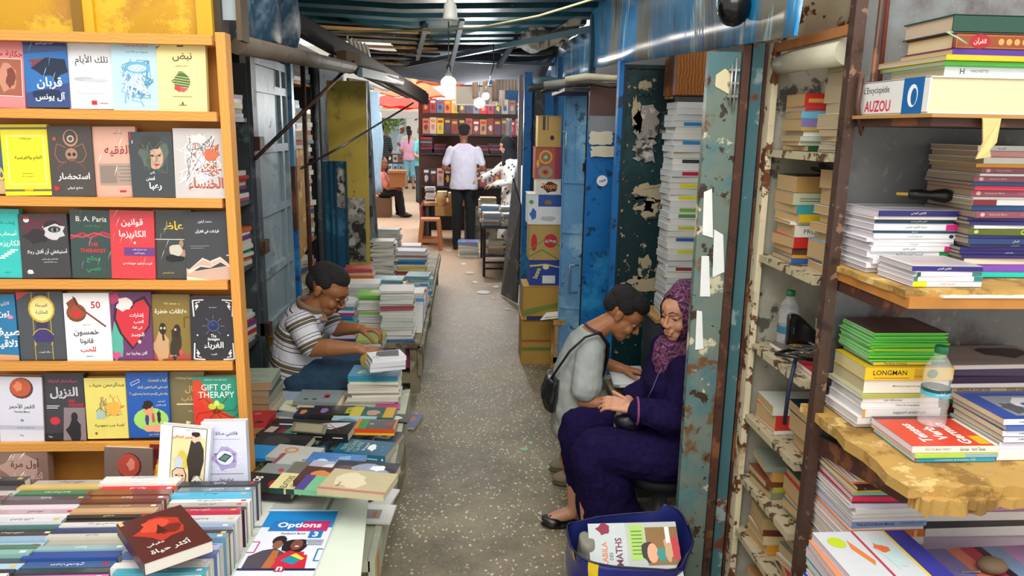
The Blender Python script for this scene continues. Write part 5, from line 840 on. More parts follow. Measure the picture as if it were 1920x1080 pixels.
pxstack(642, 640, 570, 46, .331, ['#4c3c90', '#e4e4e0', '#d8783c', '#7a5ca8', '#2c60a8', '#e4e4e0', '#2ca8b4', '#3478c0', '#b83c78', '#e8e8e4', '#3c98c0', '#dcdcd8'], 'the multicoloured stack', seed=14, group='multicoloured stack on the trestle bench', tj=.15)
pxstack(672, 560, 505, 52, .331, whites(8, 5, {7: '#c04c50', 6: '#e8c8b8', 5: '#e07830', 4: '#d8a040'}), 'the red-topped bench stack', seed=15, group='red-topped stack on the trestle bench', fronts={0: [('b', .5, .5, .4, .3, '#d87868', 3)]})
pxstack(680, 585, 530, 58, .331, whites(10, 6), 'the grey magazine stack', seed=16, group='grey magazine stack on the trestle bench', name='stacked_booklet')
pxstack(728, 562, 522, 56, .331, whites(7, 7, {6: '#6ca8b8', 0: '#d83c30', 1: '#e8c030', 5: '#a8c8dc'}), 'the blue-topped stack', seed=17, group='blue-topped stack on the trestle bench', fronts={0: [('b', .5, .5, .4, .3, '#8cc0b8', 3)]})
pxstack(786, 568, 520, 44, .331, whites(9, 8, {8: '#6aa4ac', 5: '#9cc4dc', 3: '#4c90c0', 7: '#8cb4b8'}), 'the blue-grey stack at the alley edge', seed=18, group='blue-grey stack at the trestle bench edge', twist=9)
pxstack(719, 517, 448, 44, .331, whites(20, 9), 'the tall white stack', seed=19, group='tall white stack beside the grey door', page='#e8e6e2', twist=10, jit=.014)
pxstack(728, 492, 432, 42, .331, whites(14, 10), 'the white stack behind the tall one', seed=20, group='white stack behind the tall one', page='#e8e6e2', twist=10)
pxstack(771, 513, 470, 56, .331, ['#d83c30', '#e4d8c8', '#e8c840', '#e4e2da', '#2c70b8', '#3c94cc', '#d8d4cc', '#c890a0', '#e4e2da', '#c8d0e0'], 'the striped stack', seed=21, group='striped stack at the far bench end', tj=.15)
pxstack(770, 490, 465, 36, .331, whites(4, 12), 'the low stack past the striped one', seed=22, group='low white stack past the striped one')
pxstack(690, 661, 640, 50, .331, whites(4, 13, {3: '#b8cc68', 1: '#a8c0d8'}), 'the low stack before the green-topped one', seed=23, group='low stack before the green-topped one')
# slanting booklets sliding off the bench edge
for i, c in enumerate(['#dcdad0', '#c8cfd4', '#4c8cc4', '#e4e2da', '#d8c8a8', '#b84c58', '#dcd8d0', '#3c74a8', '#e8e4dc']):
    y = 4.75 + i * .10
    M = Matrix.Translation((-.345 + .006 * (i % 3), y, .335 + .012 * (i % 2))) @ Matrix.Rotation(R(62 + 3 * (i % 3)), 4, 'X') @ Matrix.Rotation(R(2), 4, 'Z')
    book('leaning_booklet', Matrix.Translation((-.335, y, .335)) @ Matrix.Rotation(R(-38), 4, 'X'), .06, .2, .012, c, '%s booklet leaning at the trestle bench edge, %s from the near end' % (cname(c), 'first' if i == 0 else ORD[i]), group='booklets leaning at the trestle bench edge', parts=False)
for i, (px, py, r_) in enumerate(((652, 668, 10), (628, 672, -14))):
    p = W(px, py, Z=.46); M = Matrix.Translation((p.x, p.y, .44)) @ Matrix.Rotation(R(r_ + 70), 4, 'Z') @ Matrix.Translation((-.1, -.14, .01)) @ LIE
    book('magazine', M, .2, .28, .008, ('#b8bcd0', '#d0c8cc')[i], ('bluish magazine on the seated man\'s lap', 'pinkish magazine under the bluish one on the lap')[i], front=[('b', .4, .5, .3, .3, '#7c88b8', 3), ('b', .7, .4, .2, .2, '#d8a0a8', 5)])
    if i == 0: M0 = M
# ================================================================ SIDE SHELF BEHIND THE BOOKCASE, OPEN STORE
t = empty('side_shelf', (-1.1, 3.6, 0)); tag(t, 'narrow dark shelf of books squeezed between the bookcase and the grey steel door', 'shelf'); o3 = (1.1, -3.6)
part_box('end_panel', t, (-1.4, 3.95, 0), (-1.1, 3.975, 1.95), M_greydark, o3); part_box('back_panel', t, (-1.42, 3.2, 0), (-1.4, 3.975, 1.95), M_dark, o3)
lv = [W(468, y, X=-1.12).z for y in (780, 640, 492, 372, 222)]
for z in lv: part_box('shelf_board', t, (-1.4, 3.2, z - .02), (-1.1, 3.95, z), M_greydark, o3)
q = random.Random(31)
pal = ['#e4e2da', '#c8322c', '#dcd8c8', '#7a3c80', '#2c5c9c', '#e8d830', '#3c3c44', '#c04c58', '#e8e8e4', '#d8c8a8', '#2c8c58', '#e0682c', '#d8dadc']
names = ['the lowest side-shelf tier', 'the second side-shelf tier', 'the third side-shelf tier', 'the fourth side-shelf tier', 'the top side-shelf tier']
for i, z in enumerate(lv):
    n = (7, 8, 9, 8, 5)[i]
    stack(-1.21, 3.80, z + .001, [q.choice(pal) for _ in range(n)], names[i], w=.19, h=.23, t=.021, face=90 - 8, name='shelved_book', seed=40 + i, group='books on ' + names[i], jit=.008, word='book', parts=False)
t = empty('open_store_rack', (-1.2, 5.3, 0)); tag(t, 'dim rack crammed with pale books inside the open store behind the rusty post', 'rack'); o4 = (1.2, -5.3)
zs = [W(580, y, X=-1.2).z for y in (520, 290, 162)]
for z in [.28, .82] + zs[1:]: part_box('shelf_board', t, (-1.5, 4.88, z - .02), (-1.14, 5.8, z), M_ply, o4)
part_box('back_panel', t, (-1.52, 4.88, 0), (-1.5, 5.8, 2.1), M_dark, o4); part_box('side_panel', t, (-1.5, 5.8, 0), (-1.14, 5.82, 2.1), M_dark, o4)
pw = ['#dcd8cc', '#c8c2b0', '#e4e0d8', '#b8b09c', '#d8d4c8', '#a89c84', '#e8e6e0', '#c4b498', '#8c9ca8', '#b86c5c', '#3c5c84']
sd = 60
for zi, (z, zt, nm) in enumerate(((.28, .78, 'bottom tier'), (.82, zs[1] - .07, 'middle tier'), (zs[1], zs[2] - .1, 'upper tier'), (zs[2], zs[2] + .14, 'top tier'))):
    for yi, y in enumerate((5.02, 5.28, 5.56)):
        n = max(3, int((zt - z - q.uniform(0, .08)) / .0305)); sd += 1
        stack(-1.24, y, z + .001, [q.choice(pw) for _ in range(n)], 'the %s %s column, open store' % (nm, ('near', 'middle', 'far')[yi]), w=.2, h=.21, t=.030, face=90 - 15, name='stored_book', seed=sd, group='pale books in the open store', jit=.014, twist=9, parts=False, tj=.25, word='book')
# ================================================================ SMALL CABINET ON THE RIGHT
M_cabwall = worn('cabinet_lining', '#a8a594', [('#c4c2b4', 4, .55, .2), ('#57564c', 9, .66, .05)], .6, 4)
t = empty('small_cabinet', (1.0, 2.15, 0)); tag(t, 'narrow peeling cream cabinet crammed with worn dictionaries and novels', 'cabinet'); o5 = (-1.0, -2.15)
part_box('side_panel', t, (.985, 2.405, .05), (1.4, 2.425, 1.92), M_cabwall, o5)
part_box('back_panel', t, (1.36, 1.985, .05), (1.38, 2.405, 1.92), M_cabwall, o5)
part_box('front_stile', t, (.965, 2.38, .02), (.985, 2.425, 1.93), M_peel, o5)
part_box('front_stile', t, (.955, 2.425, .02), (.985, 2.45, 1.93), M_rust, o5)
part_box('top_rail', t, (.968, 1.92, 1.90), (.985, 2.43, 1.925), mat('#b0703a', .55, var=.25), o5)
SZ = [1.60, 1.26, .955, .70, .475, .27]
for z in SZ: part_box('shelf_board', t, (.972, 1.985, z - .022), (1.36, 2.40, z), worn('cabinet_shelf_edge', '#b8ac8c', [('#5a4028', 26, .56, .05)], .6), o5)
t = empty('steel_post', (.98, 1.88, 0)); tag(t, 'dark brown painted steel upright between the small cabinet and the big shelves', 'post')
part_box('post', t, (.955, 1.875, 0), (.985, 1.905, 2.3), M_brownpost, (-.98, -1.88))
b = MB(); b.tube([(.03, -.02, 2.3), (.03, -.02, 1.72), (.012, -.025, 1.655), (-.005, -.025, 1.72), (0, -.02, 1.8)], .007, M_rust); b.build('hook_rod', t)
def cpile(x0, y0, z, h, w, cols, where, **kw):
    kw.setdefault('jit', .006); kw.setdefault('twist', 6)
    return stack(x0 + h / 2, y0 + w / 2, z + .001, cols, where, w=w, h=h, group=kw.pop('group', 'books in ' + where), **kw)
TB = '#c0a070'
cpile(1.0, 2.2, SZ[0], .20, .15, [('#2c5c34', .016, None), ('#d8d4c8', .012, None), ('#b8c4b0', .014, None), ('#dcd8d0', .016, None), ('#8a8c50', .035, '#7a70a8'), ('#6ab0d0', .022, None), ('#c8a8a0', .012, '#c03838'), ('#c8302c', .038, '#c8302c')], 'the far pile on the top cabinet shelf', seed=71, name='cabinet_book', spines={0: [('t', 'AUZOU', .6, .5, .5, '#f0e0dc', .32, .02, math.pi), ('e', .9, .5, .05, .3, '#e8c8c0'), ('r', .06, .3, .3, .6, '#e0a050')], 3: [('b', .5, .5, .3, .3, '#c8b858', 3), ('r', 0, 0, .4, .3, '#b89c48')]}, page=TB)
cpile(1.02, 1.99, SZ[0], .20, .15, [('#2c5c60', .008, None), ('#dcd8d0', .012, None), ('#34686c', .01, None), ('#e4e0d8', .014, None), ('#e0a830', .02, None), ('#e8e6e0', .04, None), ('#dcd8cc', .03, None), ('#c8c0a8', .05, None), ('#bcb49c', .03, None), ('#8a7a5c', .04, '#a08a60')], 'the near pile on the top cabinet shelf', seed=72, name='cabinet_book', page='#b8a684')
cpile(1.0, 2.2, SZ[1], .20, .15, [('#2c68a8', .016, None), ('#d89a38', .010, None), ('#5c4030', .02, None), ('#c8302c', .034, None), ('#d8d4c4', .036, None), ('#e4e0d4', .01, None), ('#e0b82c', .024, '#e0b82c'), ('#3c98a0', .026, '#3c98a0'), ('#a8b898', .036, '#b8c0a0'), ('#222020', .05, '#b08850')], 'the far pile on the second cabinet shelf', seed=73, name='cabinet_book', page=TB,
      spines={5: [('t', 'PROFESSIONAL', .5, .5, .4, '#4c4c48', .8)], 1: [('r', .75, 0, 1, 1, '#5cb868'), ('r', .1, .3, .6, .36, '#5c5c50'), ('r', .1, .5, .6, .56, '#5c5c50')]})
cpile(1.02, 1.98, SZ[1], .19, .15, [('#e0e4e0', .024, None), ('#7a4030', .012, None), ('#7cb0d0', .052, '#2c8cb0'), ('#dce0a8', .026, '#dcdca4'), ('#c8bc98', .024, None), ('#8a3828', .026, None), ('#e4e6e6', .024, None), ('#20246c', .05, '#20246c'), ('#c8c8a8', .05, '#c4c4a4')], 'the near pile on the second cabinet shelf', seed=74, name='cabinet_book', page=TB, jit=.012,
      spines={1: [('t', 'leRobert', .45, .66, .34, Wt, .6, .01), ('t', 'micro', .4, .26, .26, Wt, .4, .01), ('r', .86, .1, 1, .9, '#d03038')], 6: [('t', 'العربية', .6, .5, .4, '#d8e8f0', .4), ('r', 0, 0, .25, 1, '#9cb8e0')], 0: [('t', 'مجلد', .5, .5, .4, '#8a5c48', .5)], 5: [('r', .75, 0, 1, 1, '#1c5c44')]})
M = Matrix.Translation((1.08, 2.2, SZ[1] + .285)) @ Matrix.Rotation(R(25), 4, 'Y') @ Matrix.Translation((0, 0, .04)) @ LIE
book('open_box', Matrix.Translation((1.10, 2.2, SZ[1] + .29)) @ Matrix.Rotation(R(14), 4, 'Y') @ LIE, .18, .14, .01, '#1e1e20', 'black folder tilted on top of the brown book, second cabinet shelf', cat='folder')
cpile(1.01, 2.14, SZ[2], .22, .16, [('#c8c8cc', .014, None), ('#6c6058', .014, None)], 'the flat pair under the keys', seed=75, name='cabinet_book', fronts={0: [('t', 'AL MOR', .5, .7, .14, '#e0a838', .7, .01), ('p', [(.4, .3), (.5, .5), (.6, .3)], '#d8a030')]})
cpile(1.00, 1.97, SZ[2], .19, .13, [('#e4e4e4', .012, None), ('#c83038', .012, '#e8e8ea')], 'the red-covered pair, third cabinet shelf', seed=76, name='cabinet_book', jit=.003)
cpile(1.15, 2.16, SZ[2] + .03, .17, .15, [('#c84030', .02, None), ('#e8d040', .014, None), ('#e0e0e4', .04, None), ('#dcdcd4', .036, None), ('#c8d088', .022, None), ('#e4e6e8', .05, None)], 'the leaning pile behind the small bottle', seed=77, name='cabinet_book', twist=12)
cpile(1.0, 2.2, SZ[3], .2, .15, [('#e4e0d8', .012, None), ('#c8322c', .05, '#c8322c'), ('#d0d4c8', .03, None)], 'the far pile on the fourth cabinet shelf', seed=78, name='cabinet_book', page=TB)
cpile(1.02, 1.98, SZ[3], .2, .16, [('#c02830', .05, '#c02830'), ('#2c4040', .06, None), ('#1c2c4c', .03, None)], 'the near pile on the fourth cabinet shelf', seed=79, name='cabinet_book', page=TB, jit=.012)
cpile(1.0, 2.2, SZ[4], .2, .15, [('#8c8a6c', .02, None), ('#d8d440', .016, '#c0c048'), ('#7a4030', .02, None), ('#c89a50', .03, None), ('#8a9484', .02, None)], 'the far pile on the fifth cabinet shelf', seed=80, name='cabinet_book', page=TB, jit=.012)
cpile(1.02, 1.98, SZ[4], .2, .15, [('#a8a898', .02, None), ('#6c7868', .03, None), ('#c8c8b8', .016, None), ('#dc3430', .05, '#dc3430'), ('#5c6c5c', .02, None)], 'the near pile on the fifth cabinet shelf', seed=81, name='cabinet_book', page=TB, jit=.012)
cpile(1.0, 2.2, SZ[5], .2, .15, [('#e0a038', .036, '#e0a038'), ('#d8c898', .03, None), ('#6a3428', .02, None), ('#b89c6c', .04, None)], 'the far pile on the bottom cabinet shelf', seed=82, name='cabinet_book', page=TB, spines={3: [('t', 'Internet', .5, .5, .55, '#2c2c24', .7, .02)]})
cpile(1.02, 1.98, SZ[5], .2, .15, [('#2c4c5c', .016, None), ('#a82c30', .03, None), ('#c8ccc0', .02, None), ('#8a8c80', .03, None), ('#d8d4c0', .02, None)], 'the near pile on the bottom cabinet shelf', seed=83, name='cabinet_book', page=TB, jit=.014, twist=14)
cpile(1.0, 2.15, .05, .2, .15, [('#c8b898', .03, None), ('#d8a0a8', .02, None), ('#d8d4c4', .03, None), ('#b8824c', .04, None)], 'the floor pile inside the cabinet', seed=84, name='cabinet_book', page=TB, jit=.012)
b = MB(); b.tube([W(1463, 122, X=.99), W(1500, 112, X=.995), W(1590, 96, X=1.0)], [.03, .034, .036], mat('#cfcab2', .35, bump=.5, scale=12), n=14); tag(b.build('rolled_sheet'), 'cream roll of plastic lying across the top of the small cabinet', 'roll')
# bottles ---------------------------------------------------------------
def clear_mat():
    m = bpy.data.materials.new('clear_plastic'); nt, bb = nodes_of(m); L = nt.links
    bb.inputs['Base Color'].default_value = (.93, .97, .97, 1); bb.inputs['Roughness'].default_value = .08; bb.inputs['Alpha'].default_value = .2; bb.inputs['Specular IOR Level'].default_value = .9
    tc = add(nt, 'ShaderNodeTexCoord'); nz = add(nt, 'ShaderNodeTexNoise'); nz.inputs['Scale'].default_value = 45; L.new(tc.outputs['Object'], nz.inputs[0])
    bp = add(nt, 'ShaderNodeBump'); bp.inputs['Strength'].default_value = .8; bp.inputs['Distance'].default_value = .006; L.new(nz.outputs[0], bp.inputs['Height']); L.new(bp.outputs[0], bb.inputs['Normal']); return m
M_clear = clear_mat()
def bottle(M, h, r, cap, label, lab_col='#1c4c6c', lz=(.40, .56), txt=None):
    t = empty('water_bottle', M=M); tag(t, label, 'bottle')
    b = MB(); pr = [(.001, .004), (r * .7, .0), (r * .95, .01)]
    for i in range(9):
        z = .03 + i * .085; pr.append((r * (1 if i % 2 else .93), z)) if z < .7 else None
    pr = [(a, z * h if i > 2 else z) for i, (a, z) in enumerate(pr)] + [(r * .98, .68 * h), (r * .8, .78 * h), (r * .42, .88 * h), (r * .38, .93 * h)]
    b.lathe(pr, M_clear, 24); b.build('bottle_body', t)
    b = MB(); b.lathe([(r * .1, h), (r * .42, h), (r * .46, .99 * h), (r * .46, .915 * h), (r * .40, .91 * h)], mat(cap, .4), 20); b.build('cap', t)
    b = MB(); b.lathe([(r * 1.01, lz[0] * h), (r * 1.015, lz[1] * h)], mat(lab_col, .35), 24)
    if txt:
        z0 = (lz[0] + lz[1]) / 2 * h
        art(b, [('t', txt, .5, .5, .55, Wt, .9, .01)], r * 1.5, (lz[1] - lz[0]) * h, lambda x, y, l: ((r * 1.02 + l) * math.sin((x - r * .75) / r), -(r * 1.02 + l) * math.cos((x - r * .75) / r), z0 - (lz[1] - lz[0]) * h / 2 + y))
        b.lathe([(r * 1.018, (lz[0]) * h), (r * 1.02, (lz[0] + .05) * h)], mat('#4cb8d8', .35), 24)
    b.build('label_band', t); return t
bottle(TR(1.055, 2.3, SZ[2] + .001), .20, .032, '#1c7a44', 'clear water bottle with a green cap standing inside the small cabinet', '#2c6c80', (.3, .42))
bottle(TR(1.08, 2.05, SZ[2] + .062, .5, R(78)), .17, .03, '#d8d8d8', 'small clear bottle with an orange label lying on the keys', '#e08a3c', (.35, .6))
b = MB(); q = random.Random(5); p0 = Vector((1.03, 2.10, SZ[2] + .035))
b.tube([p0 + Vector((.07 * math.cos(a * .5) - .02, .05 * math.sin(a * .5), .012 + .006 * math.sin(a))) for a in range(12)], .006, M_black); b.tube([p0 + Vector((-.03, 0, .01)), Vector((.97, 2.05, SZ[2] + .01)), Vector((.962, 2.05, SZ[2] - .05)), Vector((.965, 2.06, SZ[2] - .16))], .006, mat('#1c2440', .6))
for i in range(9):
    a = q.uniform(0, 6.3); c = p0 + Vector((q.uniform(-.02, .05), q.uniform(-.03, .03), .016 + .002 * i)); b.beam(c, c + Vector((math.cos(a) * .045, math.sin(a) * .045, .004)), .008, .002, M_alu)
tag(b.build('key_bunch'), 'bunch of keys on a dark lanyard hanging over the cabinet shelf edge', 'keys')
b = MB(); b.grid(lambda u, v: (1.04 + .18 * u, 2.26 + .01 * math.sin(u * 9), SZ[2] + .031 + .1 * v * (.7 + .3 * math.sin(u * 6 + 1))), 14, 5, mat('#121214', .3, bump=.4), thick=(0, .02, 0)); tag(b.build('black_pouch'), 'black plastic pouch slumped behind the keys in the small cabinet', 'pouch')
b = MB(); b.tube([(1.02, 2.0, SZ[3] + .17), (1.17, 2.0, SZ[3] + .17)], .001, M_black)
# ================================================================ BIG SHELVES
t = empty('big_shelf_unit', (1.4, 1.75, 0)); tag(t, 'big steel shelf unit loaded with stacked French and Arabic textbooks', 'shelf unit'); o6 = (-1.4, -1.75)
b = MB(); b.box((1.0 - 1.4, 1.96 - 1.75, .1), (2.1 - 1.4, 1.975 - 1.75, 2.6), M_backsteel); b.build('back_panel', t)
b = MB(); b.tube([(1.075 - 1.4, .195, 1.73), (1.065 - 1.4, .195, 2.5)], .006, mat('#7a3c34', .5)); b.build('red_strip', t)
part_box('top_shelf', t, (.985, 1.56, 1.672), (1.9, 1.955, 1.69), M_rust, o6)
part_box('shelf_liner', t, (.975, 1.545, 1.69), (1.9, 1.955, 1.698), M_card, o6)
part_box('middle_shelf', t, (.985, 1.555, 1.275), (1.9, 1.955, 1.30), mat('#b87a34', .55, var=.3, scale=12), o6)
part_box('middle_bracket', t, (.99, 1.62, 1.245), (1.02, 1.955, 1.272), M_rust, o6)
def ragged(name, x0, x1, y0, y1, z0, z1, m, sd, amp=.012, par=t, o=o6):
    q = random.Random(sd); b = MB(); n = max(8, int((x1 - x0) / .016))
    fr = [(x0 + (x1 - x0) * i / n, y0 + q.uniform(-amp, amp * .5)) for i in range(n + 1)]; lf = [(x0 + q.uniform(-amp, amp * .4), y0 + (y1 - y0) * i / 8) for i in range(1, 9)]
    P = [(x + o[0], y + o[1]) for x, y in reversed(lf)] + [(x + o[0], y + o[1]) for x, y in fr] + [(x1 + o[0], y1 + o[1])]
    k = len(P); b.mesh([(x, y, z1 + q.uniform(-.001, .001)) for x, y in P] + [(x, y, z0 + q.uniform(-.003, .001)) for x, y in P], [list(range(k)), list(reversed(range(k, 2 * k)))] + [(i, i + k, (i + 1) % k + k, (i + 1) % k) for i in range(k)], m); return b.build(name, par)
M_torncard = worn('torn_cardboard', '#b8924c', [('#8a6830', 9, .55, .1), ('#d8b874', 14, .6, .08)], .8, 6, bump=.5)
ragged('cardboard_liner', .98, 1.9, 1.57, 1.95, 1.30, 1.313, M_torncard, 3, .007)
part_box('paper_sheet', t, (1.06, 1.552, 1.3), (1.9, 1.60, 1.304), M_white, o6)
part_box('lower_shelf', t, (.985, 1.47, .865), (1.9, 1.955, .885), M_brownpost, o6)
ragged('cardboard_liner', .965, 1.9, 1.44, 1.95, .878, .904, M_torncard, 5, .011)
ragged('torn_flap', 1.0, 1.14, 1.425, 1.47, .845, .88, M_torncard, 8, .012); ragged('torn_flap', 1.08, 1.9, 1.43, 1.5, .858, .879, M_torncard, 9, .012)
b = MB(); b.beam((.985 - 1.4, 1.95 - 1.75, .80), (1.0 - 1.4, 1.5 - 1.75, .86), .012, .05, M_rust); b.build('lower_bracket', t)
part_box('base_shelf', t, (.99, 1.64, .495), (1.9, 1.955, .52), M_ply, o6); part_box('base_shelf', t, (.825, 1.36, .495), (1.9, 1.64, .52), M_ply, o6)
for x, y in ((.84, 1.38), (1.85, 1.38), (1.85, 1.9), (1.02, 1.9)): part_box('leg', t, (x, y, 0), (x + .03, y + .03, .495), M_brownpost, o6)
LV = '#cfc8d0'; TN = '#c8a468'
def sp_t(s, u, w, col='#3a3a4c', th=.5): return ('t', s, u, .5, th, col, w, .004)
# top shelf: encyclopedia, spine towards the alley
M = Matrix.Translation((.99, 1.57, 1.699 + .082)) @ LIE
book('encyclopedia', Matrix.Translation((.99, 1.575, 1.699 + .078)) @ LIE, .30, .36, .078, '#dfe0dc', 'thick white and blue encyclopedia lying alone at the bottom of the top shelf', page='#e8dcb4', hard=True,
     spine=[('r', 0.70, 0, .94, 1, '#1464a8'), ('t', "L'Encyclopédie", .35, .72, .26, '#2c3440', .52, .004), ('t', 'AUZOU', .38, .26, .34, '#d02c50', .4, .02), ('e', .82, .5, .06, .32, Wt), ('e', .835, .47, .035, .24, '#1464a8')])
bpy.data.objects['encyclopedia'].matrix_local = Matrix.Translation((.99, 1.93, 1.699 + .078)) @ Matrix.Rotation(R(0), 4, 'Z') @ Matrix.Translation((0, -.34, 0)) @ Matrix.Diagonal((1, .9, 1, 1)) @ LIE
zt = 1.779
zt = cpile(1.04, 1.62, zt, .5, .22, [('#e8e8e8', .02, '#eeeef0')], 'flat on the encyclopedia', name='textbook', group='top shelf stack', seed=90, jit=0, twist=1, page='#b8a888', word='magazine', spines={0: [('t', 'H', .08, .5, .6, '#3c3c44', .04), ('t', 'HACHETTE', .16, .55, .3, '#8a8a90', .08), ('t', 'MASTER JAVA', .48, .5, .55, Bk, .25, .02)]})
bpy.data.objects['textbook']['label'] = 'white computing manual lying directly on the encyclopedia'
def top_item(name, x0, y0, z, h, w, t_, col, label, **kw):
    book(name, Matrix.Translation((x0 + h / 2, y0 + w / 2, z)) @ Matrix.Rotation(R(90 + kw.pop('rot', 0)), 4, 'Z') @ Matrix.Translation((-w / 2, -h / 2, t_)) @ LIE, w, h, t_, col, label, group='top shelf stack', **kw); return z + t_ + .0004
zt = top_item('textbook', 1.03, 1.61, zt, .4, .26, .010, '#3ca838', 'thin green-spined manual above the white computing manual', spine_col='#58d048', page='#c8c4b0')
zt = top_item('textbook', 1.02, 1.60, zt, .42, .28, .011, '#e8b828', 'yellow-spined magazine, frayed at its near end, above the green one', spine_col='#f0b820', page='#b8b0a0', rot=1)
zt = top_item('textbook', 1.05, 1.62, zt, .4, .2, .014, '#5a3c9c', 'purple official guide under the ornate brown volume', spine_col='#4c2c94', page='#b8a888', spine=[('t', 'LE GUIDE OFFICIEL DIGI', .62, .5, .5, Wt, .5, .01)])
zt = top_item('hardback_book', 1.055, 1.63, zt, .3, .18, .034, '#6a2c1c', 'ornate brown and gold volume with a red medallion on its spine', hard=True, page='#d8c8a4', spine=[('r', .02, .08, 1, .92, '#a8642c'), ('r', .03, .16, 1, .84, '#8a4420'), ('e', .2, .5, .08, .46, '#a01c24'), ('t', 'القرآن', .2, .5, .4, '#f0d8c0', .12)] + [('e', .36 + i * .06, .5, .022, .2, '#c89850') for i in range(11)])
zt = top_item('hardback_book', 1.05, 1.63, zt, .3, .19, .038, '#1f4438', 'dark green hardback on the very top of the top shelf stack', hard=True, page='#c8b49c', spine_col='#24483c')
b = MB(); b.tube([(1.05, 1.63, 1.872), (1.03, 1.615, 1.868), (1.05, 1.61, 1.858), (1.07, 1.605, 1.845)], .005, mat('#8aa084', .6), flat=.3); tag(b.build('ribbon_marker'), 'pale green ribbon marker drooping from the dark green hardback', 'ribbon')
b = MB(); b.mesh([(1.085, 1.542, 1.69), (1.125, 1.542, 1.69), (1.12, 1.538, 1.64), (1.105, 1.535, 1.625), (1.11, 1.535, 1.61), (1.08, 1.538, 1.605), (1.09, 1.538, 1.64)] + [(1.085, 1.545, 1.69), (1.125, 1.545, 1.69), (1.12, 1.541, 1.64), (1.105, 1.538, 1.625), (1.11, 1.538, 1.61), (1.08, 1.541, 1.605), (1.09, 1.541, 1.64)], [list(range(7)), list(reversed(range(7, 14)))], mat('#d8b878', .6)); tag(b.build('tape_strip'), 'peeling strip of tan tape dangling from the top shelf edge', 'tape')
# middle shelf
AW = '#f0f0f2'
cpile(1.0, 1.77, 1.314, .215, .165, [(AW, .012, '#d8d0d8'), (AW, .012, '#c82c50'), (AW, .013, AW), (AW, .016, AW), (AW, .013, AW), (AW, .009, AW), (AW, .009, AW), (AW, .012, AW), (AW, .008, '#1c4c64'), (AW, .015, AW), (AW, .011, '#163c5c'), ('#d8d4c4', .007, '#e8e4d4'), ('#c4c4c8', .016, '#2c2474')], 'the white law stack by the post', name='textbook', seed=91, jit=.005, twist=2, page=LV, group='white law stack on the middle shelf',
      spines={0: [sp_t('القانون المدني', .5, .3, Wt)], 2: [sp_t('القانون العقاري الجديد', .55, .5, Wt)], 3: [('r', .86, 0, 1, 1, '#e02c80'), sp_t('سلسلة القانون المغربي', .5, .5)], 4: [sp_t('المسطرة', .5, .3, Wt)], 5: [sp_t('المسطرة المدنية', .5, .4), ('e', .95, .5, .03, .4, '#2c3c3c')], 7: [sp_t('القانون الجنائي', .5, .3)], 8: [('r', .88, 0, 1, 1, '#e02c80'), sp_t('قانون العقود', .45, .5)], 9: [('r', .87, 0, 1, 1, '#1c9048'), sp_t('المدونة الجديدة للشغل', .5, .7)], 10: [('r', .9, 0, 1, 1, '#1c98d8'), sp_t('قانون المسطرة', .5, .5)], 11: [('r', 0, 0, .7, 1, AW)]},
      fronts={0: [('r', .1, .1, .9, .9, '#a8a8ac'), ('r', .3, .2, .5, .8, '#c8c4c8'), ('r', .6, .3, .75, .9, '#8c8c90')]})
cpile(1.015, 1.60, 1.314, .165, .15, [(AW, .013, AW), (AW, .011, AW), (AW, .010, AW), ('#c8c4c4', .013, '#2c2474')], 'the low pile before the white law stack', name='textbook', seed=92, jit=.003, twist=2, page=LV, group='low pile at the middle shelf edge',
      spines={0: [sp_t('القانون المدني', .45, .4, Wt)], 1: [('r', .85, 0, 1, 1, '#2c8078'), ('r', 0, 0, .06, 1, '#1c4c44')], 2: [('r', .87, 0, 1, 1, '#2c8078'), ('r', 0, 0, .06, 1, '#2c8078')], 3: [('r', 0, 0, .2, 1, '#f0dc20'), sp_t('المدونة العامة', .5, .4, '#a83c50')]},
      fronts={0: [('r', .15, .1, .85, .9, '#b4b0b0'), ('r', .3, .3, .5, .8, '#c89898')]})
CP = '#9c5464'
Bl = [('#2cc4b8', .014, '#2cd0c0'), ('#8a50b8', .02, '#8a50c0'), ('#e8e4dc', .016, '#ecdcc8'), ('#2c2460', .009, '#2c2470'), ('#2c2460', .009, '#2c2470'), ('#2c2460', .009, '#2c2470'), ('#2c2460', .009, '#2c2470'), ('#1c3c6c', .015, '#244478'), ('#2c2460', .008, '#2c2470'), ('#5c6c20', .017, '#5c6c1c'), (AW, .009, AW), ('#2c2460', .009, '#2c2470'), ('#2c2460', .009, '#2c2470'), (CP, .017, CP), ('#1c4c84', .015, '#1c5088'), (AW, .014, AW), (AW, .006, '#d8d0c8'), (CP, .018, CP), ('#d82c40', .01, '#e02840'), ('#1c4c84', .009, '#1c5088'), (CP, .016, CP), (AW, .006, AW), (CP, .014, CP), ('#e8a828', .01, '#f0a828'), (AW, .016, '#f0ece0'), ('#e8a09c', .015, '#f0a8a0'), (AW, .014, '#f0eee8')]
cp = lambda: [('e', .06, .5, .02, .3, '#e8c0b0'), ('t', 'Royaume du Maroc', .2, .5, .35, '#e8c8c0', .2), ('t', 'Code de procédure civile', .55, .5, .5, '#f08090', .42, .006)]
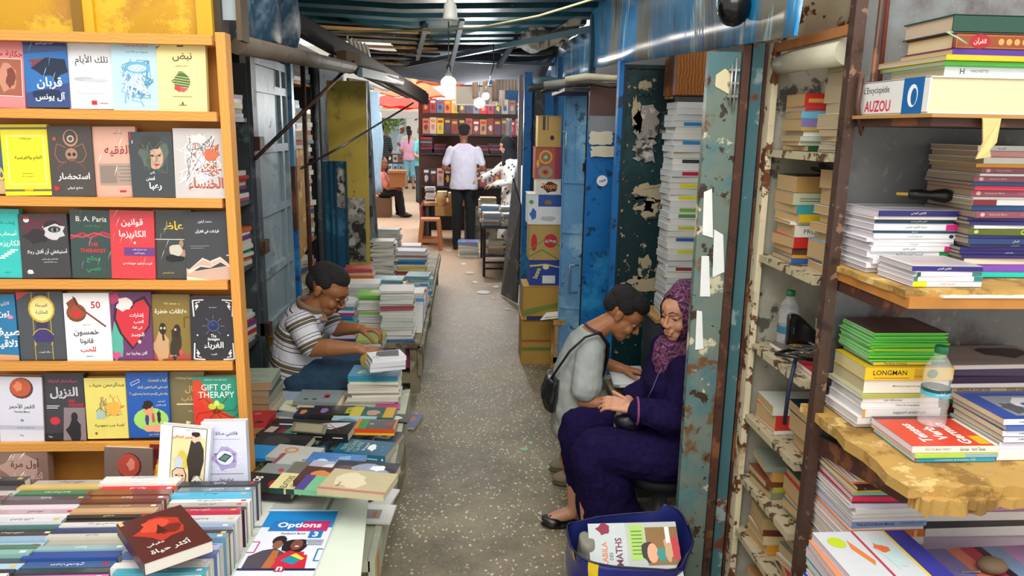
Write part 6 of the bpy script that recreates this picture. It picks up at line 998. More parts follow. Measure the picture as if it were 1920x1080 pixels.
cpile(1.215, 1.72, 1.314, .30, .2, [(a, t_ * .92, c) for a, t_, c in Bl], 'the tall colourful law stack', name='textbook', seed=93, jit=.004, twist=2.5, page='#a8987c', group='tall law stack on the middle shelf', tj=0,
      spines={4: cp(), 6: cp(), 9: cp(), 13: cp(), 1: [sp_t('المسؤولية الحضارية', .6, .3, '#8a3c44')], 0: [sp_t('الوسيط', .2, .15), sp_t('الطعون', .8, .2)], 7: [sp_t('القانون العقاري', .6, .4, Wt)], 12: [sp_t('القانون العقاري الجديد', .6, .4, Wt)], 11: [('r', 0, 0, .2, 1, '#8a2428'), sp_t('القانون الاجتماعي', .6, .3, '#8a2428')], 17: [('e', .06, .5, .02, .3, '#c8d080'), ('t', 'Code Pénal', .55, .5, .7, '#d8f020', .35, .02)], 19: [sp_t('الجنائي', .4, .3, Wt)], 14: [sp_t('القانون المدني', .5, .3, Wt)], 20: [sp_t('القانون المدني', .4, .3, Wt)], 22: [sp_t('القانون المدني', .4, .3, Wt)], 24: [sp_t('سجلة الحضارية', .7, .3, '#6a4c3c')], 25: [sp_t('قانون الشركات', .8, .3, Wt)], 8: [('r', 0, 0, 1, .4, '#f04858')]})
p = Vector((1.175, 1.83, 1.475)); t2 = empty('black_torch', M=TR(p.x, p.y, 1.505, R(-25), 0, R(90))); tag(t2, 'black screwdriver-like handle lying on the white law stack', 'tool')
b = MB(); b.lathe([(.001, -.05), (.012, -.045), (.014, -.02), (.011, 0), (.016, .02), (.018, .035), (.013, .05), (.001, .052)], M_black, 14); b.build('handle', t2)
b = MB(); b.lathe([(.004, -.075), (.005, -.045)], mat('#b89838', .4), 10); b.build('tip', t2)
# lower shelf
gl = [('#5cc83c', .0047, c) for c in ('#6ce048', '#4cc838', '#8cdc3c', '#5cd84c', '#48c040', '#a8e02c', '#a0d828', '#98d828', '#78d83c', '#4cc83c', '#58d048', '#40c040', '#6cdc48', '#50cc40', '#68d848')]
WB = '#eceae6'
zc = cpile(1.02, 1.765, .905, .215, .17, [(WB, .012, WB), (WB, .02, WB), (WB, .022, WB), (WB, .013, WB), (WB, .013, WB), ('#c8cc90', .011, '#b8c04c')], 'the white stack under the yellow dictionary', name='textbook', seed=94, jit=.006, twist=2, page='#d8d4d4', group='white stack under the yellow dictionary',
      spines={1: [sp_t('Les réformes', .4, .4), ], 2: [sp_t('Cours de comptabilité', .6, .5)], 4: [sp_t('Fatima sadiqi   INTRODUCTION', .5, .7)], 3: [('r', 0, 0, .03, 1, '#e0a030'), sp_t('support analytique', .6, .5)]})
zc = cpile(1.03, 1.765, zc, .22, .165, [(WB, .036, '#f0eedc')], 'between the yellow dictionary and the white stack', name='textbook', seed=95, jit=0, twist=1, page='#c8b890', group='lower shelf thick pair', spines={0: [sp_t('Méthode pratique de magnétisme', .55, .5, '#6a6a5c', .18)]})
zc = cpile(1.02, 1.76, zc, .24, .16, [('#e8c420', .034, '#f0cc18')], 'dictionary lying under the green booklets', name='dictionary', seed=96, jit=0, twist=1, page='#d8c894', group='lower shelf dictionary', spines={0: [('t', 'LONGMAN', .28, .58, .38, Bk, .42, .008), ('r', .1, .14, .5, .19, '#c83020'), ('e', .76, .5, .06, .36, '#2c7c34'), ('r', .56, .1, .66, .9, '#d8a818'), ('t', 'DICTIONARY', .61, .3, .12, '#5c3c10', .1)]})
bpy.data.objects['dictionary']['label'] = 'thick yellow dictionary lying beneath the green booklets'
zc = cpile(1.045, 1.775, zc, .2, .15, [('#1c4c84', .009, '#f0cc30')], 'storybook under the green booklets', name='textbook', seed=97, jit=0, twist=1, page='#d8d4d4', group='lower shelf storybook', spines={0: [('t', 'The Book of Animal', .3, .5, .6, '#3c3410', .4), ('r', .8, 0, 1, 1, '#1c4c84')]})
cpile(1.035, 1.77, zc, .205, .16, gl, 'the lime green booklet stack', name='green_booklet', seed=98, jit=.003, twist=1.5, tj=.1, page='#d8dcdc', group='lime green booklets on the lower shelf', word='booklet', fronts={0: [('r', 0, 0, 1, 1, '#54342c'), ('r', .1, .1, .8, .4, '#6a4438')]})
cpile(1.045, 1.555, .905, .205, .19, [('#2c98b8', .012, '#30a8cc'), ('#a8c84c', .009, '#98b8d0'), ('#d8432c', .018, '#ece8dc')], 'the red-covered trio at the shelf edge', name='textbook', seed=99, jit=.002, twist=.6, tj=0, page='#e8e4ec', group='red-covered trio on the lower shelf',
      spines={0: [sp_t('PRACTICE MAKES PERFECT', .3, .3, '#8a8478', .3), sp_t('German   Verb Tenses', .7, .3)], 2: [('r', 0, 0, .02, 1, '#d83c28'), sp_t('La Constitution de 4 octobre 1958', .5, .5, '#c8e8f0')], 1: [('r', 0, 0, .6, 1, '#b8d84c')]},
      fronts={0: [('r', 0, 0, 1, .05, '#f0ece4'), ('r', .9, 0, 1, 1, '#3c2c38'), ('t', 'German', .40, .32, .14, Wt, .8, .03, 0), ('t', 'Verb', .40, .52, .14, Wt, .55, .03), ('t', 'Tenses', .42, .74, .14, Wt, .8, .03), ('r', .04, .06, .3, .2, '#e8b428')]})
bottle(TR(1.165, 1.685, .946), .205, .033, '#1c7c4c', 'clear water bottle with a green cap standing on the red verb book', '#1c4c4c', (.40, .49), 'عين أطلس')
cpile(1.25, 1.77, .905, .3, .17, [('#e8b020', .03, '#e0b028'), ('#2c8cb8', .012, '#1c90b8'), ('#5c1420', .02, '#641424'), ('#3c78b0', .012, '#5c98cc'), ('#dcd8c8', .014, '#e4dcc4'), ('#c8b48c', .017, '#d0b888'), ('#e8e8e8', .012, '#e8e4e4'), ('#3c2440', .018, '#3c2440'), ('#2c2438', .02, '#4c3c58'), ('#a8a09c', .012, '#d8ccc4')], 'the mixed stack behind the blue novels', name='textbook', seed=100, jit=.006, twist=3, page='#c8bc9c', group='mixed stack on the lower shelf',
      spines={4: [('t', 'ANGELA CARTER', .28, .5, .5, '#6a5430', .4), ('t', 'WISE CHILDREN', .72, .5, .5, '#6a5430', .4)], 7: [('t', 'M. BORNAND', .2, .5, .5, '#f0e8e8', .25, .01), ('t', 'ÉLECTRONIQUE', .6, .5, .5, '#f0e8e8', .3, .007)], 5: [sp_t('Code de procédure pénale', .4, .4)], 6: [('r', 0, 0, .2, 1, '#3c9c68'), sp_t('Histoire de la Vie', .5, .4, '#2c5c94')]},
      fronts={0: [('b', .6, .3, .3, .3, '#3c2c34', 3), ('r', .3, .5, .9, .9, '#b4aca8')]})
BA = '#2c4ca0'
cpile(1.255, 1.56, .905, .3, .19, [('#e8e6e4', .026, '#f0f0ee'), ('#dcdce8', .018, '#e0e0f0'), (BA, .016, '#eceef8'), (BA, .015, '#eceef8'), (BA, .012, '#4c6cb8'), (BA, .016, '#eceef8')], 'the blue-covered novels', name='textbook', seed=101, jit=.005, twist=1.5, tj=0, page='#d8ccA4', group='blue-covered novels on the lower shelf',
      spines={k: [sp_t('AHMED SEFRIOUI', .2, .25, '#5c6c94', .25), ('t', 'LA BOÎTE À MERVEILLES', .7, .5, .5, '#1c2c74', .45, .01)] for k in (0, 1, 2, 3)},
      fronts={0: [('r', .1, .0, .8, .85, '#8a9098'), ('b', .5, .5, .3, .2, '#d8dce0', 3), ('b', .45, .55, .15, .1, '#3c6ca4', 4), ('b', .6, .25, .2, .12, '#b8c4cc', 6), ('b', .35, .75, .2, .1, '#54585c', 8)]})
# base shelf
cpile(.995, 1.70, .521, .205, .2, [(WB, .02, WB), ('#c8784c', .022, None), (WB, .024, None), ('#d8b868', .02, None), (WB, .02, None), ('#e07838', .018, '#e07430'), (WB, .008, None), ('#7c98c8', .018, '#8ca8d8'), (WB, .010, None), (WB, .012, None), (WB, .014, None), (WB, .012, '#d8d0e0'), ('#8a2440', .006, None), ('#d83058', .014, '#dc2c5c'), ('#5cb898', .009, '#7cc8a8'), ('#e8b020', .010, '#f0b420'), ('#3c2c24', .009, '#241c1c'), ('#e07840', .009, '#e87838'), ('#d8d4c4', .008, None), ('#5a3c50', .01, '#e8a828')], 'the tall stack beneath the torn cardboard', name='textbook', seed=102, jit=.005, twist=2, tj=0, page='#d8ccc8', group='tall stack beneath the torn cardboard',
      spines={12: [('t', 'Précis de Droit Bancaire Marocain', .32, .5, .45, '#1c3484', .5, .01), sp_t('الوجيز في القانون البنكي', .8, .3, '#1c3484')], 14: [sp_t('SES - MATHEMATIQUES', .5, .25), ('r', .86, 0, .9, 1, '#f0b890')], 4: [sp_t('عربي', .2, .1, Wt)], 3: [('t', 'J', .1, .5, .6, Wt, .05, .02)]})
cpile(1.21, 1.72, .521, .3, .2, [(WB, .03, None), (WB, .03, None), ('#c8b8d0', .03, None), (WB, .03, None), ('#3c3c44', .02, None), (WB, .024, '#f0ece8'), ('#d898c0', .024, '#e09cc8'), ('#e8885c', .016, '#ec8458'), (WB, .014, '#f0e4e0'), ('#d8d4b8', .022, '#d4d0b0'), ('#3ca8b8', .009, '#2ca0bc'), ('#c8302c', .022, '#e8e4dc')], 'the stack with the school dictionary on top', name='textbook', seed=103, jit=.006, twist=2, tj=0, page='#ccc0ac', group='stack under the lower shelf edge',
      spines={0: [('r', .25, .1, .55, .9, '#e8c828'), ('t', 'ORTHOGRAPHE', .4, .5, .5, '#5c2c14', .26, .01, math.pi), ('r', .58, .1, .85, .9, '#f0e8e0'), ('t', 'LAROUSSE', .72, .5, .6, '#a01c24', .24, .01, math.pi)], 1: [('r', 0, 0, .2, 1, '#e05c2c')], 4: [sp_t('philosophie', .5, .4, Wt)], 5: [sp_t('اللغة العربية', .7, .3)]})
cpile(.835, 1.40, .521, .245, .2, [('#e0a850', .022, None), (WB, .02, None), ('#1c3c9c', .034, '#1c48a8'), (WB, .010, '#e8e4d0'), ('#d88c7c', .009, '#e89884'), (WB, .008, None), ('#5cb898', .014, '#7cd0b0'), ('#1c3058', .03, '#1c3c74'), ('#e08858', .017, '#ec9864'), ('#c8ccd0', .018, '#dfe0e8')], 'the front stack topped by the map cover', name='textbook', seed=104, jit=.006, twist=2.5, tj=0, page='#d4ccd4', group='front stack on the base shelf',
      spines={2: [('t', 'HARRY POTTER', .36, .5, .55, '#c89858', .24, .01), ('t', 'Agenda 2003-2004', .66, .5, .5, '#d8dce8', .3, .006), ('e', .1, .5, .05, .38, '#b87438'), ('b', .9, .45, .05, .3, '#d8d8e0', 3)], 3: [sp_t('مختار الألفاظ', .55, .4, '#1c5c4c')], 7: [('r', .52, 0, .74, 1, '#7ca4dc'), sp_t('الكتاب المدرسي', .22, .22, Wt), ('r', .86, .1, .93, .9, '#d8e4f0')], 1: [('r', .32, 0, .44, 1, '#a84c5c')], 0: [('r', .78, 0, 1, 1, '#3c3c94'), ('r', .4, 0, .43, 1, '#b02c6c')]},
      fronts={0: [('r', 0, 0, 1, .22, '#3a3a94'), ('r', 0, .22, 1, .25, '#e0c840'), ('r', 0, .56, 1, .59, '#b03c58'), ('e', .75, .84, .12, .09, '#b8cc30'), ('p', [(.6, .75), (.8, .72), (.35, .62), (.25, .66)], '#d87c40'), ('b', .65, .42, .12, .09, '#d8683c', 4), ('b', .4, .38, .15, .07, '#4c9c68', 6), ('b', .5, .4, .35, .12, '#b8d0d0', 8), ('b', .6, .43, .1, .08, '#d8683c', 14)]})
cpile(1.12, 1.40, .521, .3, .21, [(WB, .04, None), (WB, .03, '#f0eeec'), ('#d83030', .018, '#d82c30'), (WB, .022, '#ecebee'), ('#d8d4dc', .022, '#d8d4dc')], 'the front stack topped by the striped violet cover', name='textbook', seed=105, jit=.004, twist=2, tj=0, page='#ccc8d8', group='violet-topped stack on the base shelf',
      spines={2: [('t', 'Applications of Modern Linguistics', .62, .5, .7, '#f4e0e0', .7, .006)], 0: [sp_t('مسالك وعلامات', .3, .3, '#8a8490')]},
      fronts={0: [('r', 0, .76, 1, .98, '#6c6494'), ('r', 0, .64, 1, .76, '#c4705c'), ('r', 0, .52, 1, .64, '#a83048'), ('r', 0, .45, 1, .52, '#2c1c28'), ('r', 0, .30, 1, .45, '#7c94b4'), ('r', 0, 0, 1, .30, '#b488b8'), ('b', .5, .15, .3, .1, '#8a5c90', 3)]})
b = MB(); b.ell((1.235, 1.50, .672), (.035, .028, .018), mat('#6c5840', .8, var=.25), 12, 8); b.beam((1.2, 1.49, .664), (1.16, 1.50, .658), .006, .003, M_alu); tag(b.build('brown_stone'), 'brown stone-like paperweight on the striped violet cover', 'paperweight')
t = book('upright_book', Matrix.Translation((1.52, 1.93, .521)) @ Matrix.Rotation(R(-8), 4, 'Z'), .2, .3, .03, '#143c64', 'deep blue book standing upright at the far end beneath the lower shelf', front=[('r', .3, .4, .33, .8, '#4cb8c0'), ('r', .5, .4, .53, .8, '#4cb8c0')])
b = MB(); b.box((.86, 1.64, .0), (1.02, 1.82, .42), worn('brown_wrap', '#a09678', [('#6c6450', 7, .55, .1)], .8, 6)); tag(b.build('paper_package'), 'paper-wrapped package on the floor below the base shelf', 'package')
# ================================================================ RIGHT SIDE OF THE ALLEY
# pale textbook tower behind the flaking leaf
t = empty('low_cupboard', (1.1, 3.85, 0)); tag(t, 'low cupboard holding the tower of pale textbooks behind the woman', 'cupboard'); part_box('body', t, (1.0, 3.70, 0), (1.3, 4.0, .68), M_greydark, (-1.1, -3.85)); part_box('top', t, (.99, 3.69, .68), (1.31, 4.01, .70), M_ply, (-1.1, -3.85))
q = random.Random(9); n = 36
tc_ = [q.choice(['#e0e0dc', '#e8e8e4', '#d4d8d8', '#dcdcd0']) for _ in range(n)]; sc2 = {3: '#2c8cc8', 6: '#2c8cc8', 9: '#3c3c44', 11: '#c82c44', 13: '#e8e020', 15: '#e8e020', 17: '#7cb848', 18: '#5c9c50', 20: '#c8d040', 22: '#2c68b0', 24: '#d8e030', 27: '#8a4438'}
cpile(1.035, 3.72, .701, .17, .2, [(c, .030, None) for c in tc_], 'the pale textbook tower', name='tower_textbook', seed=110, jit=.006, twist=3, tj=.25, group='pale textbook tower behind the woman', page='#e4e4e0',
      spines={k: [('r', .3, .2, .95, .8, v)] for k, v in sc2.items()})
b = MB(); b.box((1.03, 3.72, 1.83), (1.22, 3.95, 2.08), wood('#b8742c', '#8a4c1c', 'orange_board', 'X', 20)); tag(b.build('wooden_crate'), 'orange-brown wooden crate on top of the pale textbook tower', 'crate')
# boxes beside the light blue door
def carton(x0, x1, z0, z1, y, d, col, label, deco=(), rot=0, flap=None):
    t = empty('cardboard_box', M=TR(x0, y, z0, rot)); tag(t, label, 'box', 'stacked boxes beside the light blue door'); w, h = x1 - x0, z1 - z0
    b = MB(); b.box((0, 0, 0), (w, d, h), mat(col, .7, var=.14, scale=8)); art(b, deco, w, h, lambda x, y_, l: (x, -l, y_)); b.build('box_body', t)
    b = MB(); b.box((-.004, -.004, h), (w * .5 - .002, d + .004, h + .004), mat(col, .75, var=.2, scale=8)); b.box((w * .5 + .002, -.004, h), (w + .004, d + .004, h + .004), mat(col, .75, var=.2, scale=8)); b.build('flap', t)
    return t
def bx_(px0, py0, px1, py1, Y, *a, **k):
    A = W(px0, py1, Y=Y); C_ = W(px1, py0, Y=Y); return A.x, C_.x, A.z, C_.z
Yb = 5.12
L_ = [(977, 598, 1052, 680, '#b08a3c', 'brown carton with olive bands at the bottom of the box stack', [('r', 0, .3, 1, .38, '#6a7a3c'), ('r', 0, .5, 1, .55, '#a05c2c')]),
      (980, 535, 1050, 594, '#b8903c', 'golden-brown carton on the bottom carton', [('p', [(0, .1), (1, .4), (1, .55), (0, .3)], '#7a8a3c'), ('r', .1, 0, .8, .12, '#2c3460')]),
      (992, 488, 1054, 552, '#20409c', 'blue banana carton with yellow strap, third from the bottom', [('p', [(0, .75), (.5, .82), (1, .7), (1, .74), (.5, .88), (0, .82)], '#e8d030'), ('e', .5, .75, .1, .1, '#e8d8b0'), ('r', .4, .08, .8, .4, '#dfe0dc'), ('t', 'banana', .22, .5, .2, '#f0e040', .35, .02, 1.2)]),
      (992, 421, 1052, 477, '#b89a58', 'carton with red oval fruit marks', [('e', .68, .55, .22, .2, '#c02c34'), ('t', 'Del Monte', .68, .55, .14, Wt, .36, .006), ('e', .15, .5, .1, .25, '#c02c34'), ('l', [(0, .1), (.4, .3), (1, 0)], .04, '#6c8a3c'), ('l', [(0, .3), (.5, .6), (1, .4)], .03, '#6c8a3c')]),
      (990, 364, 1053, 420, '#e4e6e8', 'white carton with blue top and colourful side', [('r', .3, .6, 1, 1, '#2450a0'), ('e', .6, .74, .12, .08, '#8a7038'), ('b', .15, .35, .12, .2, '#2c68b8', 3), ('b', .1, .75, .08, .1, '#50a850', 4), ('b', .6, .2, .25, .1, '#b8bcc0', 6)]),
      (1005, 336, 1052, 364, '#e8e2d4', 'small snack carton with orange lettering', [('b', .55, .5, .38, .4, '#3c2418', 3), ('t', 'Tropic', .52, .5, .5, '#e88830', .6, .03)]),
      (1003, 276, 1053, 335, '#b8604c', 'carton printed with orange and teal paisley swirls', [('r', .75, 0, 1, 1, '#a03c50'), ('e', .4, .7, .26, .22, '#e0b040'), ('e', .4, .7, .19, .16, '#c84c30'), ('e', .4, .7, .12, .1, '#3c9c94'), ('e', .4, .7, .06, .05, '#e8c850'), ('e', .4, .22, .28, .2, '#6ca894'), ('e', .4, .22, .2, .14, '#d87838'), ('e', .4, .22, .1, .07, '#8a3040'), ('b', .1, .5, .08, .14, '#e0b040', 3)]),
      (1008, 217, 1053, 275, '#d0a860', 'tan carton with a round hole at the top of the box stack', [('r', .2, .55, .32, 1, '#3c3428'), ('r', .4, .55, .44, 1, '#3c3428'), ('e', .62, .3, .09, .08, '#1c1814')])]
for i, (x0, y0, x1, y1, c, lab, de) in enumerate(L_):
    A = W(x0, y1, Y=Yb); C_ = W(x1, y0, Y=Yb)
    if i == 0: zz = .0
    h_ = (C_.z - A.z) if i else C_.z
    A2 = .001 if i == 0 else zz
    top = C_.z
    if top - A2 < .06: top = A2 + .06
    carton(A.x, C_.x, A2, top - .005, Yb - (.0 if i != 1 else .03), (C_.x - A.x) * 1.0, c, lab, de); zz = top
# trestle with paper
p = W(1040, 700, Z=0); t = empty('wooden_stool', (.62, 4.86, 0)); tag(t, 'rough wooden sawhorse stool beside the brown cartons', 'stool')
part_box('seat', t, (-.03, -.1, .385), (.13, .1, .42), M_ply)
for x, y in ((-.02, -.09), (.09, -.09), (-.02, .06), (.09, .06)): part_box('leg', t, (x, y, 0), (x + .03, y + .03, .385), M_ply)
part_box('stretcher', t, (-.02, -.09, .12), (.12, -.07, .16), M_ply)
b = MB(); A = Vector((.50, 4.74, .428)); b.mesh([A, A + Vector((.2, .05, .01)), A + Vector((.24, .22, .012)), A + Vector((.06, .18, .004))] + [A + Vector((0, 0, -.004)), A + Vector((.2, .05, .006)), A + Vector((.24, .22, .008)), A + Vector((.06, .18, .0))], [(0, 1, 2, 3), (7, 6, 5, 4), (0, 4, 5, 1), (1, 5, 6, 2), (2, 6, 7, 3), (3, 7, 4, 0)], M_white)
b.mesh([A + Vector((.03, .03, .0055)), A + Vector((.12, .05, .0095)), A + Vector((.13, .07, .0098)), A + Vector((.04, .055, .006))], [(0, 1, 2, 3)], ink('#d8d84c')); tag(b.build('paper_sheet'), 'white paper sheet with a yellow mark lying on the wooden stool', 'paper')
# ================================================================ PEOPLE
V = Vector
def _cap(b, p0, p1, r0, r1, m, n=14):
    p0, p1 = V(p0), V(p1); d = p1 - p0
    if d.length < 1e-5: d = V((0, 0, 1e-4))
    u = d.normalized(); pts, rs = [], []
    for a in (-80, -55, -30, 0): pts.append(p0 + u * r0 * math.sin(R(a))); rs.append(r0 * math.cos(R(a)))
    for a in (0, 30, 55, 80): pts.append(p1 + u * r1 * math.sin(R(a))); rs.append(r1 * math.cos(R(a)))
    b.tube(pts, rs, m, n)
def _loft(b, rings, m, n=22):
    """rings: (centre, side vector with half width, depth vector with half depth)"""
    base = len(b.v); k = b.mi(m)
    for c, s, f in rings:
        c, s, f = V(c), V(s), V(f)
        for j in range(n):
            a = 2 * math.pi * j / n; b.v.append(c + s * math.cos(a) + f * math.sin(a))
    for i in range(len(rings) - 1):
        for j in range(n):
            a = base + i * n + j; q_ = base + i * n + (j + 1) % n; b.f.append([a, q_, q_ + n, a + n]); b.m.append(k); b.sm.append(True)
    b.f.append([base + j for j in reversed(range(n))]); b.m.append(k); b.sm.append(True)
    e = base + (len(rings) - 1) * n; b.f.append([e + j for j in range(n)]); b.m.append(k); b.sm.append(True)
def blob(prims, voxel, m, smooth=3, fold=0, fscale=.08):
    """one continuous skin grown around a skeleton of tapered forms"""
    b = MB()
    for p in prims:
        if p[0] == 'c': _cap(b, p[1], p[2], p[3], p[4], m)
        elif p[0] == 'e': b.ell(p[1], p[2], m, 18, 12, p[3] if len(p) > 3 else None)
        elif p[0] == 'l': _loft(b, p[1], m)
    me = b.data('skin'); o = bpy.data.objects.new('skin', me); COL.objects.link(o)
    bmx = bmesh.new(); bmx.from_mesh(me); bmesh.ops.recalc_face_normals(bmx, faces=bmx.faces); bmx.to_mesh(me); bmx.free()
    r = o.modifiers.new('r', 'REMESH'); r.mode = 'VOXEL'; r.voxel_size = voxel; r.use_smooth_shade = True
    s = o.modifiers.new('s', 'SMOOTH'); s.factor = .5; s.iterations = smooth
    if fold:
        tx = bpy.data.textures.new('folds', 'CLOUDS'); tx.noise_scale = fscale
        d = o.modifiers.new('d', 'DISPLACE'); d.texture = tx; d.strength = fold; d.mid_level = .5; d.texture_coords = 'LOCAL'
    dg = bpy.context.evaluated_depsgraph_get(); me2 = bpy.data.meshes.new_from_object(o.evaluated_get(dg))
    vs = [v.co.copy() for v in me2.vertices]; fs = [tuple(p.vertices) for p in me2.polygons]
    bpy.data.objects.remove(o); bpy.data.meshes.remove(me); bpy.data.meshes.remove(me2)
    out = MB(); out.mesh(vs, fs, m, True); return out
def skin(col): 
    key = ('skin', col)
    if key not in _M:
        m = mat(col, .5, var=.08, scale=40, kind='skin'); b = m.node_tree.nodes['Principled BSDF']; b.inputs['Subsurface Weight'].default_value = .12; b.inputs['Subsurface Scale'].default_value = .01; b.inputs['Subsurface Radius'].default_value = (1, .35, .2); _M[key] = m
    return _M[key]
def striped(name, axis, period, bands, base):
    if name in _M: return _M[name]
    m = bpy.data.materials.new(name); nt, b = nodes_of(m); L = nt.links
    tc = add(nt, 'ShaderNodeTexCoord'); dt = add(nt, 'ShaderNodeVectorMath', operation='DOT_PRODUCT'); a = V(axis).normalized(); dt.inputs[1].default_value = a
    L.new(tc.outputs['Object'], dt.inputs[0]); mu = add(nt, 'ShaderNodeMath', operation='MULTIPLY'); mu.inputs[1].default_value = 1 / period; L.new(dt.outputs['Value'], mu.inputs[0])
    fr = add(nt, 'ShaderNodeMath', operation='FRACT'); L.new(mu.outputs[0], fr.inputs[0]); cr = add(nt, 'ShaderNodeValToRGB'); cr.color_ramp.interpolation = 'CONSTANT'
    e = cr.color_ramp.elements; e[0].position = 0; e[0].color = lin(base) + (1,); e[1].position = bands[0][0]; e[1].color = lin(bands[0][1]) + (1,)
    for p, c in bands[1:]: x = e.new(p); x.color = lin(c) + (1,)
    L.new(fr.outputs[0], cr.inputs[0]); L.new(cr.outputs[0], b.inputs['Base Color']); b.inputs['Roughness'].default_value = .85; _M[name] = m; return m
def cloth(col, var=.12, sc=30): return mat(col, .88, var=var, scale=sc, bump=.1, kind='cloth')
def headM(C, f, u=(0, 0, 1)):
    f = V(f).normalized(); x = (-f).cross(V(u)).normalized()  # local -Y = forward
    y = -f; z = x.cross(y); M = Matrix((x, y, z)).transposed().to_4x4(); M.translation = V(C); return M
def head_prims(M, s=1.0, fem=False, beard=0):
    def P(x, y, z): return M @ V((x * s, y * s, z * s))
    rot = M.to_3x3(); E = lambda c, r: ('e', P(*c), tuple(k * s for k in r), rot)
    C = lambda a, c, r0, r1: ('c', P(*a), P(*c), r0 * s, r1 * s)
    j = .9 if fem else 1
    L_ = [E((0, .012, .04), (.074, .092, .082)), E((0, -.028, -.028), (.060 * j, .060, .072)), E((0, -.03, .03), (.066, .064, .05)), E((0, -.058, -.088), (.028 * j, .024, .022)), E((0, -.045, -.07), (.046 * j, .04, .034)),
          E((.034, -.062, -.03), (.025, .022, .024)), E((-.034, -.062, -.03), (.025, .022, .024)),
          C((0, -.090, .006), (0, -.108 if not fem else -.103, -.028), .0068 * j, .0105 * j * j), E((.011 * j, -.096, -.033), (.0085 * j, .01, .007)), E((-.011 * j, -.096, -.033), (.0085 * j, .01, .007)),
          C((-.034, -.078, .022), (-.008, -.088, .020), .0085, .009), C((.034, -.078, .022), (.008, -.088, .020), .0085, .009), C((0, -.088, .022), (0, -.086, .04), .010, .012),
          C((-.018, -.088, -.056), (.018, -.088, -.056), .0055, .0055), C((-.012, -.089, -.066), (.012, -.089, -.066), .0065, .0065)]
    if not fem:
        for sx in (-1, 1): L_ += [E((sx * .076, .014, .0), (.008, .017, .028)), E((sx * .080, .022, .01), (.008, .012, .016))]
    return L_
def head_detail(b, M, s=1.0, brow='#1c1410', lip='#8a4c40', iris='#2a1a10', down=.5, fem=False):
    def P(x, y, z): return M @ V((x * s, y * s, z * s))
    rot = M.to_3x3()
    for sx in (-1, 1):
        b.ell(P(sx * .029, -.071, .002), (.0135 * s, .012 * s, .0105 * s), mat('#e8e4de', .3, var=0), 12, 8, rot)
        b.ell(P(sx * .030, -.0800, -.001 - .002 * down), (.0058 * s, .0035 * s, .0058 * s), mat(iris, .2, var=0), 10, 6, rot)
        b.ell(P(sx * .029, -.0715, .0055 - .002 * down), (.0155 * s, .0128 * s, .0088 * s), skin(_SK[0]), 12, 8, rot)   # upper lid
        b.tube([P(sx * .0165, -.0825, .0005 - .003 * down), P(sx * .029, -.0855, .0022 - .005 * down), P(sx * .042, -.077, -.0005 - .003 * down)], .0011 * s, mat(brow, .6), 6)
        b.tube([P(sx * .013, -.0945, .022), P(sx * .028, -.0905, .0285), P(sx * .045, -.078, .022)], [.0022 * s, .0034 * s if not fem else .0022 * s, .0012 * s], mat(brow, .8), 6)
    b.tube([P(-.021, -.0885, -.0565), P(-.008, -.0955, -.0545), P(0, -.0950, -.056), P(.008, -.0955, -.0545), P(.021, -.0885, -.0565)], [.0006 * s, .0026 * s, .0022 * s, .0026 * s, .0006 * s], mat(lip, .45), 8)
    b.tube([P(-.019, -.0885, -.0605), P(0, -.0965, -.0655), P(.019, -.0885, -.0605)], [.0006 * s, .0034 * s, .0006 * s], mat(lip, .45), 8)
_SK = ['#8a5436']
def hand(wrist, fwd, up, s=1, curl=.5, thumb=1, spread=.06, tcurl=.4, curls=None):
    """palm, four unequal fingers and a thumb; up = back of the hand, thumb=+1 on the right seen from the back"""
    f = V(fwd).normalized(); x = f.cross(V(up)).normalized(); n = x.cross(f).normalized(); w = V(wrist); t = thumb
    P = lambda a, b_, c: w + (x * a + f * b_ + n * c) * s
    L_ = [('c', w, P(0, .03, 0), .021 * s, .022 * s)]
    for k in (-.026, -.009, .008, .025): L_.append(('c', P(k * .6, .015, 0), P(k, .085, 0), .013 * s, .0115 * s))
    for i, (k, ln) in enumerate(((.027 * t, .072), (.0095 * t, .080), (-.0085 * t, .074), (-.026 * t, .058))):
        a = 0; p = P(k, .086, 0); cu = (curls[i] if curls else curl); r = .0088 * s; sp = spread * (1.5 - i) * t
        for j, fr in enumerate((.45, .32, .23)):
            a += cu * (.8, 1.0, .7)[j]; d = (f * math.cos(a) - n * math.sin(a) + x * sp).normalized(); q_ = p + d * ln * fr * s
            L_.append(('c', p, q_, r, r * .9)); p = q_; r *= .9
    a0 = P(.022 * t, .02, -.006); a1 = P(.047 * t, .048, -.016); d = (f * .8 - n * tcurl + x * t * (.45 - tcurl * .5)).normalized(); a2 = a1 + d * .032 * s; a3 = a2 + (d - n * tcurl * .5).normalized() * .026 * s
    L_ += [('c', a0, a1, .014 * s, .0115 * s), ('c', a1, a2, .0105 * s, .0095 * s), ('c', a2, a3, .0095 * s, .008 * s)]
    return L_
def limb(*pts): return [('c', a[:3], b_[:3], a[3], b_[3]) for a, b_ in zip(pts, pts[1:])]
def person(name, label, base, group=None): return tag(empty(name, base), label, 'person', group)
def put(b, name, t):
    o = b.build(name, t); o.matrix_local = Matrix.Translation(-t.location); return o
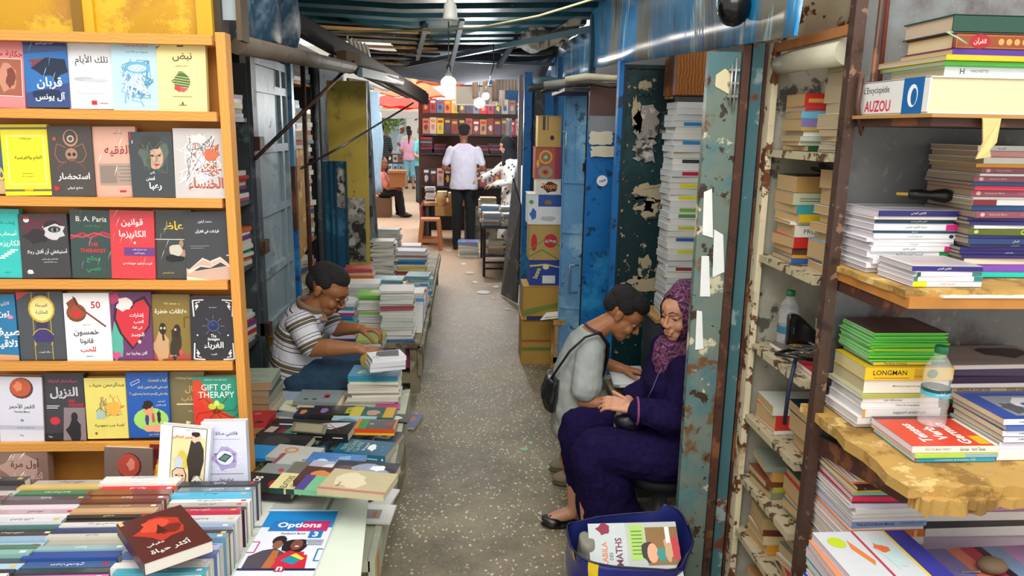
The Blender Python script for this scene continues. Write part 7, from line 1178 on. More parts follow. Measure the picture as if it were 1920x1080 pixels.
# ---- seated man sorting booklets ----------------------------------------
_SK[0] = '#a06a44'; SKm = skin(_SK[0])
man = person('person', 'seated man in striped polo shirt, glasses and jeans taping booklets behind the workbook pile', (-.8, 3.6, 0))
HM = headM((-.668, 3.60, .872), (.80, -.16, -.50)); 
pr = head_prims(HM, 1.06) + limb((-.735, 3.60, .775, .058), (-.69, 3.60, .835, .052))
pr += [('l', [((-.82, 3.6, .44), (0, .13, 0), (.09, 0, 0)), ((-.84, 3.6, .56), (0, .12, 0), (.08, 0, .02)), ((-.80, 3.6, .68), (0, .14, 0), (.08, 0, -.02)), ((-.75, 3.6, .765), (0, .13, 0), (.05, 0, -.03))])]
RE, RW = (-.705, 3.385, .640), (-.49, 3.345, .650); LE, LW = (-.655, 3.78, .625), (-.535, 3.70, .650)
pr += limb((-.755, 3.45, .735, .05), (*RE, .042), (-.62, 3.365, .647, .041), (*RW, .026)) + limb((-.74, 3.75, .735, .05), (*LE, .042), (-.61, 3.75, .637, .038), (*LW, .026))
pr += hand(RW, (1, .05, -.22), (.1, -.35, 1), 1.02, .55, thumb=-1, tcurl=.5) + hand(LW, (1, -.1, -.05), (.1, .1, 1), 1.02, .75, thumb=1, tcurl=.6)
for sy in (-1, 1): pr += limb((-.80, 3.6 + sy * .09, .44, .075), (-.44, 3.62 + sy * .11, .46, .055), (-.52, 3.62 + sy * .11, .10, .04)) + limb((-.52, 3.62 + sy * .11, .07, .04), (-.42, 3.62 + sy * .11, .045, .03))
b = blob(pr, .0042, SKm, 3); head_detail(b, HM, 1.06, down=1.2, lip='#6a3428'); hp = lambda x, y, z: HM @ V((x * 1.06, y * 1.06, z * 1.06))
b.tube([hp(-.024, -.094, -.048), hp(0, -.100, -.045), hp(.024, -.094, -.048)], [.002, .0045, .002], mat('#2c221e', .8), 8)
put(b, 'body', man)
hr = [('e', hp(0, .028, .060), (.078, .085, .066), HM.to_3x3()), ('e', hp(0, .062, .018), (.068, .052, .060), HM.to_3x3()), ('e', hp(.060, .015, .048), (.024, .045, .040), HM.to_3x3()), ('e', hp(-.060, .015, .048), (.024, .045, .040), HM.to_3x3()), ('e', hp(0, .0, .080), (.072, .082, .050), HM.to_3x3())]
put(blob(hr, .005, mat('#1d1a19', .9, var=.5, scale=120, bump=.8, kind='hair'), 2, .003, .01), 'hair', man)
b = MB(); fr = mat('#141416', .3)
for sx in (-1, 1):
    b.tube([hp(sx * .029 + .019 * math.cos(a * .524), -.100, -.006 + .013 * math.sin(a * .524)) for a in range(13)], .0012, fr, 6); b.tube([hp(sx * .048, -.097, .0), hp(sx * .072, -.05, .004), hp(sx * .080, .012, .006)], .0018, fr, 6)
b.tube([hp(-.010, -.101, -.002), hp(.010, -.101, -.002)], .0012, fr, 6); put(b, 'glasses', man)
bands = [(.30, '#1c1c1e'), (.325, '#dcdce4'), (.44, '#1c1c1e'), (.465, '#dcdce4'), (.58, '#6a5f42'), (.68, '#1c1c1e'), (.70, '#dcdce4'), (.735, '#1c1c1e'), (.755, '#6a5f42'), (.86, '#dcdce4'), (.93, '#1c1c1e'), (.95, '#dcdce4')]
sh = [('l', [((-.815, 3.6, .425), (0, .185, 0), (.135, 0, 0)), ((-.83, 3.6, .50), (0, .185, 0), (.13, 0, .01)), ((-.825, 3.6, .60), (0, .18, 0), (.118, 0, .02)), ((-.80, 3.6, .69), (0, .19, 0), (.11, 0, -.01)), ((-.765, 3.6, .755), (0, .17, 0), (.085, 0, -.03)), ((-.735, 3.6, .79), (0, .085, 0), (.06, 0, -.02))])]
b = blob(sh, .007, striped('polo_stripes', (.30, 0, .95), .145, bands, '#dcdce4'), 4, .018, .09); put(b, 'polo_shirt', man)
for nm, a, c in (('sleeve', (-.765, 3.455, .735), (-.715, 3.395, .662)), ('sleeve', (-.745, 3.755, .735), (-.685, 3.78, .655))):
    a, c = V(a), V(c); b = blob([('e', a, (.075, .065, .065)), ('c', a, c, .068, .062)], .006, striped('sleeve_stripes', (.45, -.3, -.85), .115, bands, '#dcdce4'), 3, .01, .06); put(b, nm, man)
b = MB(); b.tube([(-.745 + .062 * math.cos(a), 3.6 + .075 * math.sin(a), .795 - .028 * math.cos(a)) for a in [k * .449 for k in range(15)]], [.016] * 15, mat('#8a7260', .8), 8, flat=.5); b.tube([(-.685, 3.57, .765), (-.665, 3.545, .735), (-.70, 3.53, .745)], .014, mat('#8a7260', .8), 8, flat=.4); put(b, 'collar', man)
jn = cloth('#24435e', .35, 18); je = [('e', (-.80, 3.6, .44), (.15, .19, .10))]
for sy in (-1, 1): je += limb((-.79, 3.6 + sy * .10, .445, .10), (-.60, 3.61 + sy * .11, .462, .092), (-.44, 3.62 + sy * .115, .458, .078), (-.46, 3.62 + sy * .11, .30, .07), (-.515, 3.62 + sy * .11, .09, .062))
put(blob(je, .007, jn, 3, .016, .07), 'jeans', man)
b = MB()
for sy in (-1, 1): b = MB(); b.ell((-.46, 3.62 + sy * .11, .04), (.12, .045, .038), mat('#3a2a20', .5), 16, 8); put(b, 'shoe', man)
b = MB(); b.box((-.98, 3.44, 0), (-.66, 3.78, .345), M_ply); tag(b.build('seat_crate'), 'plywood crate the seated man sits on, beside the grey steel door', 'crate')
b = MB()
p = V((-.432, 3.325, .598)); q_ = V((.72, -.55, .42)).normalized(); x = q_.orthogonal().normalized(); y = q_.cross(x)
for r_, m_ in ((.040, mat('#c8b050', .3, coat=.6)), ):
    pts = 24
    vs = []; 
    for k in range(pts):
        a = 2 * math.pi * k / pts; d = x * math.cos(a) + y * math.sin(a)
        vs += [p + d * .040 - q_ * .019, p + d * .040 + q_ * .019, p + d * .024 + q_ * .019, p + d * .024 - q_ * .019]
    b.mesh(vs, [(4 * k + j, 4 * k + (j + 1) % 4, 4 * ((k + 1) % pts) + (j + 1) % 4, 4 * ((k + 1) % pts) + j) for k in range(pts) for j in range(4)], m_)
tag(b.build('tape_roll'), 'roll of yellow parcel tape held under the seated man\'s near hand', 'tape')
# ---- crouching young man ------------------------------------------------
_SK[0] = '#aa704a'; SKb = skin(_SK[0])
boy = person('person', 'crouching young man in grey t-shirt with a black shoulder bag reading a booklet', (.52, 3.33, 0))
HB = headM((.725, 3.30, .825), (.80, -.20, -.58)); hb = lambda x, y, z: HB @ V((x, y, z))
pr = head_prims(HB, 1.0) + limb((.60, 3.32, .735, .055), (.655, 3.315, .775, .048), (.71, 3.31, .80, .05))
pr += [('l', [((.52, 3.33, .27), (0, .12, 0), (.09, 0, 0)), ((.505, 3.33, .42), (0, .11, 0), (.08, 0, .0)), ((.53, 3.33, .58), (0, .13, 0), (.08, 0, .0)), ((.58, 3.33, .71), (0, .13, 0), (.05, 0, .0))])]
E1, W1 = (.545, 3.155, .462), (.70, 3.085, .452); E2, W2 = (.635, 3.50, .535), (.765, 3.42, .525)
pr += limb((.575, 3.20, .665, .045), (*E1, .038), (.61, 3.125, .455, .036), (*W1, .025)) + hand(W1, (1, .1, -.05), (0, -.3, 1), .95, .5, thumb=-1) 
pr += limb((.60, 3.46, .665, .045), (*E2, .038), (.69, 3.465, .535, .034), (*W2, .024)) + hand(W2, (1, -.15, -.15), (0, .1, 1), .95, .3, thumb=1)
for sy in (-1, 1): pr += limb((.53, 3.33 + sy * .09, .27, .075), (.76, 3.32 + sy * .11, .34, .055), (.62, 3.33 + sy * .09, .20, .05), (.505, 3.335 + sy * .07, .085, .034)) + limb((.50, 3.335 + sy * .07, .05, .034), (.60, 3.33 + sy * .08, .03, .028))
b = blob(pr, .0042, SKb, 3); head_detail(b, HB, 1.0, brow='#0c0a08', down=1.2); put(b, 'body', boy)
hr = [('e', hb(0, .025, .066), (.079, .086, .066), HB.to_3x3()), ('e', hb(0, .062, .03), (.068, .052, .058), HB.to_3x3()), ('e', hb(0, -.012, .084), (.070, .078, .048), HB.to_3x3()), ('e', hb(.064, .01, .052), (.022, .04, .036), HB.to_3x3()), ('e', hb(-.064, .01, .052), (.022, .04, .036), HB.to_3x3())]
put(blob(hr, .005, mat('#0e0c0c', .85, var=.6, scale=110, bump=.8, kind='hair'), 2, .006, .012), 'hair', boy)
gt = cloth('#a4aaa6', .08)
ts = [('l', [((.535, 3.33, .285), (0, .165, 0), (.115, 0, 0)), ((.515, 3.33, .38), (0, .16, 0), (.115, 0, 0)), ((.525, 3.33, .50), (0, .165, 0), (.115, 0, 0)), ((.55, 3.33, .61), (0, .17, 0), (.105, 0, 0)), ((.575, 3.33, .69), (0, .16, 0), (.085, 0, -.01)), ((.60, 3.325, .74), (0, .09, 0), (.058, 0, -.02))]),
      ('c', (.57, 3.205, .672), (.548, 3.16, .52), .064, .070), ('c', (.60, 3.455, .665), (.628, 3.49, .57), .062, .062)]
put(blob(ts, .0065, gt, 3, .016, .08), 't_shirt', boy)
b = MB(); b.tube([(.605 + .042 * math.cos(a), 3.325 + .066 * math.sin(a), .752 - .018 * math.cos(a)) for a in [k * .524 for k in range(13)]], .007, mat('#4c3c40', .8), 8); put(b, 'collar', boy)
so = [('e', (.54, 3.33, .275), (.13, .175, .085))]
for sy in (-1, 1): so += limb((.53, 3.33 + sy * .09, .265, .09), (.70, 3.325 + sy * .11, .32, .085))
put(blob(so, .007, cloth('#9a968a', .1), 3, .014, .07), 'shorts', boy)
b = MB()
for sy in (-1, 1): b = MB(); b.ell((.525, 3.335 + sy * .07, .035), (.105, .042, .034), mat('#8a7c64', .7), 16, 8); b.ell((.525, 3.335 + sy * .07, .012), (.108, .045, .012), mat('#5c5040', .7), 16, 6); put(b, 'shoe', boy)
b = blob([('l', [((.405, 3.30, .38), (0, .10, 0), (.03, 0, 0)), ((.40, 3.30, .44), (0, .12, 0), (.04, 0, 0)), ((.415, 3.30, .53), (0, .11, 0), (.028, 0, 0))])], .006, mat('#15161a', .45, bump=.2), 3, .01, .05)
bg_ = empty('shoulder_bag', (.41, 3.3, .4)); tag(bg_, 'black shoulder bag hanging at the crouching young man\'s back', 'bag')
put(b, 'bag_body', bg_)
b = MB(); b.tube([(.405, 3.27, .53), (.425, 3.2, .60), (.47, 3.165, .69), (.535, 3.16, .755), (.605, 3.20, .765), (.655, 3.24, .70), (.665, 3.30, .62), (.66, 3.38, .5)], .012, mat('#0e0e10', .6), 8, flat=.45); put(b, 'strap', bg_)
b = MB(); c0 = V((.74, 3.33, .475))
for s_, an in ((-1, .35), (1, -.3)):
    b.grid(lambda u, v, s_=s_, an=an: c0 + V((.16 * (u - .2), s_ * .14 * v, .045 * v * v + .01 * math.sin(v * 3))), 4, 6, mat('#d4dad6', .6), thick=(0, 0, -.012))
t = tag(b.build('open_booklet'), 'open white booklet in front of the crouching young man', 'book')
b = MB(); b.box((.70, 3.12, 0), (.98, 3.52, .44), M_greydark); b.box((.69, 3.11, .44), (.99, 3.53, .455), M_bench); tag(b.build('low_counter'), 'low dark counter between the crouching young man and the green door', 'counter')
# ---- seated woman ---------------------------------------------------------
_SK[0] = '#c08a6c'; SKw = skin(_SK[0])
wom = person('person', 'seated woman in dark purple robe and patterned plum headscarf leaning on the flaking door leaf', (.8, 2.72, 0))
HW = headM((.842, 2.735, .972), (-.86, -.50, -.10)); hw = lambda x, y, z: HW @ V((x, y, z))
pr = head_prims(HW, .98, fem=True) + limb((.84, 2.74, .82, .05), (.84, 2.74, .92, .045))
pr += [('l', [((.80, 2.75, .40), (0, .13, 0), (.10, 0, 0)), ((.82, 2.75, .55), (0, .11, 0), (.085, 0, 0)), ((.825, 2.75, .70), (0, .13, 0), (.09, 0, 0)), ((.835, 2.74, .82), (0, .12, 0), (.05, 0, 0))])]
eL, wL = (.80, 2.565, .61), (.635, 2.61, .635); eR, wR = (.78, 2.90, .61), (.635, 2.74, .610)
pr += limb((.82, 2.60, .80, .04), (*eL, .036), (*wL, .022)) + limb((.82, 2.88, .80, .04), (*eR, .036), (*wR, .022))
pr += hand(wL, (-.75, .25, .12), (-.2, -.5, .8), .9, .45, thumb=1, tcurl=.1) + hand(wR, (-.35, -.55, -.55), (-.8, -.2, .5), .9, .4, thumb=-1)
FT = V((.36, 2.88, .045))
pr += limb((.80, 2.66, .43, .07), (.48, 2.66, .43, .05), (.50, 2.66, .12, .035)) + limb((.80, 2.84, .43, .07), (.46, 2.86, .44, .05), (.475, 2.885, .10, .033), (.465, 2.885, .062, .030), (.37, 2.88, .035, .024))
b = blob(pr, .004, SKw, 3); head_detail(b, HW, .98, brow='#3a241a', lip='#a8584c', iris='#3c2414', down=.6, fem=True); put(b, 'body', wom)
b = MB(); b.ell(hw(0, -.036, .070), (.052, .034, .026), mat('#3a241a', .8), 14, 8, HW.to_3x3()); put(b, 'hair', wom)
def scarf_mat():
    m = bpy.data.materials.new('plum_scarf'); nt, bb = nodes_of(m); L = nt.links; tc = add(nt, 'ShaderNodeTexCoord'); vo = add(nt, 'ShaderNodeTexVoronoi', feature='DISTANCE_TO_EDGE'); vo.inputs['Scale'].default_value = 38
    nz = add(nt, 'ShaderNodeTexNoise'); nz.inputs['Scale'].default_value = 18; L.new(tc.outputs['Object'], nz.inputs[0]); ad = add(nt, 'ShaderNodeMixRGB', blend_type='ADD'); ad.inputs[0].default_value = .12; L.new(tc.outputs['Object'], ad.inputs[1]); L.new(nz.outputs[1], ad.inputs[2]); L.new(ad.outputs[0], vo.inputs[0])
    cr = add(nt, 'ShaderNodeValToRGB'); e = cr.color_ramp.elements; e[0].position = 0; e[0].color = lin('#a87898') + (1,); e[1].position = .035; e[1].color = lin('#581c48') + (1,); x = e.new(.3); x.color = lin('#2e0e2a') + (1,)
    L.new(vo.outputs[0], cr.inputs[0]); L.new(cr.outputs[0], bb.inputs['Base Color']); bb.inputs['Roughness'].default_value = .8; return m
SM = scarf_mat()
def ring(cx, cy, cz, rx, rz, y_, tilt=0): return [hw(cx + rx * math.cos(a), y_ + cy * math.sin(a), cz + rz * math.sin(a)) for a in [k * math.pi / 12 for k in range(24)]]
b = MB(); rr = [ring(0, .000, -.005, .058, .090, -.070), ring(0, .0, -.002, .068, .104, -.055), ring(0, 0, .006, .082, .118, -.02), ring(0, 0, .01, .096, .122, .03), ring(0, 0, .005, .098, .112, .075), ring(0, 0, -.005, .075, .085, .115), ring(0, 0, -.01, .03, .03, .132)]
n0 = 24; vs = [p for r_ in rr for p in r_]
vs = [v + V((1, .7, 1.3)) * 0 + V((.004 * math.sin(i * 1.7), 0, .004 * math.sin(i * 2.3))) for i, v in enumerate(vs)]
b.mesh(vs, [(i * n0 + j, i * n0 + (j + 1) % n0, (i + 1) * n0 + (j + 1) % n0, (i + 1) * n0 + j) for i in range(len(rr) - 1) for j in range(n0)] + [tuple((len(rr) - 1) * n0 + j for j in range(n0))], SM, True)
c = blob([('l', [((.80, 2.705, .875), (-.03, .05, 0), (.05, .03, 0)), ((.815, 2.715, .84), (-.05, .075, 0), (.075, .04, 0)), ((.79, 2.70, .79), (-.03, .06, 0), (.06, .02, 0)), ((.755, 2.685, .745), (-.01, .02, 0), (.02, .01, 0))]), ('c', (.86, 2.75, .93), (.88, 2.77, .82), .085, .07)], .006, SM, 3, .02, .05)
b.mesh(c.v, c.f, SM, True); put(b, 'headscarf', wom)
RB = mat('#150a36', .95, var=.35, scale=60, bump=.15, kind='velour'); RB.node_tree.nodes['Principled BSDF'].inputs['Specular IOR Level'].default_value = .08
ro = [('l', [((.80, 2.75, .37), (0, .19, 0), (.135, 0, 0)), ((.82, 2.75, .48), (0, .175, 0), (.125, 0, 0)), ((.82, 2.745, .60), (0, .165, 0), (.12, 0, 0)), ((.82, 2.745, .71), (0, .175, 0), (.115, 0, .01)), ((.835, 2.74, .80), (0, .165, 0), (.085, 0, .01)), ((.84, 2.74, .85), (0, .08, 0), (.055, 0, .0))])]
ro += limb((.82, 2.60, .785, .062), (*eL, .062), (.73, 2.575, .618, .060), (.665, 2.60, .63, .052)) + limb((.82, 2.88, .785, .062), (*eR, .062), (.68, 2.79, .615, .05))
ro += limb((.80, 2.64, .43, .11), (.52, 2.645, .455, .088), (.495, 2.65, .43, .085), (.55, 2.655, .13, .075)) + limb((.80, 2.86, .43, .11), (.48, 2.86, .455, .085), (.465, 2.86, .43, .08), (.495, 2.88, .20, .06))
ro += [('l', [((.55, 2.74, .40), (0, .16, 0), (.12, 0, 0)), ((.57, 2.74, .22), (0, .16, 0), (.12, 0, 0)), ((.60, 2.73, .075), (0, .16, 0), (.13, 0, 0))]), ('l', [((.66, 2.75, .40), (0, .18, 0), (.14, 0, 0)), ((.66, 2.75, .48), (0, .15, 0), (.12, 0, 0))]), ('l', [((.57, 2.655, .14), (0, .07, 0), (.11, 0, 0)), ((.58, 2.655, .055), (0, .075, 0), (.12, 0, 0))])]
put(blob(ro, .007, RB, 3, .022, .08), 'robe', wom)
b = MB(); pk = mat('#7a3c6a', .8); b.tube([wL_ for wL_ in [(.648 + .006 * math.cos(a), 2.602 + .05 * math.cos(a), .628 + .05 * math.sin(a)) for a in [k * .449 for k in range(15)]]], .005, pk, 6)
b.tube([(.765, 2.665, .80), (.735, 2.655, .755), (.715, 2.65, .70), (.70, 2.655, .66)], .0018, mat('#6a5a84', .7), 6); b.tube([(.765, 2.665, .80), (.80, 2.62, .815), (.85, 2.60, .83)], .003, mat('#8a7894', .7), 6); put(b, 'trim', wom)
b = MB(); b.tube([(.632 + .008 * math.cos(a), 2.612 + .023 * math.cos(a), .637 + .024 * math.sin(a)) for a in [k * .524 for k in range(13)]], .003, mat('#d8d8dc', .2, metal=.8), 6); put(b, 'bracelet', wom)
b = MB(); sm = mat('#0c0b0c', .3)
b.grid(lambda u, v: V((.335 + .15 * u, 2.88 + (.036 * math.sin(math.pi * min(1, u * 1.2 + .12)) + .006) * math.cos(math.pi * v) , .018 + .036 * math.sin(math.pi * v) * (.55 + .45 * math.cos((u - .15) * 2.2)) * (1 if u < .45 else .75))), 14, 10, sm)
b.ell((.41, 2.88, .014), (.082, .036, .013), sm, 18, 6); b.ell((.372, 2.872, .052), (.012, .008, .006), sm, 8, 6); b.ell((.372, 2.890, .052), (.012, .008, .006), sm, 8, 6); put(b, 'shoe', wom)
b = blob([('e', (.64, 2.66, .565), (.07, .045, .045)), ('e', (.70, 2.67, .575), (.06, .04, .04))], .006, mat('#0c0e1a', .35), 3, .01, .04); tag(b.build('black_purse'), 'small glossy black purse on the seated woman\'s lap', 'purse')
# swivel stool
t = empty('swivel_stool', (.80, 2.76, 0)); tag(t, 'low swivel stool with black padded seat under the seated woman', 'stool')
b = MB(); b.lathe([(.001, .275), (.14, .275), (.165, .29), (.172, .31), (.165, .335), (.12, .35), (.001, .352)], mat('#141618', .6, bump=.1), 26); b.build('seat', t)
b = MB(); b.lathe([(.03, .05), (.03, .2), (.022, .2), (.022, .275)], mat('#5c5c58', .5), 14); b.build('column', t)
gp = mat('#7c7a70', .55)
for k in range(5):
    a = k * 1.2566 + .35; d = V((math.cos(a), math.sin(a), 0)); b = MB(); b.beam(d * .03 + V((0, 0, .075)), d * .2 + V((0, 0, .055)), .05, .025, gp); o = b.build('base_arm', t)
    b = MB(); c_ = d * .19; b.ell((c_.x, c_.y, .026), (.024, .024, .025), mat('#2c2c2a', .4), 12, 8); b.build('caster', o)
# ---- bags ---------------------------------------------------------------
t = empty('shopping_bag', (.555, 2.27, 0)); tag(t, 'blue shopping bag with yellow trim holding workbooks at the woman\'s feet', 'bag')
BB = mat('#131a78', .25, var=.3, scale=14, bump=.5, coat=.4, kind='woven'); BY = mat('#e0c424', .4)
def bagpt(u, v):
    a = u * 2 * math.pi; sx, sy = math.cos(a), math.sin(a); f = lambda s_: math.copysign(abs(s_) ** .55, s_)
    top = .30 + .02 * math.sin(a * 2 + .6) + (.02 * sy) + (.03 if sx > .6 else 0)
    w = .185 + .02 * v + .006 * math.sin(v * 9 + a * 3); d = .115 + .02 * v + .006 * math.sin(v * 7 + a * 5)
    return V((w * f(sx), d * f(sy), .004 + v * top))
b = MB(); b.grid(bagpt, 48, 14, BB, thick=(0, 0, 0)); b.grid(lambda u, v: bagpt(u, v) * .975 + V((0, 0, .006)), 48, 14, mat('#202a70', .5)); b.poly([bagpt(k / 24, 0) for k in range(24)], BB); b.build('bag_body', t)
b = MB()
for u0, u1, v0 in ((.955, 1.09, .82), (.655, .69, .62), (.56, .58, .86)):
    b.grid(lambda u, v, u0=u0, u1=u1, v0=v0: (lambda p: V((p.x * 1.012, p.y * 1.02, p.z + .002)))(bagpt((u0 + (u1 - u0) * u) % 1, v0 + (1.0 - v0) * v)), 8, 4, BY)
b.build('yellow_trim', t)
b = MB(); b.tube([bagpt(k / 40, .995) for k in range(41)], .004, mat('#0e1240', .5), 6); b.build('rim', t)
b = MB(); art(b, [('t', 'الرياض', .5, .62, .5, Wt, .8, .02), ('t', 'supermarché', .55, .18, .14, Wt, .5)], .16, .07, lambda x, y, l: (lambda p: V((p.x * (1.01) , p.y * 1.01 - l, p.z)))(bagpt(.625 + x * .75, .45 + y * 3.2)), step=0); b.build('lettering', t)
M = Matrix.Translation((.455, 2.075, .262)) @ Matrix.Rotation(R(4), 4, 'Z') @ Matrix.Rotation(R(-6), 4, 'Y') @ Matrix.Rotation(R(52), 4, 'X') @ Matrix.Translation((0, 0, 0))
M = Matrix.Translation((.42, 2.175, .215)) @ Matrix.Rotation(R(-6), 4, 'Z') @ Matrix.Rotation(R(-4), 4, 'Y') @ Matrix.Rotation(R(-56), 4, 'X')
KB = [('r', 0, 0, .42, 1, '#c4cccc'), ('b', .17, .9, .09, .12, '#8a1c3c', 3), ('t', 'KABILA', .17, .42, .10, '#d8743c', .55, .015, 1.571), ('t', 'DES', .24, .38, .06, '#4c3040', .2, .01, 1.571), ('t', 'MATHS', .33, .46, .12, '#6a2440', .5, .02, 1.571), ('r', .46, .3, .62, .95, '#a8d060')] + [('r', .48, .4 + .07 * i, .6, .42 + .07 * i, '#4c7c3c') for i in range(7)] + [('r', .64, .2, 1, .9, '#8a6430'), ('b', .66, .45, .08, .25, '#2c1c24', 4), ('e', .70, .42, .06, .18, '#e8a884'), ('b', .80, .4, .06, .16, '#2c8c80', 6), ('b', .88, .5, .05, .3, '#c8a078', 8), ('r', .86, .6, .91, .9, '#e8e8e8'), ('b', .96, .5, .05, .3, '#c02c3c', 9)]
book('maths_workbook', M, .30, .19, .012, '#b8c0b8', 'maths exercise book with orange and maroon capitals sticking out of the blue bag', front=KB, page='#e8e6dc')
b = blob([('l', [((.43, 2.29, .05), (.03, 0, 0), (0, .06, 0)), ((.43, 2.29, .22), (.04, 0, 0), (0, .06, 0)), ((.42, 2.29, .29), (.02, 0, 0), (0, .04, 0))])], .008, mat('#8c8a7c', .7, var=.2, scale=8, bump=.4), 2, .03, .06); tag(b.build('grey_sack'), 'crumpled grey paper sack stuffed inside the left end of the blue bag', 'sack')
b = blob([('e', (.45, 2.47, .08), (.08, .05, .09)), ('e', (.54, 2.47, .10), (.09, .05, .10)), ('e', (.66, 2.47, .08), (.10, .05, .09))], .008, mat('#a09e90', .6, var=.2, scale=8, bump=.4), 2, .035, .05); tag(b.build('crumpled_sack'), 'pale crumpled plastic sack on the floor at the hem of the robe', 'sack')
# ---- people farther off -----------------------------------------------------
def figure(label, x, y, face, H, top, legs, hair='#14100e', sk='#8a5a3e', z0=0, sleeve='short', pose='stand', arms=None, skirt=False, capri=False, group=None, lean=0, hijab=None, lo=.012, long_hair=False):
    _SK[0] = sk; SKx = skin(sk); s = H / 1.74; t = person('person', label, (x, y, z0), group); t.rotation_euler = (0, 0, face)
    def S(*p): return (p[0] * s, p[1] * s, p[2] * s)
    hz = 1.60; H_ = headM(S(0, -.03 - lean, hz), (0, -1, -.25 if pose == 'stand' else 0))
    body = head_prims(H_, 1.02 * s) + limb((*S(0, -lean * .8, 1.38), .052 * s), (*S(0, -.01 - lean, 1.5), .048 * s))
    arms = arms or [((-.19, 0, 1.36), (-.25, 0, 1.10), (-.20, -.22, 1.0)), ((.19, 0, 1.36), (.25, 0, 1.10), (.20, -.22, 1.0))]
    for i, (a, e, w) in enumerate(arms):
        body += limb((*S(*a), .045 * s), (*S(*e), .038 * s), (*S(*w), .024 * s)); d = V(w) - V(e); body += hand(S(*w), d, (0, -.3, 1), s, .5, thumb=1 if i == 0 else -1)
    body += [('l', [(S(0, 0, .95), S(.15, 0, 0), S(0, .09, 0)), (S(0, 0, 1.15), S(.13, 0, 0), S(0, .08, 0)), (S(0, -lean * .6, 1.38), S(.17, 0, 0), S(0, .08, 0))])]
    for sx in (-1, 1): body += limb((*S(sx * .09, 0, .92), .085 * s), (*S(sx * .095, -.01, .5), .052 * s), (*S(sx * .10, .01, .08), .036 * s)) + limb((*S(sx * .10, .02, .05), .034 * s), (*S(sx * .11, -.13, .03), .03 * s))
    b = blob(body, lo * .8, SKx, 2); head_detail(b, H_, s, down=.5); b.build('body', t)
    q3 = H_.to_3x3(); hp_ = lambda *p: H_ @ V([c * s for c in p])
    if hijab: b = blob([('e', hp_(0, .02, .02), (.10 * s, .11 * s, .13 * s), q3), ('c', hp_(0, .02, -.08), S(0, 0, 1.36), .10 * s, .15 * s)], lo, cloth(hijab), 2, .01, .06); b.build('headscarf', t)
    else:
        hh = [('e', hp_(0, .028, .066), (.082 * s, .088 * s, .068 * s), q3), ('e', hp_(0, .058, .01), (.07 * s, .05 * s, .06 * s), q3)]
        if long_hair: hh.append(('c', hp_(0, .09, 0), S(0, .10, 1.32), .03 * s, .018 * s))
        b = blob(hh, lo * .7, mat(hair, .85, var=.4, scale=80, kind='hair'), 2); b.build('hair', t)
    st = [('l', [(S(0, 0, .84), S(.195, 0, 0), S(0, .15, 0)), (S(0, 0, .95), S(.19, 0, 0), S(0, .14, 0)), (S(0, 0, 1.05), S(.175, 0, 0), S(0, .12, 0)), (S(0, -lean * .4, 1.25), S(.19, 0, 0), S(0, .125, 0)), (S(0, -lean * .6, 1.38), S(.185, 0, 0), S(0, .10, 0)), (S(0, -lean * .8, 1.46), S(.075, 0, 0), S(0, .06, 0))])]
    for a, e, w in arms:
        a, e, w = V(a), V(e), V(w)
        st += limb((*(a * s), .052 * s), (*((a.lerp(e, .7)) * s), .054 * s)) if sleeve == 'short' else limb((*(a * s), .060 * s), (*(e * s), .052 * s), (*(e.lerp(w, .85) * s), .045 * s))
    b = blob(st, lo, top if not isinstance(top, str) else cloth(top), 3, .02, .1); b.build('shirt', t)
    if skirt: lg = [('l', [(S(0, 0, .98), S(.18, 0, 0), S(0, .12, 0)), (S(0, 0, .5), S(.23, 0, 0), S(0, .17, 0)), (S(0, 0, .08), S(.27, 0, 0), S(0, .2, 0))])]
    else:
        lg = [('e', S(0, 0, .92), S(.17, .125, .11))]; zb = .42 if capri else .09
        for sx in (-1, 1): lg += limb((*S(sx * .085, 0, .9), .10 * s), (*S(sx * .095, -.01, .52), (.085 if capri else .07) * s), (*S(sx * .10, .01, zb), (.085 if capri else .058) * s))
    b = blob(lg, lo, legs if not isinstance(legs, str) else cloth(legs), 2, .014, .08); b.build('dress' if skirt else 'trousers', t)
    for sx in (-1, 1): b = MB(); b.ell(S(sx * .108, -.05, .04), S(.048, .13, .04), mat('#1c1a1a', .5), 12, 6); b.build('shoe', t)
    return t
rd = [((-.19, 0, 1.37), (-.27, .0, 1.12), (-.16, -.20, 1.08)), ((.19, 0, 1.37), (.27, 0, 1.12), (.16, -.20, 1.08))]
figure('man in white t-shirt and black jeans browsing the books with his back turned', -.01, 10.35, math.pi, 1.73, '#ccccdc', '#10141c', arms=rd, lean=.04, lo=.010)
dots = bpy.data.materials.new('dotted_dress'); nt, bb = nodes_of(dots); tc = add(nt, 'ShaderNodeTexCoord'); vo = add(nt, 'ShaderNodeTexVoronoi'); vo.inputs['Scale'].default_value = 16; cr = add(nt, 'ShaderNodeValToRGB'); cr.color_ramp.interpolation = 'CONSTANT'; cr.color_ramp.elements[0].color = (.03, .03, .03, 1); cr.color_ramp.elements[1].color = (.75, .73, .68, 1); cr.color_ramp.elements[1].position = .26
nt.links.new(tc.outputs['Object'], vo.inputs[0]); nt.links.new(vo.outputs[0], cr.inputs[0]); nt.links.new(cr.outputs[0], bb.inputs['Base Color'])
figure('woman in black headscarf and white dotted dress reaching over the far bookstall', .62, 10.0, R(-75), 1.56, dots, dots, sk='#b08468', sleeve='long', skirt=True, hijab='#101016', lean=.05, arms=[((-.19, 0, 1.36), (-.28, -.18, 1.2), (-.2, -.42, 1.12)), ((.19, 0, 1.36), (.25, -.1, 1.1), (.15, -.32, 1.05))], lo=.010)
pz = W(772, 342, Z=0)
figure('woman in pink blouse and light blue cropped trousers standing with her back turned', -1.50, 20.8, math.pi - .1, 1.60, '#e0a8c4', '#7cb8cc', sk='#a87c60', capri=True, long_hair=True, lo=.016)
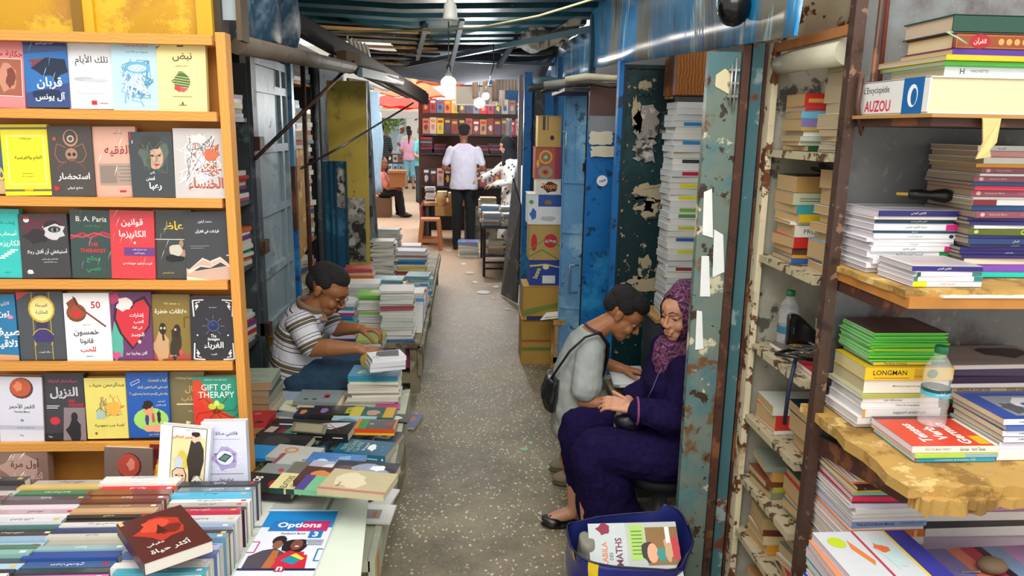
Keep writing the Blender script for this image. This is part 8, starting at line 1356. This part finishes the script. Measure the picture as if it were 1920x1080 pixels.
figure('man in dark striped shirt facing the distant magazine stall', -2.25, 20.9, math.pi, 1.72, striped('dark_stripes', (0, 0, 1), .06, [(.7, '#5c6460'), (.85, '#20262a')], '#20262a'), '#15171c', sleeve='long', lo=.016)
figure('bald man in turquoise shirt seen side-on beyond the book rack', -.98, 17.0, R(60), 1.68, '#58a0a8', '#30343c', hair='#7c5c48', sk='#a87458', lo=.016)
figure('man in pale shirt and cap in the bright square', -2.15, 26.0, R(70), 1.72, '#b8ccd8', '#3c4450', hair='#e0e0e0', lo=.02)
figure('person in cream shirt standing in the bright square', -1.75, 24.0, R(200), 1.70, '#c8c8b8', '#3c4450', lo=.02)
figure('person in white shirt between the cream shirt and the turquoise shirt', -1.30, 25.5, R(160), 1.72, '#dcdce0', '#2c3038', lo=.02)
figure('person in black top beside the upper left of the book rack', -.86, 19.5, R(170), 1.74, '#1c1c20', '#20242c', lo=.02)
# seated bookseller far off
t = person('person', 'person in coral shirt and black trousers seated behind a cardboard box at the alley mouth', (-1.52, 14.2, 0)); _SK[0] = '#9a6a50'
HS = headM((-1.52, 14.15, 1.0), (.9, -.3, -.1)); pr = head_prims(HS, 1.0) + limb((-1.54, 14.2, .80, .05), (-1.53, 14.17, .92, .05)) + [('l', [((-1.55, 14.2, .42), (0, .15, 0), (.1, 0, 0)), ((-1.55, 14.2, .8), (0, .15, 0), (.08, 0, 0))])]
pr += limb((-1.53, 14.0, .76, .045), (-1.42, 13.95, .55, .038), (-1.28, 14.0, .55, .026)) + hand((-1.28, 14.0, .55), (1, 0, -.2), (0, 0, 1), 1, .5) + limb((-1.53, 14.4, .76, .045), (-1.42, 14.42, .55, .038), (-1.28, 14.35, .55, .026)) + hand((-1.28, 14.35, .55), (1, 0, -.2), (0, 0, 1), 1, .5)
pr += limb((-1.5, 14.1, .45, .07), (-1.22, 14.05, .48, .05), (-1.16, 14.05, .06, .035)) + limb((-1.5, 14.3, .45, .07), (-1.25, 14.32, .48, .05), (-1.25, 14.32, .06, .035))
b = blob(pr, .012, skin('#9a6a50'), 2); head_detail(b, HS); put(b, 'body', t)
put(blob([('l', [((-1.55, 14.2, .42), (0, .19, 0), (.13, 0, 0)), ((-1.55, 14.2, .76), (0, .19, 0), (.11, 0, 0)), ((-1.54, 14.2, .84), (0, .08, 0), (.06, 0, 0))]), ('c', (-1.53, 14.0, .76), (-1.45, 13.96, .6), .07, .065), ('c', (-1.53, 14.4, .76), (-1.45, 14.42, .6), .07, .065)], .014, cloth('#c87a6c'), 2, .015, .08), 'shirt', t)
put(blob(limb((-1.52, 14.1, .45, .10), (-1.22, 14.05, .48, .08), (-1.16, 14.05, .10, .065)) + limb((-1.52, 14.3, .45, .10), (-1.25, 14.32, .48, .08), (-1.25, 14.32, .10, .065)), .014, cloth('#15161c'), 2, .015, .08), 'trousers', t)
put(blob([('e', HS @ V((0, .03, .06)), (.085, .09, .07), HS.to_3x3())], .012, mat('#2c1c14', .8, kind='hair'), 1), 'hair', t)
for x, y in ((-1.10, 14.05), (-1.19, 14.32)): b = MB(); b.ell((x, y, .04), (.13, .05, .04), M_black); put(b, 'shoe', t)
b = MB(); b.box((-1.75, 13.98, 0), (-1.38, 14.42, .36), mat('#6a4c34', .6)); tag(b.build('seat_block'), 'low brown seat under the person in the coral shirt', 'seat')
b = MB(); b.box((-1.36, 13.75, .58), (-1.08, 14.12, .86), mat('#9a6a3c', .7)); b.box((-1.39, 13.73, .84), (-1.05, 14.14, .88), mat('#a87848', .7)); tag(b.build('cardboard_box'), 'open cardboard box in front of the person in the coral shirt', 'box')
# ================================================================ FAR STALLS
t = empty('trestle_table', (-.1, 11.2, 0)); tag(t, 'table with a red cloth side carrying boxed yellowish books by the plastic stool', 'table'); o = (.1, -11.2)
part_box('table_top', t, (-.58, 10.75, .56), (.12, 11.6, .60), M_ply, o)
b = MB(); b.grid(lambda u, v: V((-.48 - .03 * math.sin(u * 22) - .03, -.5 + .95 * u, .56 * v)), 30, 4, mat('#7c3c3c', .8, var=.5, scale=12), thick=(.01, 0, 0)); b.build('cloth_side', t)
for x, y in ((-.55, 10.8), (.06, 10.8), (.06, 11.5), (-.55, 11.5)): part_box('leg', t, (x, y, 0), (x + .04, y + .04, .56), M_greydark, o)
part_box('grey_panel', t, (-.0, 11.3, 0), (.5, 11.33, .5), worn('far_grey_panel', '#8c8c84', [('#5c5c58', 5, .55, .1)], .7), o)
b = MB(); b.box((-.42, 10.70, .42), (-.14, 10.98, .555), M_card); tag(b.build('cardboard_box'), 'flattened cardboard box wedged under the boxed yellowish books', 'box')
q = random.Random(77)
for i in range(3):
    x0 = -.40 + .165 * i
    stack(x0 + .07, 10.9, .601, ['#c8a468', '#d8b878', '#d0ac6c', '#dcc494', '#e0d0a8'][: 5 if i != 1 else 4], 'the %s yellowish pile on the red-clothed table' % ('first', 'middle', 'last')[i], w=.2, h=.14, t=.032, name='old_paperback', seed=120 + i, page='#d0aa6c', group='yellowish piles on the red-clothed table')
stack(-.50, 11.1, .601, [q.choice(WG + ['#a03c44', '#3c4c7c']) for _ in range(10)], 'the slanting pile on the red-clothed table', w=.2, h=.14, t=.02, name='old_paperback', seed=124, group='slanting pile on the red-clothed table')
# plastic stool
p = W(808, 452, Z=0); t = empty('plastic_stool', (-.47, 10.35, 0)); tag(t, 'tan plastic stool standing before the red-clothed table', 'stool'); PS = mat('#b8784c', .45)
part_box('seat', t, (-.13, -.13, .40), (.13, .13, .43), PS)
for sx, sy in ((-1, -1), (1, -1), (1, 1), (-1, 1)): b = MB(); b.beam((sx * .11, sy * .11, .41), (sx * .15, sy * .15, 0), .045, .035, PS); b.build('leg', t)
for sy in (-1, 1): b = MB(); b.beam((-.14, sy * .138, .13), (.14, sy * .138, .13), .02, .05, PS); b.build('stretcher', t)
for sx in (-1, 1): b = MB(); b.beam((sx * .138, -.14, .13), (sx * .138, .14, .13), .02, .05, PS); b.build('stretcher', t)
# folding table at the right with book stacks
t = empty('folding_table', (.42, 8.9, 0)); tag(t, 'black metal-framed table piled with books beside the blue post', 'table'); o = (-.42, -8.9)
part_box('table_top', t, (.20, 8.35, .55), (.72, 9.7, .58), mat('#4c4a46', .5), o); part_box('lower_shelf', t, (.24, 8.4, .22), (.7, 9.6, .24), M_greydark, o)
for x, y in ((.21, 8.37), (.69, 8.37), (.69, 9.66), (.21, 9.66)): part_box('leg', t, (x, y, 0), (x + .03, y + .03, .55), M_black, o)
for z in (.08, .15): part_box('rung', t, (.24, 8.375, z), (.69, 8.39, z + .02), M_black, o)
k = 0
OC = ['#d8d4c8', '#c8a870', '#e4e2dc', '#b89868', '#7cb0d8', '#d89890', '#dcd0a4', '#e4e0d8', '#a8b8c8']
for x, y, z, n, w_, nm in ((.31, 8.5, .581, 6, .2, 'front left'), (.55, 8.5, .581, 5, .22, 'front right'), (.29, 8.78, .581, 8, .2, 'second-row left'), (.54, 8.8, .581, 7, .22, 'second-row right'), (.28, 9.1, .581, 11, .2, 'third-row left'), (.53, 9.1, .581, 6, .2, 'third-row right'), (.36, 8.55, .241, 7, .2, 'under-shelf left'), (.58, 8.55, .241, 6, .18, 'under-shelf right')):
    k += 1; stack(x, y, z, [q.choice(OC) for _ in range(n)], 'the %s pile on the black-framed table' % nm, w=.2, h=w_, t=.024, name='market_book', seed=130 + k, page=q.choice(['#c8a870', '#e0dcd0', '#d8c8a0']), group='%s pile on the black-framed table' % nm, twist=8)
p = W(878, 483, Z=0)
stack(p.x, 9.75, .002, ['#d8d6cc', '#c8c8c0', '#dcdcd4', '#b8bcb8', '#d8d8d0', '#c8ccc8', '#dcd8cc', '#c0c4c0', '#5c8cc8'], 'the magazine pile on the ground', w=.26, h=.27, t=.022, name='magazine', seed=150, group='magazine pile on the ground', fronts={0: [('b', .4, .5, .3, .3, '#3c6cd8', 3), ('b', .6, .4, .2, .2, '#d8483c', 5), ('b', .3, .7, .15, .1, '#e8d03c', 7)]})
b = MB()
for i, (px, py) in enumerate(((880, 512), (905, 548), (958, 552), (930, 538), (860, 468), (842, 470), (950, 580), (890, 530), (925, 560), (870, 495))):
    p = W(px, py, Z=0); r_ = q.uniform(.05, .11) if i < 2 else q.uniform(.02, .05); b.poly([(p.x + r_ * q.uniform(.6, 1.1) * math.cos(a * .9), p.y + r_ * 1.5 * q.uniform(.6, 1.1) * math.sin(a * .9), .003 + .004 * q.random()) for a in range(7)], mat(('#d0b48c', '#dcd8d0')[i % 2], .7))
tag(b.build('floor_litter'), 'flattened paper scraps lying on the dusty alley floor', 'litter', kind='stuff')
# wall of books behind the man in the white t-shirt
t = empty('book_rack', (0, 12.3, 0)); tag(t, 'tall rack of face-out books behind the man in the white t-shirt', 'rack')
zt_ = [W(870, y, Y=12).z for y in (352, 288, 252)]
part_box('back_board', t, (-.75, .21, .3), (.95, .24, 2.1), mat('#5c4438', .7))
for z in zt_: part_box('ledge', t, (-.70, 0, z - .03), (.95, .21, z - .005), M_greydark)
part_box('lower_body', t, (-.7, .02, 0), (.95, .21, zt_[0] - .03), M_dark)
rows = [(zt_[0], .34, '#26242a #38343a #d8d4d0 #2c2a30 #7a2c34 #1c1c20 #d8b888 #2c3038 #a0343c #c8c4bc #cc2838 #e8e0d8 #6c7c50 #dcd8d0', .185), (zt_[2], .30, '#b89c80 #dcdcd4 #d8e03c #4c4448 #8a4c44 #2c2a30 #b87058 #8c3c34 #c88c50 #8a5040 #7a3844 #6a5c58 #c0345c #b8a090', .16), (zt_[2] + .33, .26, '#8a4438 #9c5c60 #5c84a8 #d88048 #dcb83c #6c5854 #5c5458 #7888a0 #cc3444 #cc3848 #54545c #a8a4a4 #7c7c7c #3c4454', .17)]
for ri, (z, h_, cs, w_) in enumerate(rows):
    cs = cs.split(); x = -.68
    for i, c in enumerate(cs):
        x2 = -.68 + i * (1.62 / len(cs))
        if ri == 0 and i < 0: continue
        els = [('r', .15, .7, .85, .85, q.choice([Wt, '#d8b848', '#c02c34'])), ('b', .5, .4, .3, .22, q.choice(['#c8a078', '#8a3c34', '#d8d4cc', '#3c4c7c', '#d8c04c']), i + ri * 20)]
        book('rack_book', Matrix.Translation((x2, 12.3 + .08 - .012 * (i % 3), z)) @ Matrix.Rotation(R(-8), 4, 'X'), .108, h_ * q.uniform(.78, .9), .02, c, '%s face-out book, %s along the %s row of the far rack' % (cname(c), ORD[i] if i else 'first', ('bottom', 'middle', 'top')[ri]), group='face-out books on the far rack', front=els, parts=False)
for i, (x, n) in enumerate(((-.62, 9), (-.4, 5), (.3, 5), (.5, 6), (.72, 5))):
    stack(x, 12.38 - .0, zt_[1], ['#1c1c28', '#241c30', '#a82c30', '#2c2c4c', '#6c2c34', '#1c2430', '#8a8a94', '#2c2c3c', '#c83038'][:n], 'the %s flat pile on the far rack' % ('leftmost', 'second', 'third', 'fourth', 'last')[i], w=.18, h=.19, t=.026, name='market_book', seed=160 + i, group='flat piles on the far rack')
# hanging clutter and far tarpaulins
def sheet(name, pts, Ys, m, label, cat='tarpaulin', sag=.1, kind=None):
    P = [W(x, y, Y=Y) for (x, y), Y in zip(pts, Ys)]; b = MB(); b.grid(lambda u, v: P[0].lerp(P[1], u).lerp(P[3].lerp(P[2], u), v) + V((0, 0, -sag * math.sin(u * 3.14) * math.sin(v * 3.14) + .015 * math.sin(u * 15 + v * 4))), 14, 8, m, thick=(0, 0, .012))
    return tag(b.build(name), label, cat, kind=kind)
OR = mat('#e0661c', .6, var=.2, scale=5); bs = OR.node_tree.nodes['Principled BSDF']; bs.inputs['Transmission Weight'].default_value = 0
def thin(col, tr=.6):
    m = bpy.data.materials.new('thin_tarp_' + col.strip('#')); nt, b = nodes_of(m); L = nt.links; b.inputs['Base Color'].default_value = lin(col) + (1,); b.inputs['Roughness'].default_value = .7
    tl = add(nt, 'ShaderNodeBsdfTranslucent'); tl.inputs[0].default_value = lin(col) + (1,); mx = add(nt, 'ShaderNodeMixShader'); mx.inputs[0].default_value = tr
    L.new(b.outputs[0], mx.inputs[1]); L.new(tl.outputs[0], mx.inputs[2]); L.new(mx.outputs[0], nt.nodes['Material Output'].inputs[0]); return m
TO, TW, TR_ = thin('#f07820'), thin('#e8e4e0'), thin('#d83820')
sheet('orange_tarpaulin', [(700, 178), (835, 185), (800, 150), (705, 150)], [10.5, 10.5, 12.5, 12.5], TO, 'orange tarpaulin lit from above at the end of the awning box')
sheet('orange_tarpaulin', [(780, 158), (905, 150), (900, 136), (790, 140)], [9.4, 9.4, 10.6, 10.6], TO, 'orange tarpaulin behind the glaring hanging bulb')
sheet('white_tarpaulin', [(700, 198), (900, 196), (900, 150), (705, 160)], [13.5, 13.5, 15, 15], TW, 'white translucent tarpaulin over the far stalls', sag=.15)
sheet('red_tarpaulin', [(700, 198), (800, 204), (790, 186), (705, 180)], [12.6, 12.6, 13.4, 13.4], TR_, 'red-orange tarpaulin strip hanging low over the alley mouth')
sheet('white_tarpaulin', [(690, 165), (790, 178), (760, 132), (690, 120)], [9.2, 9.2, 10, 10], TW, 'whitish tarpaulin in the gap above the black awning box', sag=.05)
sheet('yellow_cloth', [(712, 128), (775, 138), (770, 112), (716, 106)], [8.4, 8.4, 8.7, 8.7], thin('#d89830'), 'crumpled yellow cloth tucked above the awning box', 'cloth', .03)
b = MB(); A, C_ = W(712, 208, Y=18), W(812, 196, Y=18); b.box((A.x, 18, A.z), (C_.x, 18.03, C_.z), mat('#b8ac98', .6)); art(b, [('t', 'ASSOCIATION LITTERAIRE', .5, .5, .4, '#3c5c4c', .9)], C_.x - A.x, C_.z - A.z, lambda x, y, l: (A.x + x, 18 - l - .001, A.z + y)); tag(b.build('banner'), 'long narrow printed banner strung across the alley mouth', 'banner')
# right side beyond the blue post: dark blue back wall, fascia, posters
b = MB(); b.box((.35, 12.55, 0), (1.6, 12.6, 2.6), worn('deep_blue_wall', '#1c4e78', [('#123a5c', 4, .5, .2)], .5)); struct(b.build('wall_far_right'))
b = MB(); b.grid(lambda u, v: V((.98, 7.1 + 5.4 * u, .0 + 2.3 * v)), 20, 4, worn('side_stall_wall', '#3c4a54', [('#6c5c50', 3, .5, .15)], .6), thick=(.03, 0, 0)); struct(b.build('wall_right_far'))
b = MB(); A = W(905, 155, Y=9.9); b.grid(lambda u, v: V((.40 + .6 * u, 9.9 + .015 * math.sin(u * 90), 2.14 + .4 * v)), 60, 2, mat('#6c5c50', .6, var=.4, scale=6), thick=(0, .01, 0)); struct(b.build('trim_11'))
b = MB(); b.box((-.15, 11.9, 2.0), (.5, 11.93, 2.32), M_white); b.box((-.13, 11.895, 2.02), (.48, 11.9, 2.3), mat('#b8b4a4', .5)); tag(b.build('blank_signboard'), 'plain pale signboard fixed above the far rack', 'sign')
for i, (px, py0, py1, c) in enumerate(((905, 150, 195, '#b8a48c'), (922, 150, 190, '#8a7464'), (935, 148, 200, '#c8b8a8'), (885, 150, 185, '#a89884'), (948, 222, 262, '#8c8c90'))):
    A, C_ = W(px, py1, Y=10.8), W(px + 12, py0, Y=10.8); b = MB(); b.grid(lambda u, v: V((A.x + (C_.x - A.x) * u, 10.8 + .02 * math.sin(u * 9), A.z + (C_.z - A.z) * v)), 6, 3, mat(c, .7, var=.3), thick=(0, .006, 0))
    tag(b.build('hanging_bag'), ['tan', 'dark brown', 'cream', 'khaki', 'grey'][i] + ' cloth bag hanging in the row above the far bookstall', 'bag', 'bags hanging above the far bookstall')
b = MB(); b.box((.70, 8.9, .6), (.74, 9.6, 1.2), M_white); tag(b.build('white_bundle'), 'white paper bundle hanging at the right end of the black-framed table', 'paper')
b = MB(); b.box((.56, 8.0, 0), (.60, 8.05, 2.2), mat('#c8bcb4', .6)); struct(b.build('trim_12'))
b = MB(); b.beam((-.2, 10.83, 2.235), (1.0, 10.83, 2.235), .02, .02, M_greydark); b.box((.94, 10.82, 0), (.97, 10.85, 2.25), M_greydark); b.box((-.12, 11.935, 1.9), (-.09, 11.95, 2.34), M_greydark); b.beam((-.1, 11.945, 1.95), (-.1, 12.5, 1.95), .02, .02, M_greydark); struct(b.build('trim_13'))
b = MB(); b.box((-1.98, 18.04, 0), (-1.94, 18.08, 2.4), M_white); b.box((-1.0, 18.04, 0), (-.96, 18.08, 2.4), M_white); b.beam((-2, 18.06, 2.2), (-.95, 18.06, 2.2), .02, .02, M_white); struct(b.build('trim_14'))
# distant magazine stall, square, trees
t = empty('magazine_stall', (-2.0, 23, 0)); tag(t, 'distant stall tiled with rows of small magazines across the alley mouth', 'stall')
part_box('counter', t, (-1.2, 0, .02), (.9, .8, .86), mat('#3c4850', .6)); part_box('counter_top', t, (-1.25, -.05, .86), (.95, .85, .9), mat('#8a949c', .5))
for r_ in range(4):
    for i in range(12):
        c = q.choice(['#8c9cac', '#c8ccd0', '#4c6c8c', '#2c3440', '#b8a89c', '#7c5450', '#90b4c8'])
        if r_ < 3: M = Matrix.Translation((-3.15 + i * .165, 22.975, .08 + r_ * .27))
        else: M = Matrix.Translation((-3.15 + i * .165, 23.0, .912)) @ LIE
        book('stall_magazine', M, .15, .22, .01, c, '%s magazine, %s along the %s of the distant stall' % (cname(c), ORD[i] if i else 'first', ('lowest row', 'second row', 'third row', 'counter top')[r_]), group='magazines on the distant stall', parts=False, front=[('b', .5, .5, .3, .25, q.choice(['#dcdcd8', '#5c3c34', '#3c5c7c']), i)])
b = MB(); b.box((-1.75, 17.2, 0), (-1.5, 17.25, .5), M_greydark)
wm = mat('#d8d4cc', .8, var=.06)
b = MB(); b.box((-9, 34, 0), (9, 34.2, 5.0), wm); struct(b.build('wall_far'))
for i, (x0, x1, z0, z1) in enumerate(((-3.4, -2.6, .6, 2.4), (-2.0, -1.4, 0, 2.2))):
    b = MB(); b.box((x0, 33.96, z0), (x1, 34.0, z1), mat('#8c98a0', .5)); struct(b.build('window_%d' % (i + 2)))
for x in (-3.15, -1.22, -1.0): b = MB(); b.tube([(x, 21.5, 0), (x, 21.5, 2.6)], .04, mat(('#d8d8d8', '#3c9cc0', '#e0e0e0')[int(abs(x) * 2) % 3], .4)); tag(b.build('market_pole'), ['white', 'turquoise', 'grey-white'][int(abs(x) * 2) % 3] + (' pole at the %s of the alley mouth' % ('left end' if x < -3 else 'middle' if x < -1.1 else 'right side')), 'pole')
def tree(x, y, z, r_, label, sd):
    t = empty('leafy_tree', (x, y, 0)); tag(t, label, 'tree', 'trees beyond the square'); b = MB(); b.tube([(0, 0, 0), (.05, 0, z * .6), (0, 0, z)], [.12, .09, .05], M_bench); b.build('trunk', t)
    qq = random.Random(sd); b = MB(); m1, m2 = mat('#7c9c3c', .8, var=.4), mat('#5c8030', .8, var=.4)
    for _ in range(900):
        d = V((qq.gauss(0, 1), qq.gauss(0, 1), qq.gauss(0, .8))).normalized() * r_ * qq.uniform(.4, 1); c = V((0, 0, z)) + d; u = V((qq.gauss(0, 1), qq.gauss(0, 1), qq.gauss(0, 1))).normalized() * .12; w = u.orthogonal().normalized() * .05
        b.poly([c - u, c + w, c + u, c - w], m1 if qq.random() < .6 else m2)
    b.build('foliage', t)
tree(-3.0, 29, 2.4, 1.0, 'pale green tree beyond the dark striped shirt', 3); tree(-1.6, 31, 2.7, .9, 'leafy tree beyond the pink blouse', 4)
sheet('green_awning', [(712, 222), (800, 222), (800, 208), (712, 208)], [24, 24, 26, 26], TW, 'pale translucent awning over the bright square')
# left side beyond the grey door
b = MB(); b.box((-2.6, 9.3, 0), (-1.45, 9.4, 2.4), M_greywood); struct(b.build('wall_left_return'))
b = MB(); b.box((-2.9, 9.4, 0), (-2.8, 20, 2.4), M_greywood); struct(b.build('wall_left_square'))
